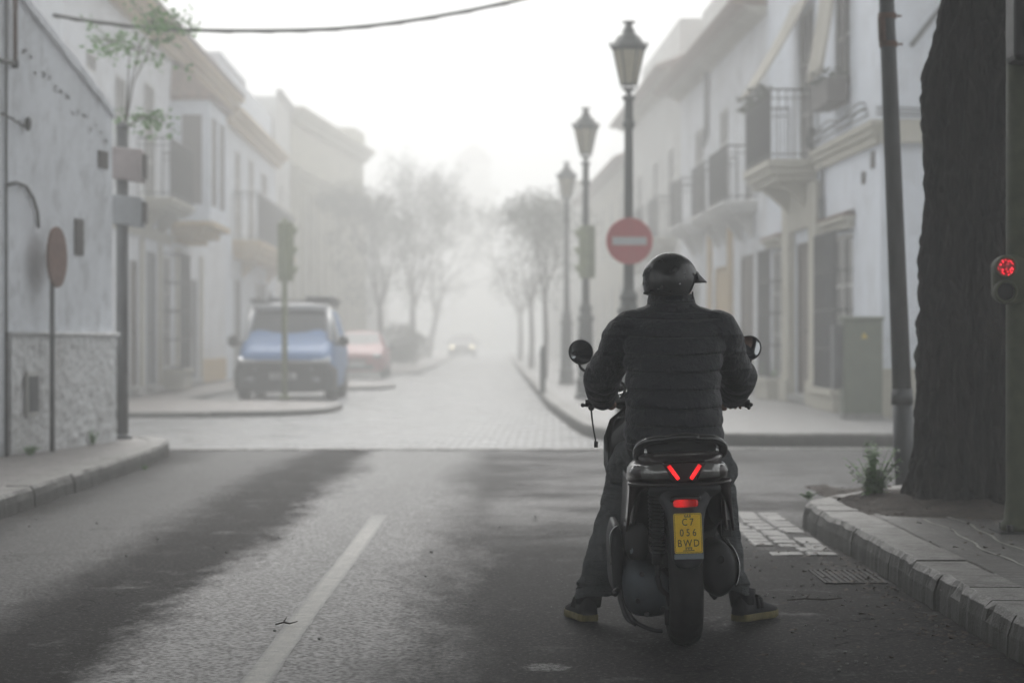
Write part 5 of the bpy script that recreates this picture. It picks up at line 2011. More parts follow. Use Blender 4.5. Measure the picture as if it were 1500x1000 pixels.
SB(loft([(-.292, 0, .715, .09, .022, 2.2), (-.285, -.002, .715, .135, .034, 2.3), (-.262, -.006, .714, .170, .044, 2.4), (-.22, -.010, .712, .187, .054, 2.5), (-.14, -.013, .708, .198, .066, 2.6), (-.02, -.014, .70, .200, .078, 2.7), (.15, -.010, .69, .195, .09, 2.7),
         (.38, 0, .67, .185, .10, 2.6), (.6, 0, .64, .15, .10, 2.4)]), 'tail_body', M['bodydark'], smooth=True)
# upper tail hump under the rail
SB(loft([(-.262, 0, .752, .07, .012, 2.2), (-.245, 0, .757, .12, .020, 2.4), (-.20, 0, .765, .150, .026, 2.5), (-.1, 0, .77, .17, .030, 2.6), (.1, 0, .77, .17, .03, 2.6)]), 'tail_cover', M['bodydark'], smooth=True)
# indicator lenses wrap round the tail
for s_ in (-1, 1):
    q = MB()
    NU, NV = 26, 8
    outer = []

    def lens(a, b, lift):
        # a along the tail from centre outward, b vertical
        x = s_ * (.050 + (.158 if s_ < 0 else .132) * a)
        zc = .722 - .006 * a
        h0 = .030 * (1 - .25 * a)
        z = zc + h0 * (b * 2 - 1)
        if a > .8:
            z = zc + h0 * (b * 2 - 1) * math.sqrt(max(0, 1 - ((a - .8) / .2) ** 2))
        y = -.298 + .02 * (a ** 2) + .125 * max(0, a - .45) ** 1.8 * 2.2
        y -= lift * (1 - (b * 2 - 1) ** 4) * .010
        if b > .5:
            y += .012 * (b - .5)
        return (x, y, z)
    q.sheet(lambda a, b: lens(a, b, 1), NU, NV)
    for edge in (lambda a: (lens(a, 1, 1), Vector(lens(a, 1, 1)) + Vector((0, .06, .004))), lambda a: (lens(a, 0, 1), Vector(lens(a, 0, 1)) + Vector((0, .06, -.004)))):
        q.sheet(lambda a, b, e_=edge: Vector(e_(a)[0]).lerp(Vector(e_(a)[1]), b), NU, 1)
    SB(q, 'indicator', M['lens_clear'], smooth=True)
# centre dark lens and two slanted lit bars
q = MB()
q.rings([[(x, y, z) for x, z in ((-.088, .756), (.088, .756), (.052, .684), (.03, .676), (-.03, .676), (-.052, .684))] for y in (-.25, -.309)])
tl = SB(q, 'tail_lamp', M['lens_dark'], bevel=.006)
for s_ in (-1, 1):
    q = MB()
    a, b = Vector((s_ * .062, -.3125, .744)), Vector((s_ * .024, -.3125, .689))
    d_ = (b - a).normalized()
    n_ = Vector((d_.z, 0, -d_.x)) * .0085
    q.rings([[a + n_ + Vector((0, y, 0)), b + n_ * .8 + Vector((0, y, 0)), b - n_ * .8 + Vector((0, y, 0)), a - n_ + Vector((0, y, 0))] for y in (.008, -.004)])
    SB(q, 'lit_bar', M['red_on'], tl, bevel=.003)
# thin trim line under the lens band
q = MB()
pts = []
for i in range(41):
    a = PI * i / 40
    pts.append((-.014 - .200 * math.cos(a), -.18 - .115 * math.sin(a) ** .6, .672 - .004 * math.sin(a)))
q.tube(pts, .007, 6)
SB(q, 'trim', M['bodydark'], smooth=True)

# side skirts flaring down from the tail
for s_ in (-1, 1):
    q = MB()

    def skirt(a, b):
        # a: from rear edge forward; b: down
        y = -.215 + .035 * b + a * (.75)
        zt, zb = .685, (.50 if s_ < 0 else .475) - .08 * a
        z = zt + (zb - zt) * b
        x = s_ * ((.205 if s_ < 0 else .180) + .022 * b ** 1.5 - .014 * (1 - a) ** 6 * 2)
        return (x, y + .07 * b * b * (1 - a), z)
    q.sheet(skirt, 20, 12)
    o = SB(q, 'side_panel', M['bodydark'], smooth=True)
    m_ = o.modifiers.new('t', 'SOLIDIFY')
    m_.thickness = .012
    # rear facing lip sweeping in under the tail
    q = MB()
    r0, r1, r2, r3 = [], [], [], []
    for i in range(15):
        t_ = i / 14
        z = .685 - (.205 if s_ < 0 else .215) * t_
        xo = (.213 if s_ < 0 else .186) + .018 * t_ ** 1.5
        xi = xo - .012 - .085 * (1 - t_) ** 3.2
        y = -.232 + .075 * t_ ** 1.3
        r0.append((s_ * xo, y + .014, z))
        r1.append((s_ * (xo * .62 + xi * .38), y - .006, z))
        r2.append((s_ * xi, y + .012, z))
        r3.append((s_ * (xi + .004), y + .10, z))
    q.rings([r0, r1, r2, r3], cap=False, close=False)
    SB(q, 'panel_lip', M['bodydark'], smooth=True)
# right hand lower side cover (rounded black panel beside the plate)
q = MB()
q.rings([sell(.135, .580, .030 + .012 * k_, .088 - .01 * abs(k_ - 1), -.13 + .09 * k_, 20, 2.6) for k_ in range(3)])
SB(q, 'side_cover', M['undertail'], smooth=True)

# hump of plastic under the tail and plate carrier
q = MB()
q.rings([sell(0, .645, .145 - .01 * k_, .035, -.27 + .1 * k_, 24, 2.5) for k_ in range(4)])
SB(q, 'undertray', M['undertail'], smooth=True)
prof = [(.668, .135, -.262), (.650, .138, -.275), (.628, .125, -.290), (.60, .102, -.305), (.565, .085, -.318), (.53, .076, -.330), (.49, .071, -.345), (.44, .068, -.360), (.40, .067, -.372), (.375, .064, -.378), (.352, .050, -.380), (.343, .030, -.378)]
q = MB()
rings = []
for z, w, y in prof:
    w -= .004
    ring = []
    for k_ in range(13):
        t_ = -1 + 2 * k_ / 12
        ring.append((t_ * w, y + .030 * abs(t_) ** 3 + .006, z))
    ring += [(w * .96 * (1 - 2 * k_ / 12), y + .055 + .01, z) for k_ in range(13)]
    rings.append(ring)
q.rings(rings)
pc = SB(q, 'plate_carrier', M['undertail'], smooth=True)
q = MB()
q.rings([sell(0, .612, .062 - .01 * (k_ == 2), .016 - .003 * (k_ == 2), -.305 - .008 * k_, 20, 3) for k_ in range(3)])
SB(q, 'light_recess', M['black'], pc, smooth=True)
q = MB()
q.rings([sell(0, .596, .050 - .004 * k_, .0165 - .003 * k_, -.318 - .006 * k_, 20, 5) for k_ in range(3)])
SB(q, 'red_reflector', M['reflector_glow'], pc, bevel=.002)
# plate (tilted a little)
pcx, pz, ptilt = .002, .483, R(-9)
pm = Matrix.Translation((pcx, -.372, pz)) @ Matrix.Rotation(ptilt, 4, 'X')


def plate_pt(x, z, y=0):
    return pm @ Vector((x, y, z))


def rrect(w, h, r, n=4):
    out = []
    for (sx, sz, a0) in ((1, 1, 0), (-1, 1, 90), (-1, -1, 180), (1, -1, 270)):
        for k_ in range(n + 1):
            a = R(a0 + 90 * k_ / n)
            out.append((sx * (w - r) + r * math.cos(a), sz * (h - r) + r * math.sin(a)))
    return out


PW, PH = .0545, .0775
q = MB()
q.rings([[plate_pt(x, z, y) for x, z in rrect(PW, PH, .007)] for y in (.001, -.0015)])
np2 = SB(q, 'number_plate', M['plate_yellow'])
q = MB()
o1, i1_ = rrect(PW - .003, PH - .003, .005), rrect(PW - .0045, PH - .0045, .004)
q.rings([[plate_pt(x, z, -.0021) for x, z in o1], [plate_pt(x, z, -.0021) for x, z in i1_]], cap=False)
for txt, zc, sz, sp_c in (('C7', .042, .038, 1.45), ('056', .001, .038, 1.5), ('BWD', -.040, .038, 1.3)):
    tv, tf = text_mesh(txt, sz, .0004, 3, sp_c)
    q.add([plate_pt(v.x * .86, v.y * 1.05 + zc, -.0024 - v.z) for v in tv], tf)
q.box(0, 0, 0, 0, 0, 0)
q.rings([[plate_pt(x + .0, z - .0675, -.0022) for x, z in rrect(.022, .0015, .001)], [plate_pt(x, z - .0675, -.003) for x, z in rrect(.022, .0015, .001)]])
# small crest marks above and below
M['seal'] = mat('grey seal mark', (.16, .13, .05), .5)
for zc, up in ((.066, 1), (-.058, -1)):
    q2 = MB()
    for k_ in range(3):
        q2.prism([plate_pt(-.010 + .010 * k_ - .004, zc, -.0023), plate_pt(-.010 + .010 * k_ + .004, zc, -.0023), plate_pt(-.010 + .010 * k_, zc + up * .008, -.0023)], (0, -.0006, 0))
    q2.prism([plate_pt(-.013, zc - up * .004, -.0023), plate_pt(.013, zc - up * .004, -.0023), plate_pt(.013, zc - up * .001, -.0023), plate_pt(-.013, zc - up * .001, -.0023)], (0, -.0006, 0))
    SB(q2, 'seal', M['seal'], np2)
SB(q, 'lettering', M['ink'], np2)
q = MB()
q.rings([[plate_pt(x, z - PH - .0125, y) for x, z in rrect(.057, .0105, .002)] for y in (.004, -.003)])
M['greystrip'] = mat('pale grey plate strip', (.16, .19, .205), .35, .2, var=.15, scale=20)
SB(q, 'plate_strip', M['greystrip'], pc, bevel=.001)

# grab rail ------------------------------------------------------------
def railtube(pts, w, h, name, m=M['gloss']):
    q = MB()
    rings = []
    n = len(pts)
    for i, p in enumerate(pts):
        a, b = Vector(pts[max(0, i - 1)]), Vector(pts[min(n - 1, i + 1)])
        t_ = (b - a).normalized()
        up = Vector((0, -.25, 1)).normalized()
        sd = t_.cross(up).normalized()
        up = sd.cross(t_).normalized()
        ww = w[i] if isinstance(w, list) else w
        hh_ = h[i] if isinstance(h, list) else h
        rings.append([Vector(p) + sd * math.copysign(abs(math.cos(g)) ** .7, math.cos(g)) * ww + up * math.copysign(abs(math.sin(g)) ** .7, math.sin(g)) * hh_ for g in [2 * PI * k_ / 14 for k_ in range(14)]])
    q.rings(rings)
    return SB(q, name, m, smooth=True)


def spl(ctl, k=6):
    out = []
    c = [Vector(p) for p in ctl]
    for i in range(len(c) - 1):
        p0, p1, p2, p3 = c[max(0, i - 1)], c[i], c[i + 1], c[min(len(c) - 1, i + 2)]
        for j in range(k):
            t_ = j / k
            out.append(.5 * ((2 * p1) + (-p0 + p2) * t_ + (2 * p0 - 5 * p1 + 4 * p2 - p3) * t_ * t_ + (-p0 + 3 * p1 - 3 * p2 + p3) * t_ ** 3))
    out.append(c[-1])
    return out


rp_ = [Vector((p.x * .90, p.y, p.z - .004)) for p in spl([(-.155, .02, .762), (-.178, -.06, .775), (-.183, -.12, .800), (-.170, -.165, .823), (-.140, -.195, .840), (-.10, -.208, .846), (-.062, -.212, .847)])]
gr_ = railtube(rp_, .024, .018, 'grab_rail')
gr2 = railtube([Vector((-p.x, p.y, p.z)) for p in rp_], .024, .018, 'grab_rail')
railtube(spl([(-.060, -.214, .841), (-.050, -.220, .847), (0, -.226, .851), (.050, -.220, .847), (.060, -.214, .841)]), .021, .016, 'grab_rail')
for s_ in (-1, 1):
    q = MB()
    q.ball((s_ * .142, -.16, .79), (.008, .006, .016), 10, 8)
    SB(q, 'rail_bolt', M['chrome'], gr_ if s_ < 0 else gr2, smooth=True)
# seat back pad and seat
q = loft([(-.165, 0, .800, .10, .018, 2.6), (-.155, 0, .803, .135, .028, 3), (-.10, 0, .806, .150, .034, 3), (.0, 0, .808, .160, .036, 3), (.2, 0, .80, .165, .04, 2.8), (.35, 0, .775, .165, .04, 2.8), (.6, 0, .755, .155, .045, 2.6), (.8, 0, .735, .11, .04, 2.4), (.86, 0, .72, .05, .02, 2.2)])
M['vinyl'] = mat('black seat vinyl', (.016, .016, .018), .5, 0, var=.2, bump=.3, bscale=220, bdist=.0008)
SB(q, 'seat', M['vinyl'], smooth=True)

# engine and transmission on the left -----------------------------------
q = loft([(-.125, -.115, .225, .035, .055, 2.2), (-.115, -.118, .228, .070, .085, 2.4), (-.08, -.135, .235, .088, .105, 2.6), (.0, -.145, .24, .095, .118, 2.8), (.15, -.150, .25, .095, .118, 2.8), (.35, -.15, .26, .09, .12, 2.8), (.5, -.14, .27, .07, .10, 2.6), (.56, -.13, .27, .03, .05, 2.2)])
eng = SB(q, 'engine_casing', M['alloy'], smooth=True)
q = loft([(-.105, -.075, .285, .05, .04, 2.6), (-.10, -.075, .285, .058, .048, 2.6), (.1, -.075, .285, .058, .05, 2.6)])
SB(q, 'casing_lug', M['blackalloy'], eng, smooth=True)
q = MB()
for (x, z) in ((-.17, .305), (-.19, .20), (-.155, .145), (-.09, .165), (-.085, .32), (-.06, .25)):
    q.lathe((x, -.128 + .06 * abs(x + .13) * 2, z), [(.0, -.012), (.010, -.012), (.011, 0), (.011, .05), (0, .05)], 8, 'y')
SB(q, 'bolt', M['blackalloy'], eng)
# ribs and brake arm round the hub
q = MB()
q.lathe((-.075, 0, .275), [(.0, -.05), (.05, -.05), (.075, -.03), (.08, .03), (.0, .03)], 24, 'x')
q.tube([(-.085, -.09, .32), (-.06, -.11, .30), (-.02, -.10, .295)], .014, 8)
q.tube([(-.11, -.13, .30), (-.10, -.135, .25), (-.07, -.13, .22), (-.06, -.1, .16)], .012, 8)
q.box(-.10, -.055, -.135, -.09, .33, .39)
q.box(-.085, -.06, -.12, -.08, .10, .16)
SB(q, 'brake_linkage', M['blackalloy'], eng, bevel=.003)
q = loft([(-.115, -.182, .435, .030, .055, 3), (-.105, -.182, .435, .042, .074, 3.4), (-.03, -.182, .435, .046, .080, 3.6), (.2, -.182, .435, .046, .080, 3.6), (.3, -.182, .43, .04, .07, 3)])
ab = SB(q, 'air_box', M['black'], smooth=True)
q = MB()
q.ball((-.205, -.105, .40), (.012, .012, .02), 8, 6)
SB(q, 'clip', M['greystrip'], ab, smooth=True)
# rear shock with coils
sh = MB()
sh.tube([(-.106, -.115, .63), (-.106, -.13, .40)], .019, 14)
sh.tube([(-.106, -.13, .40), (-.106, -.132, .345)], [.023, .023], 14)
sh.tube([(-.106, -.132, .35), (-.106, -.132, .30)], .012, 10)
so_ = SB(sh, 'shock_absorber', M['blackalloy'], smooth=True)
sh = MB()
pts = []
turns = 16
for i in range(turns * 14 + 1):
    a = 2 * PI * i / 14
    z = .635 - .245 * i / (turns * 14)
    pts.append((-.106 + .026 * math.cos(a), -.118 - .013 * i / (turns * 14) + .026 * math.sin(a), z))
sh.tube(pts, .0058, 6)
M['spring'] = mat('grey coil spring', (.06, .062, .066), .4, .5, var=.3, scale=20)
SB(sh, 'coil_spring', M['spring'], so_, smooth=True)
# dark inner wheel well
q = loft([(-.10, -.02, .56, .17, .08, 3), (.05, -.02, .54, .19, .10, 3), (.5, 0, .5, .19, .18, 3)])
SB(q, 'inner_fender', M['black'], smooth=True)

# left lower side: passenger footboard with pale edge
q = MB()
rings = []
for (y, z0, z1) in ((.06, .30, .44), (.08, .235, .475), (.16, .21, .49), (.4, .19, .50), (.6, .19, .46)):
    rings.append(sell(-.258, (z0 + z1) / 2, .024, (z1 - z0) / 2, y, 18, 3.2))
q.rings(rings)
fb = SB(q, 'footboard', M['undertail'], smooth=True)
q = MB()
q.tube(spl([(-.250, .052, .488), (-.268, .055, .478), (-.283, .06, .45), (-.286, .06, .40), (-.283, .06, .33)]), .0045, 6)
SB(q, 'bright_edge', M['chrome'], fb, smooth=True)
q = MB()
q.tube(spl([(-.262, .05, .225), (-.268, .03, .222), (-.275, .01, .218)]), [.014] * 13, 8)
q.tube(spl([(-.245, .08, .24), (-.25, .04, .20), (-.24, .02, .16), (-.225, .0, .12), (-.19, -.02, .095)]), .014, 8)
q.tube(spl([(-.235, .02, .20), (-.22, .0, .14), (-.19, -.03, .10), (-.13, -.06, .075), (-.09, -.07, .07)]), .009, 8)
SB(q, 'centre_stand', M['blackalloy'], smooth=True)

# muffler on the right -----------------------------------------------------
q = MB()
rings = []
for (y, k_) in ((-.235, .06), (-.232, .50), (-.222, .80), (-.205, .95), (-.185, 1.), (-.05, 1.03), (.12, 1.0), (.28, .8), (.38, .55), (.42, .3)):
    ring = []
    for i in range(32):
        a = 2 * PI * i / 32
        ring.append((.130 + .072 * k_ * math.cos(a), y, .325 + .04 * (y + .2) * -.6 + (.108 if math.sin(a) > 0 else .112) * k_ * math.copysign(abs(math.sin(a)) ** .92, math.sin(a))))
    rings.append(ring)
q.rings(rings)
mf = SB(q, 'muffler', M['blackalloy'], smooth=True)
q = MB()
q.lathe((.137, -.229, .365), [(.016, .004), (.018, -.008), (.011, -.008), (.0105, .02)], 16, 'y')
SB(q, 'tailpipe', M['black'], mf, smooth=True)
q = MB()


def shield(a, b):
    th = R(58 - 95 * a)
    r1 = 1.06 + .04 * math.sin(PI * a)
    return (.130 + .074 * r1 * math.cos(th) + .004, -.215 + .30 * b + .02 * (1 - a), .325 + .112 * r1 * math.sin(th))


q.sheet(shield, 20, 4)
o = SB(q, 'heat_shield', M['chrome'], mf, smooth=True)
m_ = o.modifiers.new('t', 'SOLIDIFY')
m_.thickness = .003
q = MB()
q.tube([(.19, .0, .30), (.20, .1, .38), (.17, .2, .46)], .014, 8)
q.box(.05, .075, -.09, .2, .23, .36)
q.tube([(.10, -.16, .23), (.12, -.15, .205)], .013, 8)
q.box(.168, .205, .02, .09, .43, .50)
SB(q, 'bracket', M['blackalloy'], mf, bevel=.003)

# floor, leg shield, front end ------------------------------------------------
q = loft([(.42, 0, .30, .19, .13, 3), (.6, 0, .27, .20, .09, 3), (.95, 0, .26, .20, .06, 3), (1.12, 0, .30, .17, .07, 3)])
SB(q, 'floor_board', M['undertail'], smooth=True)
q = MB()
rings = []
for (z, w, y) in ((.27, .16, 1.12), (.4, .19, 1.10), (.55, .232, 1.10), (.68, .262, 1.12), (.80, .258, 1.16), (.88, .225, 1.20), (.93, .16, 1.22), (.95, .08, 1.23)):
    f_ = [(-w + 2 * w * k_ / 14, y + .05 - .055 * (1 - abs(-1 + 2 * k_ / 14) ** 2) * -1 - .05, z) for k_ in range(15)]
    rings.append(f_ + [(x, y_ + .04, z) for x, y_, z in f_[::-1]])
q.rings(rings)
SB(q, 'leg_shield', M['gloss'], smooth=True)
q = loft([(1.2, 0, .8, .16, .10, 2.4), (1.3, 0, .76, .13, .14, 2.4), (1.38, 0, .72, .07, .10, 2.2)])
SB(q, 'front_cowl', M['bodydark'], smooth=True)
q = MB()
q.tube([(0, 1.17, .88), (0, 1.30, .58)], .03, 12)
for s_ in (-1, 1):
    q.tube([(s_ * .085, 1.27, .62), (s_ * .085, 1.37, .29)], .02, 10)
q.tube([(-.085, 1.28, .6), (.085, 1.28, .6)], .022, 8)
SB(q, 'front_fork', M['blackalloy'], smooth=True)
q = MB()
rings = []
for i in range(13):
    a = R(-10 + 130 * i / 12)
    rings.append([(.075 * math.cos(b), 1.37 - (.31 + .02 * math.sin(b)) * math.cos(a + .3), .285 + (.31 + .02 * math.sin(b)) * math.sin(a + .3)) for b in [PI * k_ / 8 for k_ in range(9)]])
q.rings(rings, cap=False, close=False)
o = SB(q, 'front_mudguard', M['bodydark'], smooth=True)
o.modifiers.new('t', 'SOLIDIFY').thickness = .008

# handlebar, instruments, mirrors ---------------------------------------------
gl, gr = LP(882, 589, 10.95), LP(1074, 590, 10.95)
hc = (gl + gr) / 2
q = MB()
q.tube(spl([gl + Vector((-.045, -.01, 0)), gl + Vector((.05, .0, .0)), gl + Vector((.12, .06, .0)), hc + Vector((0, .12, -.02)), gr + Vector((-.12, .06, 0)), gr + Vector((-.05, 0, 0)), gr + Vector((.045, -.01, 0))]), .012, 10)
hb = SB(q, 'handlebar', M['blackalloy'], smooth=True)
for g_, s_ in ((gl, -1), (gr, 1)):
    q = MB()
    q.tube([g_ + Vector((-s_ * .055, .002, 0)), g_ + Vector((s_ * .052, -.008, 0))], .017, 14)
    q.tube([g_ + Vector((s_ * .052, -.008, 0)), g_ + Vector((s_ * .075, -.010, 0))], [.016, .014], 12)
    SB(q, 'grip', M['rubber'], hb, smooth=True)
    q = MB()
    q.tube(spl([g_ + Vector((-s_ * .075, .035, .004)), g_ + Vector((-s_ * .03, .062, -.006)), g_ + Vector((s_ * .04, .068, -.014)), g_ + Vector((s_ * .085, .062, -.012))]), .007, 8)
    q.ball(g_ + Vector((s_ * .086, .062, -.012)), .010, 8, 6)
    SB(q, 'brake_lever', M['blackalloy'], hb, smooth=True)
ci = LP(974, 585, 11.15)
q = MB()
q.rings([sell(ci.x, ci.z, w, h, ci.y + y, 24, 3) for (y, w, h) in ((-.07, .20, .035), (-.055, .235, .050), (.0, .245, .055), (.08, .20, .055), (.16, .10, .04))])
nac = SB(q, 'instrument_cowl', M['gloss'], smooth=True)
q = MB()
q.lathe(LP(902, 583, 11.04), [(.022, .0), (.024, -.012), (.018, -.016), (.0, -.014)], 16, 'y')
SB(q, 'warning_light', M['chrome'], nac, smooth=True)
q = MB()
q.tube([LP(908, 572, 11.05), LP(906, 562, 11.07), LP(903, 556, 11.08)], [.011, .008, .007], 8)
q.ball(LP(912, 568, 11.05), .012, 8, 6)
SB(q, 'cable_elbow', M['black'], nac, smooth=True)
M['mirror'] = mat('mirror glass', (.55, .57, .58), .03, 1., var=.05, rvar=.02)
head_w = P(985, 412, 10.35)
for (px, py, s_, gx) in ((851, 515.5, -1, gl), (1097, 509.5, 1, gr)):
    D = 11.05
    c = P(px, py, D)
    n_ = ((Vector((0, 0, EYE)) - c).normalized() * 1.12 + (head_w - c).normalized() * .88).normalized()
    x_ = n_.cross(Vector((0, 0, 1))).normalized()
    y_ = x_.cross(n_)
    R3 = S_inv.to_3x3()
    cl_ = S_inv @ c
    n_, x_, y_ = R3 @ n_, R3 @ x_, R3 @ y_
    ring = lambda off, r_, k_=32: [cl_ + n_ * off + (x_ * math.cos(2 * PI * i / k_) + y_ * math.sin(2 * PI * i / k_)) * r_ for i in range(k_)]
    q = MB()
    q.rings([ring(.006, .0525), ring(.007, .056), ring(.0, .0585), ring(-.012, .055), ring(-.026, .035), ring(-.032, .01)])
    stem = spl([cl_ - n_ * .025 + Vector((0, .0, -.03)), cl_ + Vector((-s_ * .012, .02, -.085)), gx + Vector((-s_ * .10, .05, .08)), gx + Vector((-s_ * .085, .035, .01))])
    q.tube(stem, .0065, 8)
    mo = SB(q, 'mirror', M['black'], smooth=True)
    q = MB()
    k_ = 32
    q.add([cl_ + n_ * .0085] + ring(.0075, .0525), [(0, 1 + i, 1 + (i + 1) % k_) for i in range(k_)])
    SB(q, 'mirror_glass', M['mirror'], mo, smooth=True)
# rod dangling under the left bar end; snapped stem on the right
q = MB()
q.tube([LP(866, 598, 10.93), LP(867, 612, 10.93), LP(870, 632, 10.93), LP(873, 648, 10.93)], [.0045, .004, .0035, .0035], 8)
q.tube([LP(873, 646, 10.93), LP(873, 655, 10.93)], [.010, .009], 10)
q.ball(LP(866, 597, 10.93), .014, 8, 6)
SB(q, 'hanging_rod', M['black'], hb, smooth=True)
q = MB()
q.tube([LP(1087, 578, 10.95), LP(1091, 588, 10.95), LP(1093, 593, 10.95)], .006, 8)
q.ball(LP(1094, 594, 10.95), (.013, .012, .010), 10, 6)
q.ball(LP(1097, 597, 10.95), (.009, .010, .009), 10, 6)
q.ball(LP(1091, 591, 10.95), (.010, .010, .006), 10, 6)
SB(q, 'broken_stem', M['black'], hb, smooth=True)
# ------------------------------------------------------------------ the rider
RD = empty('person', P(986, 655, 10.2), 'rider on the scooter in dark quilted jacket, jeans and black helmet, feet down', 'person')
M['skin'] = mat('skin', (.34, .19, .14), .55, 0, var=.15, scale=18, bump=.15, bscale=120, bdist=.001)
M['hair'] = mat('dark hair', (.02, .017, .015), .7)


def quilt():
    t = NT('dark navy quilted nylon')
    n1 = t.noise(16, 6, .62, t.map(scale=(1, 1, 1.6)))
    n2 = t.noise(48, 5, .6, t.map(scale=(1.6, 1, .8)))
    sep = t.n('ShaderNodeSeparateXYZ', Vector=t.tc)
    c = t.mix(t.noise(5, 5), (.005, .007, .0125), (.010, .0125, .021))
    X, Z = sep.outputs[0], sep.outputs[2]
    zz = t.math('ADD', Z, t.math('MULTIPLY', t.math('SUBTRACT', t.noise(5, 3), .5), .012))
    zz = t.math('ADD', zz, t.math('MULTIPLY', t.math('COSINE', t.math('MULTIPLY', X, 7.)), .010))
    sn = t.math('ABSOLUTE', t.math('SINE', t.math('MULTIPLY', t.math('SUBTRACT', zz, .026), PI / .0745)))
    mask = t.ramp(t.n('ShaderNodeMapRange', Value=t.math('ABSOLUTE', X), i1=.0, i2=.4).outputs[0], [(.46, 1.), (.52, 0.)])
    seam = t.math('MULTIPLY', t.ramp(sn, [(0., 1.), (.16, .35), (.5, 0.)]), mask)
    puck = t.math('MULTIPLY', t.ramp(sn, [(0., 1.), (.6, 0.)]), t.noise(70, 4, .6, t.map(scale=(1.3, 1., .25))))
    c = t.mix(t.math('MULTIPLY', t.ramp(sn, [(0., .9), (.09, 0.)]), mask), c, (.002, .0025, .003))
    h = t.math('ADD', t.math('MULTIPLY', n1, 1.1), t.math('MULTIPLY', n2, .6))
    h = t.math('ADD', t.math('SUBTRACT', h, t.math('MULTIPLY', seam, .8)), t.math('MULTIPLY', puck, .7))
    return t.set(Base__Color=c, Roughness=.46, Sheen__Weight=.12, Sheen__Roughness=.35, Specular__IOR__Level=.5, Normal=t.bump(h, 1., .016))


M['quilt'] = quilt()


def denim():
    t = NT('faded dark jeans')
    n1 = t.noise(6, 6, .6)
    fold = t.noise(9, 5, .6, t.map(scale=(1.4, 1, .55)), .8)
    f2 = t.noise(13, 5, .6, t.map(scale=(.6, 1, 2.6)), .8)
    c = t.mix(t.ramp(n1, [(.35, 0.), (.7, 1.)]), (.075, .08, .085), (.16, .165, .17))
    c = t.mix(t.math('MULTIPLY', t.noise(300, 2, .6), .3), c, (.12, .13, .135))
    h = t.math('ADD', t.math('ADD', fold, f2), t.math('MULTIPLY', t.noise(260, 2), .05))
    return t.set(Base__Color=c, Roughness=.85, Specular__IOR__Level=.2, Normal=t.bump(h, 1., .03))


M['denim'] = denim()
M['shoe'] = mat('dark suede shoe', (.020, .020, .024), .8, 0, var=.3, scale=20, bump=.25)
M['sole'] = mat('dirty yellow rubber sole', (.15, .125, .045), .7, 0, var=.35, scale=25, bump=.2)
M['helmet'] = mat('scuffed black helmet', (.013, .014, .015), .30, 0, var=.5, scale=9, coat=.45, rvar=.13, stretch=(1, 1, .8))
M['strap'] = mat('black webbing', (.012, .012, .012), .7)
M['decal'] = mat('worn ochre decal', (.05, .042, .026), .45, var=.4, scale=30)


def ering(c, hw, hd, n, e=2.2, tilt=0., rot=0.):
    """horizontal-ish ring; tilt leans it forward (rise with y)"""
    out = []
    for k in range(n):
        a = 2 * PI * k / n
        x = hw * math.copysign(abs(math.cos(a)) ** (2 / e), math.cos(a))
        y = hd * math.copysign(abs(math.sin(a)) ** (2 / e), math.sin(a))
        xr_, yr_ = x * math.cos(rot) - y * math.sin(rot), x * math.sin(rot) + y * math.cos(rot)
        out.append(Vector((c.x + xr_, c.y + yr_, c.z + yr_ * tilt)))
    return out


# ---- jacket -----------------------------------------------------------------
torso = [  # (cx px, y px, D, half width px, half depth m)
    (987, 661, 10.13, 64, .125), (987, 654, 10.13, 71, .145), (987, 640, 10.13, 72, .15), (987, 620, 10.15, 71, .15), (986.5, 600, 10.17, 69.5, .148), (986, 580, 10.19, 68, .145), (986, 560, 10.21, 67.5, .142), (986, 540, 10.23, 69.5, .14), (986, 520, 10.25, 73, .14),
    (986, 500, 10.27, 77, .138), (985, 484, 10.29, 80, .130), (985, 470, 10.31, 79, .118), (985, 462, 10.32, 74, .105), (985, 456, 10.33, 66, .095), (985, 452, 10.335, 54, .09), (985, 449, 10.34, 42, .085), (985, 445, 10.345, 35, .08), (985, 436, 10.35, 33, .078)]
seams = [646, 622, 597, 571.5, 545, 518, 491, 466]


def interp(tab, y):
    for i in range(len(tab) - 1):
        a, b = tab[i], tab[i + 1]
        if a[1] >= y >= b[1]:
            t_ = (a[1] - y) / (a[1] - b[1])
            return [a[k] + (b[k] - a[k]) * t_ for k in range(5)]
    return list(tab[-1])


def quilt_bulge(y):
    s_ = sorted(seams + [661, 436])
    for a, b in zip(s_, s_[1:]):
        if a <= y <= b:
            t_ = (y - a) / (b - a)
            return math.sqrt(max(0, math.sin(PI * t_)))
    return 0


jk = MB()
rings = []
NR, NA = 150, 96
for j in range(NR + 1):
    y = 661 - (661 - 437) * j / NR
    cx, _, D, hw, hd = interp(torso, y)
    c = P(cx, y, D)
    hwm = hw * D / F_PX
    bl = quilt_bulge(y) * (1 if y > 455 else .4)
    ring = ering(c, hwm, hd, NA, 2.5)
    out = []
    for k, p in enumerate(ring):
        dv = (p - c)
        dv.z = 0
        nn = noise.noise(Vector((p.x * 9, p.y * 9, p.z * 24))) * .0055 + noise.noise(Vector((p.x * 24, p.y * 24, p.z * 30))) * .0035
        q_ = c + dv * (1 + (-.008 + .0135 * bl + nn * 1.3) / max(.05, dv.length))
        # seams sag a little towards the middle of the back
        sag = .010 * math.cos((p.x - c.x) / max(hwm, .01) * PI * .5)
        q_.z = p.z - sag + .006 * noise.noise(Vector((p.x * 5, 3, round(y / 26))))
        out.append(q_)
    rings.append(out)
jk.rings(rings)


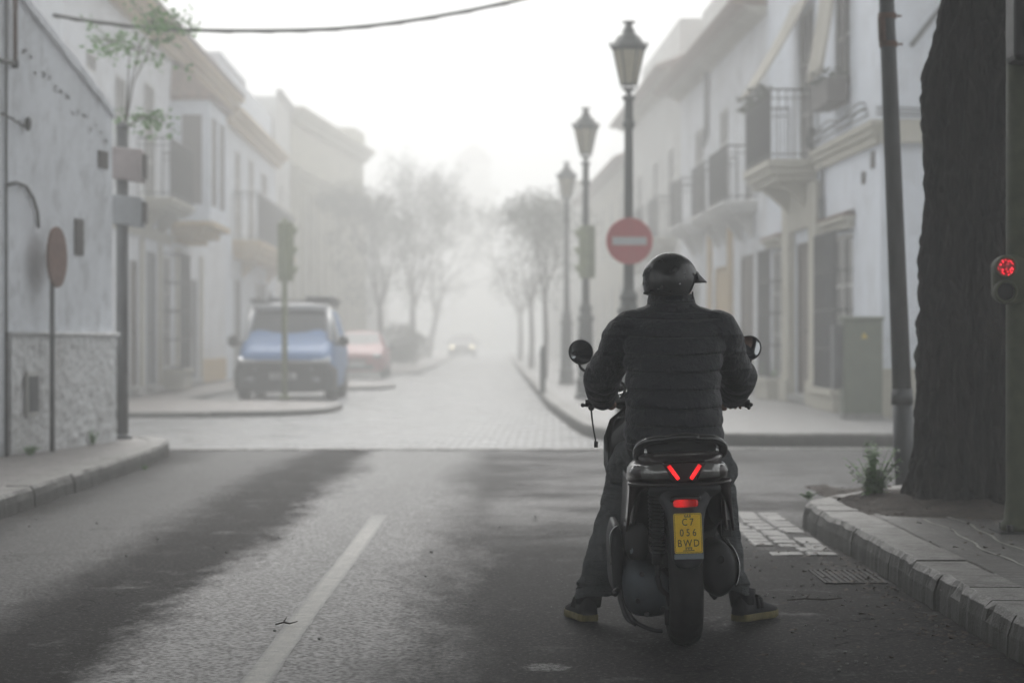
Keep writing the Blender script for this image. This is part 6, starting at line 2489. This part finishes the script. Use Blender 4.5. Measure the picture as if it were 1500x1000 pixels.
def limb(q, pts, rad, n=36, bulges=None, amp=.008, seed=0, flat=None):
    """tube through spline points with quilting bulges along it"""
    P_ = spl(pts, 14)
    rr = []
    m = len(pts) - 1
    for i in range(len(P_)):
        t_ = i / (len(P_) - 1) * m
        k = min(m - 1, int(t_))
        f = t_ - k
        f = f * f * (3 - 2 * f)
        rr.append(rad[k] + (rad[k + 1] - rad[k]) * f)
    cum = [0]
    for a, b in zip(P_, P_[1:]):
        cum.append(cum[-1] + (b - a).length)
    t = (P_[1] - P_[0]).normalized()
    x = t.cross(Vector((0, 1, 0))).normalized()
    rings = []
    for i, p in enumerate(P_):
        a, b = P_[max(0, i - 1)], P_[min(len(P_) - 1, i + 1)]
        t = (b - a).normalized()
        x = (x - t * x.dot(t)).normalized()
        y = t.cross(x)
        s_ = cum[i]
        bl = math.sqrt(abs(math.sin(PI * s_ / bulges))) if bulges else 0
        ring = []
        for k in range(n):
            an = 2 * PI * k / n
            d_ = x * math.cos(an) + y * math.sin(an)
            w = p + d_ * rr[i]
            nz = noise.noise(w * 11 + Vector((seed, 0, 0))) * amp + noise.noise(w * 27 + Vector((seed, 5, 0))) * amp * .55
            ring.append(p + d_ * (rr[i] + (bl - .6) * .007 * (1 if bulges else 0) + nz))
        rings.append(ring)
    q.rings(rings)


# arms
Lsh, Lel, Lwr = P(921, 482, 10.28), P(884, 555, 10.42), P(884, 582, 10.80)
Rsh, Rel, Rwr = P(1050, 482, 10.28), P(1079, 553, 10.42), P(1071, 580, 10.80)
limb(jk, [P(938, 474, 10.30), P(915, 487, 10.28), P(900, 520, 10.34), P(883, 553, 10.44), P(882, 570, 10.60), Lwr], [.068, .080, .075, .078, .070, .056], bulges=.075, seed=1)
limb(jk, [P(1034, 474, 10.30), P(1056, 487, 10.28), P(1067, 520, 10.34), P(1080, 551, 10.44), P(1077, 568, 10.60), Rwr], [.068, .081, .075, .078, .070, .054], bulges=.075, seed=4)
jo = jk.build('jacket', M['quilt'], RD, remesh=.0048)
# collar
q = MB()
rings = []
for (y, D, hw, hd, dz) in ((452, 10.345, .103, .104, 0), (447, 10.35, .108, .104, 0), (440, 10.35, .105, .098, 0), (433, 10.36, .099, .090, 0), (428, 10.37, .097, .086, 0), (426, 10.37, .092, .081, 0), (430, 10.37, .086, .076, 0), (444, 10.36, .084, .076, 0)):
    c = P(984, y, D)
    r_ = ering(c, hw, hd, 48, 2.1, .10)
    r_ = [p + Vector((0, 0, .006 * noise.noise(p * 22) - .018 * max(0, (p.x - c.x) / hw) ** 2)) + (p - c) * (.05 * noise.noise(Vector((p.x * 14, p.y * 14, p.z * 30)))) for p in r_]
    rings.append(r_)
q.rings(rings, cap=False)
q.build('collar', M['quilt'], RD, smooth=True)
# seam piping (thin grooves read as lines): shoulder seam cord
# ---- head and helmet ----------------------------------------------------------
yaw = R(-58)
HC = P(983, 411, 10.36)
Rh = Matrix.Rotation(yaw, 4, 'Z') @ Matrix.Rotation(R(-4), 4, 'X')
Hm = Matrix.Translation(HC) @ Rh


def H(x, y, z):
    return Hm @ Vector((x, y, z))


bd = MB()
# skull, face, jaw
rings = []
prof = [(-.135, .040, .030, .045, 0), (-.128, .050, .048, .055, .0), (-.11, .060, .066, .062, .0), (-.085, .066, .082, .070, 0), (-.055, .070, .090, .085, 0), (-.02, .074, .094, .095, 0), (.02, .077, .094, .098, 0), (.05, .074, .088, .092, 0), (.08, .060, .070, .072, 0), (.098, .036, .045, .045, 0), (.104, .01, .012, .012, 0)]
for (z, w, fy, by, _) in prof:
    ring = []
    for k in range(32):
        a = 2 * PI * k / 32
        x, y = w * math.cos(a), (fy if math.sin(a) > 0 else by) * math.sin(a)
        ring.append(H(x, y, z))
    rings.append(ring)
bd.rings(rings)
bd.rings([[H(*p) for p in r_] for r_ in ([(-.012, .088, -.052), (.012, .088, -.052), (.014, .07, -.058), (-.014, .07, -.058)], [(-.013, .104, -.042), (.013, .104, -.042), (.016, .085, -.05), (-.016, .085, -.05)], [(-.007, .095, -.008), (.007, .095, -.008), (.01, .08, -.008), (-.01, .08, -.008)])])
for s_ in (-1, 1):
    bd.ball(H(s_ * .075, -.008, -.03), (.012, .020, .034), 10, 8, Rh.to_3x3())
    bd.ball(H(s_ * .032, .078, -.008), (.020, .012, .010), 10, 6, Rh.to_3x3())
bd.ball(H(0, .088, -.078), (.026, .012, .009), 10, 6, Rh.to_3x3())
bd.ball(H(0, .082, -.112), (.03, .018, .02), 10, 6, Rh.to_3x3())
# neck, shoulders, arms, forearms
bd.tube([HC + Vector((0, .0, -.05)), P(984, 440, 10.36), P(985, 470, 10.31)], [.062, .060, .055], 20)
for i in range(1):
    bd.rings([ering(P(986, y, D), hw * D / F_PX, hd, 32) for (y, D, hw, hd) in ((468, 10.31, 62, .08), (490, 10.29, 64, .10), (540, 10.23, 56, .105), (600, 10.17, 56, .11), (648, 10.13, 56, .11))])
for pts in ((P(928, 480, 10.29), P(896, 520, 10.34), P(883, 553, 10.44), Lwr, P(885, 583, 10.86)), (P(1044, 480, 10.29), P(1072, 520, 10.34), P(1080, 551, 10.44), Rwr, P(1071, 581, 10.86))):
    bd.tube(spl(pts, 6), [.05 - .024 * i / 24 for i in range(25)], 14)


def hand(q, wrist, grip, s_):
    """s_=-1 left, +1 right; thumb on the inner side. Fingers wrap over the grip."""
    g = grip
    kn = []
    for i in range(4):  # index is innermost
        x = -s_ * .034 + s_ * .0225 * i
        L = (1., 1.06, 1.0, .82)[i]
        k0 = g + Vector((x, -.026, .030 - .003 * abs(i - 1)))
        kn.append(k0)
        q.tube(spl([wrist + Vector((x * .45, .0, 0)), (wrist + k0) / 2 + Vector((x * .2, 0, .008)), k0], 4), [.017] * 4 + [.0155] * 4 + [.0125], 10)
        curl = .85 + .1 * math.sin(i * 2.1)
        q.tube(spl([k0, g + Vector((x + .001 * i, .004, .034 * L)), g + Vector((x, .029 * L, .016)), g + Vector((x, .030 * L, -.010 * curl)), g + Vector((x, .012, -.026))], 4),
               [.0122, .012, .0115, .011, .0108, .0105, .0102, .010, .0098, .0095, .0093, .009, .009, .0086, .0082, .0078, .006], 10)
        q.ball(k0 + Vector((0, 0, .003)), .0128, 8, 6)
    # palm
    q.tube([wrist, (wrist + g) / 2 + Vector((0, -.005, .008)), g + Vector((0, -.024, .010))], [.030, .032, .026], 14)
    # thumb leaves the side of the palm and closes under the bar
    b = (wrist * .45 + g * .55) + Vector((-s_ * .030, 0, -.004))
    q.tube(spl([b, g + Vector((-s_ * .052, -.014, -.008)), g + Vector((-s_ * .046, .008, -.024)), g + Vector((-s_ * .030, .022, -.026))], 4), [.0155, .015, .0145, .014, .0135, .013, .0128, .0125, .012, .0115, .011, .010, .008], 10)


wl, wr_ = P(884, 582, 10.84), P(1071, 580, 10.84)
glw, grw = S_mat @ gl, S_mat @ gr
hand(bd, glw + Vector((-.002, -.105, .012)), glw + Vector((0, 0, .0)), -1)
hand(bd, grw + Vector((.002, -.105, .012)), grw + Vector((0, 0, .0)), 1)
bd.build('body', M['skin'], RD, remesh=.0036)
# gloves cuffs: dark knit at each wrist, brownish glove backs
M['glove'] = mat('dark brown glove', (.035, .027, .024), .7, 0, var=.25, scale=20, bump=.3)
for w_, g_, s_ in ((wl, glw, -1), (wr_, grw, 1)):
    q = MB()
    ctr = [Lwr, Rwr][s_ > 0]
    q.tube([ctr + Vector((0, -.02, 0)), ctr + Vector((0, .015, .0)), ctr + Vector((0, .035, .0))], [.055, .052, .045], 20)
    q.build('cuff', M['quilt'], RD, smooth=True)
# hair at the nape
q = MB()
q.rings([[H(w * math.cos(R(200 + 140 * k / 15)) * 1., w2 * math.sin(R(200 + 140 * k / 15)), z) for k in range(16)] for (z, w, w2) in ((-.095, .070, .074), (-.06, .078, .092), (0, .08, .1))], cap=False, close=False)
q.build('hair', M['hair'], RD, smooth=True)
# helmet shell (open face), in head space: y forward
def shell(scale, zoff=0.):
    q = MB()
    n, m = 72, 34
    rings = []
    for j in range(m + 1):
        t_ = j / m
        ring = []
        for k in range(n):
            a = 2 * PI * k / n          # 0 = right, 90 = front
            fr = math.sin(a)
            # lower edge: deep at the back, cut away over the face, ears covered
            zlow = -.064 if fr < -.2 else (-.064 + (fr + .2) / .5 * .008 if fr < .3 else (-.056 + (fr - .3) / .25 * .080 if fr < .55 else .024 + (fr - .55) * .03))
            el0 = math.asin(max(-.95, min(.95, zlow / .115)))
            el = el0 + (PI / 2 - el0) * t_
            rx, ry, rz = .105, .125 if fr > 0 else .124, .116
            x, y, z = rx * math.cos(el) * math.cos(a), ry * math.cos(el) * math.sin(a), rz * math.sin(el)
            if z < 0:
                z *= 1.0
                x = rx * math.cos(a) * (1 - .10 * (z / .07) ** 2)
                y = ry * math.sin(a) * (1 - .10 * (z / .07) ** 2)
            ring.append(H(x * scale, y * scale - .004, z * scale + zoff))
        rings.append(ring)
    q.rings(rings, cap=False)
    return q


q = shell(1.0, .004)
hl_ = q.build('helmet', M['helmet'], RD, smooth=True)
m_ = hl_.modifiers.new('t', 'SOLIDIFY')
m_.thickness = .018
m_.offset = -1
# bottom edge trim following the shell
q = MB()
pts = []
n = 72
for k in range(n + 1):
    a = 2 * PI * k / n
    fr = math.sin(a)
    zlow = -.064 if fr < -.2 else (-.064 + (fr + .2) / .5 * .008 if fr < .3 else (-.056 + (fr - .3) / .25 * .080 if fr < .55 else .024 + (fr - .55) * .03))
    cl = math.cos(math.asin(zlow / .115)) if zlow > 0 else (1 - .10 * (zlow / .07) ** 2)
    pts.append(H(.105 * cl * math.cos(a), .1245 * cl * math.sin(a) - .004, zlow + .003))
q.tube(pts, .0048, 8, cap=False)
q.build('helmet_trim', M['strap'], hl_, smooth=True)
# peak
q = MB()


def peak(a, b):
    th = R(32 + 116 * a)
    r0 = .1265
    ext = .046 * math.sin(PI * (a * .8 + .1)) ** .8 * b
    return H((.107 + ext * .5) * math.cos(th), (r0 + ext) * math.sin(th), .038 - .030 * b - .006 * abs(math.cos(th)))


q.sheet(peak, 24, 6)
pk_ = q.build('peak', M['black'], hl_, smooth=True)
pk_.modifiers.new('t', 'SOLIDIFY').thickness = .004
q = MB()
for k in range(3):
    a = R(32 + 58 * k)
    q.ball(H(.110 * math.cos(a), .129 * math.sin(a), .036), .007, 10, 6)
q.ball(H(.1055, -.030, -.018), (.006, .006, .006), 10, 6)
q.ball(H(.060, -.106, -.046), (.005, .005, .005), 10, 6)
q.build('studs', M['chrome'], hl_, smooth=True)
# vents at the back left and worn decal
q = MB()
for k in range(4):
    a = R(228 - 0 + k * 11)
    for t_ in (0,):
        c0 = H(.1035 * math.cos(a), .1235 * math.sin(a) - .004, .010)
        c1 = H(.098 * math.cos(a), .117 * math.sin(a) - .004, .040)
        q.tube([c0, c1], [.0045, .003], 6)
q.build('vent_slots', M['strap'], hl_, smooth=True)
q = MB()
rr0, rr1 = [], []
for k in range(13):
    a = R(222 + 36 * k / 12)
    e_ = 1.012
    wv_ = .004 * math.sin(k * .9)
    rr0.append(H(.1045 * e_ * math.cos(a), .1235 * e_ * math.sin(a) - .004, -.030 + wv_))
    rr1.append(H(.1045 * e_ * math.cos(a), .1235 * e_ * math.sin(a) - .004, -.020 + wv_ * 1.4))
q.rings([rr0, rr1], cap=False, close=False)
q.build('decal', M['decal'], hl_, smooth=True)
# chin strap hanging on the right of the face
for s_ in (-1, 1):
    q = MB()
    q.tube(spl([H(s_ * .088, .052, -.045), H(s_ * .078, .062, -.085), H(s_ * .052, .062, -.125), H(s_ * .01, .07, -.142)]), .0045, 6)
    q.build('chin_strap', M['strap'], hl_, smooth=True)

# ---- trousers -------------------------------------------------------------------
tr = MB()
tr.rings([ering(P(987, y, D), hw * D / F_PX, hd, 48, 2.4) for (y, D, hw, hd) in ((642, 10.14, 58, .13), (655, 10.13, 60, .135), (672, 10.13, 54, .12))])


def leg(hip, knee, ank, seed, radii):
    mid = (hip + knee) / 2 + Vector((0, 0, .02))
    shin = (knee + ank) / 2
    limb(tr, [hip, mid, knee + Vector((0, -.02, .03))], [.088, .088, .084], 48, None, .013, seed)
    limb(tr, [knee + Vector((0, .0, .06)), knee + Vector((0, -.005, -.0)), knee.lerp(shin, .5), shin, shin.lerp(ank, .6), ank], radii, 56, None, .017, seed + 3)


leg(P(948, 655, 10.2), P(914, 700, 10.68), P(872, 864, 10.56), 2, [.062, .080, .072, .074, .080, .088])
leg(P(1026, 655, 10.2), P(1052, 702, 10.68), P(1077, 860, 10.56), 7, [.062, .072, .062, .058, .060, .066])
tr.build('trousers', M['denim'], RD, remesh=.006)
# flared back edge of the left hem
for cpx, cpy, rr_, px2 in ((871.5, 866, .087, -1), (1079, 861, .060, 1)):
    q = MB()
    c = P(cpx, cpy, 10.56)
    rings = []
    for (dz, s_) in ((.03, .93), (.0, 1.0), (-.012, 1.01), (-.015, .97), (.0, .9)):
        rings.append([p + Vector((0, 0, dz + .006 * math.sin(3 * k / 40 * 2 * PI + 1) + (-.012 if px2 > 0 else .010) * (p.x - c.x) / rr_)) for k, p in enumerate(ering(c, rr_ * s_, rr_ * s_ * .95, 40))])
    q.rings(rings, cap=False)
    q.build('hem', M['denim'], RD, smooth=True)

# ---- shoes ----------------------------------------------------------------------------
def shoe(heel, yawd, L=.285, w=.048):
    """heel: ground point at the heel; yawd: toe heading in degrees to the right of straight ahead"""
    Rm = Matrix.Translation(heel) @ Matrix.Rotation(R(-yawd), 4, 'Z')
    T = lambda x, y, z: Rm @ Vector((x, y, z))
    q = MB()
    rings = []
    secs = [(-.005, .030, .0), (.0, .038, 0), (.02, .043, 0), (.07, .041, 0), (.12, .042, 0), (.18, .050, 0), (.23, .047, 0), (.265, .036, .004), (.283, .018, .010)]
    up, so = [], []
    for (y, ww, lift) in secs:
        so.append([T(x * ww * 1.06, y, z + lift) for x, z in ((-1, .004), (1, .004), (1.04, .018), (1., .036), (-1., .036), (-1.04, .018))])
    q.rings(so)
    s_ = q
    q2 = MB()
    for (y, ww, lift), ht in zip(secs, (.075, .105, .112, .118, .108, .080, .066, .052, .040)):
        ring = []
        for k in range(20):
            a = 2 * PI * k / 20
            xx = ww * math.cos(a)
            zz = (.034 + (ht - .034) * max(0, math.sin(a)) ** .8) if math.sin(a) >= 0 else .034 + .004 * math.sin(a)
            ring.append(T(xx * (1 if math.sin(a) < .5 else .92), y, zz + lift))
        up.append(ring)
    q2.rings(up)
    # ankle
    q2.tube([T(0, .045, .075), T(0, .050, .115), T(0, .055, .145)], [.044, .043, .045], 18)
    o = q2.build('shoe', M['shoe'], RD, smooth=True)
    s_.build('sole', M['sole'], o, bevel=.004)
    q = MB()
    for (y, z) in ((.10, .112), (.135, .098)):
        q.tube([T(-.044, y - .01, .055), T(-.03, y, z - .004), T(0, y, z + .006), T(.03, y, z - .004), T(.044, y - .01, .055)], .008, 6)
    q.tube([T(.030, .10, .112), T(.05, .085, .11), T(.055, .06, .118)], [.008, .006, .004], 6)
    q.build('laces', M['strap'], o, smooth=True)


shoe(P(863, 911, 10.53) * 1. + Vector((0, 0, .0)), -14)
shoe(P(1082, 911, 10.53), 38)
# dark sock / leg inside each hem
for a_, b_ in ((P(866, 880, 10.59), P(870, 850, 10.58)), (P(1085, 880, 10.58), P(1078, 850, 10.58))):
    q = MB()
    q.tube([a_ - Vector((0, 0, .02)), (a_ + b_) / 2, b_], [.042, .045, .05], 16)
    q.build('sock', M['shoe'], RD, smooth=True)
# ------------------------------------------------------------------ fog, sky, sun, camera
hz = MB()
hz.box(-255, 255, -55, 375, -1.2, 23)
hm = bpy.data.materials.new('street fog')
hm.use_nodes = True
nt = hm.node_tree
for n_ in list(nt.nodes):
    if n_.type != 'OUTPUT_MATERIAL':
        nt.nodes.remove(n_)
pv = nt.nodes.new('ShaderNodeVolumePrincipled')
pv.inputs['Color'].default_value = (.99, .997, .995, 1)
pv.inputs['Density'].default_value = FOG
pv.inputs['Anisotropy'].default_value = .6
nt.links.new(pv.outputs[0], nt.nodes['Material Output'].inputs['Volume'])
tag(hz.build('haze', hm), 'thick pale morning fog filling the whole street', 'haze', kind='stuff')

SUN_EL, SUN_AZ = R(44), R(-4)   # azimuth measured from +Y towards +X
w = bpy.data.worlds.new('World')
scene.world = w
w.use_nodes = True
nt = w.node_tree
bg = nt.nodes['Background']
sky = nt.nodes.new('ShaderNodeTexSky')
sky.sky_type = 'NISHITA'
sky.sun_disc = False
sky.sun_elevation = SUN_EL
sky.sun_rotation = SUN_AZ
sky.air_density = 1.
sky.dust_density = 5.
sky.ozone_density = 1.
hs_ = nt.nodes.new('ShaderNodeHueSaturation')
hs_.inputs['Saturation'].default_value = .16
nt.links.new(sky.outputs[0], hs_.inputs['Color'])
# an overcast deck: most of the light comes as even white cloud
mx = nt.nodes.new('ShaderNodeMix')
mx.data_type = 'RGBA'
mx.inputs[0].default_value = .72
nt.links.new(hs_.outputs[0], mx.inputs[6])
tcw = nt.nodes.new('ShaderNodeTexCoord')
nz = nt.nodes.new('ShaderNodeTexNoise')
nz.inputs['Scale'].default_value = 1.6
nz.inputs['Detail'].default_value = 3
nt.links.new(tcw.outputs['Generated'], nz.inputs['Vector'])
cr = nt.nodes.new('ShaderNodeValToRGB')
cr.color_ramp.elements[0].color = (8.6, 8.9, 9.1, 1)
cr.color_ramp.elements[1].color = (10.2, 10.4, 10.5, 1)
nt.links.new(nz.outputs['Fac'], cr.inputs[0])
nt.links.new(cr.outputs[0], mx.inputs[7])
nt.links.new(mx.outputs[2], bg.inputs['Color'])
bg.inputs['Strength'].default_value = SKY

sd_ = bpy.data.lights.new('sun', 'SUN')
sd_.energy = SUN
sd_.angle = R(42)
sd_.color = (1., .97, .93)
so_ = bpy.data.objects.new('sun', sd_)
COL.objects.link(so_)
dv = Vector((math.sin(SUN_AZ) * math.cos(SUN_EL), math.cos(SUN_AZ) * math.cos(SUN_EL), math.sin(SUN_EL)))
so_.rotation_euler = (-dv).to_track_quat('-Z', 'Y').to_euler()

cam = bpy.data.cameras.new('camera')
cam.sensor_width = 36
cam.lens = 36 * F_PX / 1500
cam.shift_y = -(500 - CY) / 1500
cam.clip_start = .1
cam.clip_end = 1000
cam.dof.use_dof = True
cam.dof.focus_distance = 10.1
cam.dof.aperture_fstop = 2.8
co = bpy.data.objects.new('camera', cam)
COL.objects.link(co)
co.location = (0, 0, EYE)
co.rotation_euler = (R(90), 0, 0)
scene.camera = co

vs = scene.view_settings
vs.view_transform = 'Standard'
vs.look = 'None'
vs.exposure = EXPO
vs.gamma = 1
vs.use_curve_mapping = False
cy = scene.cycles
cy.use_denoising = True
cy.denoiser = 'OPENIMAGEDENOISE'
cy.max_bounces = 10
cy.diffuse_bounces = 3
cy.glossy_bounces = 3
cy.transmission_bounces = 4
cy.transparent_max_bounces = 8
cy.volume_bounces = 4
cy.volume_max_steps = 64
cy.sample_clamp_indirect = 8
cy.use_adaptive_sampling = True
cy.adaptive_threshold = .015
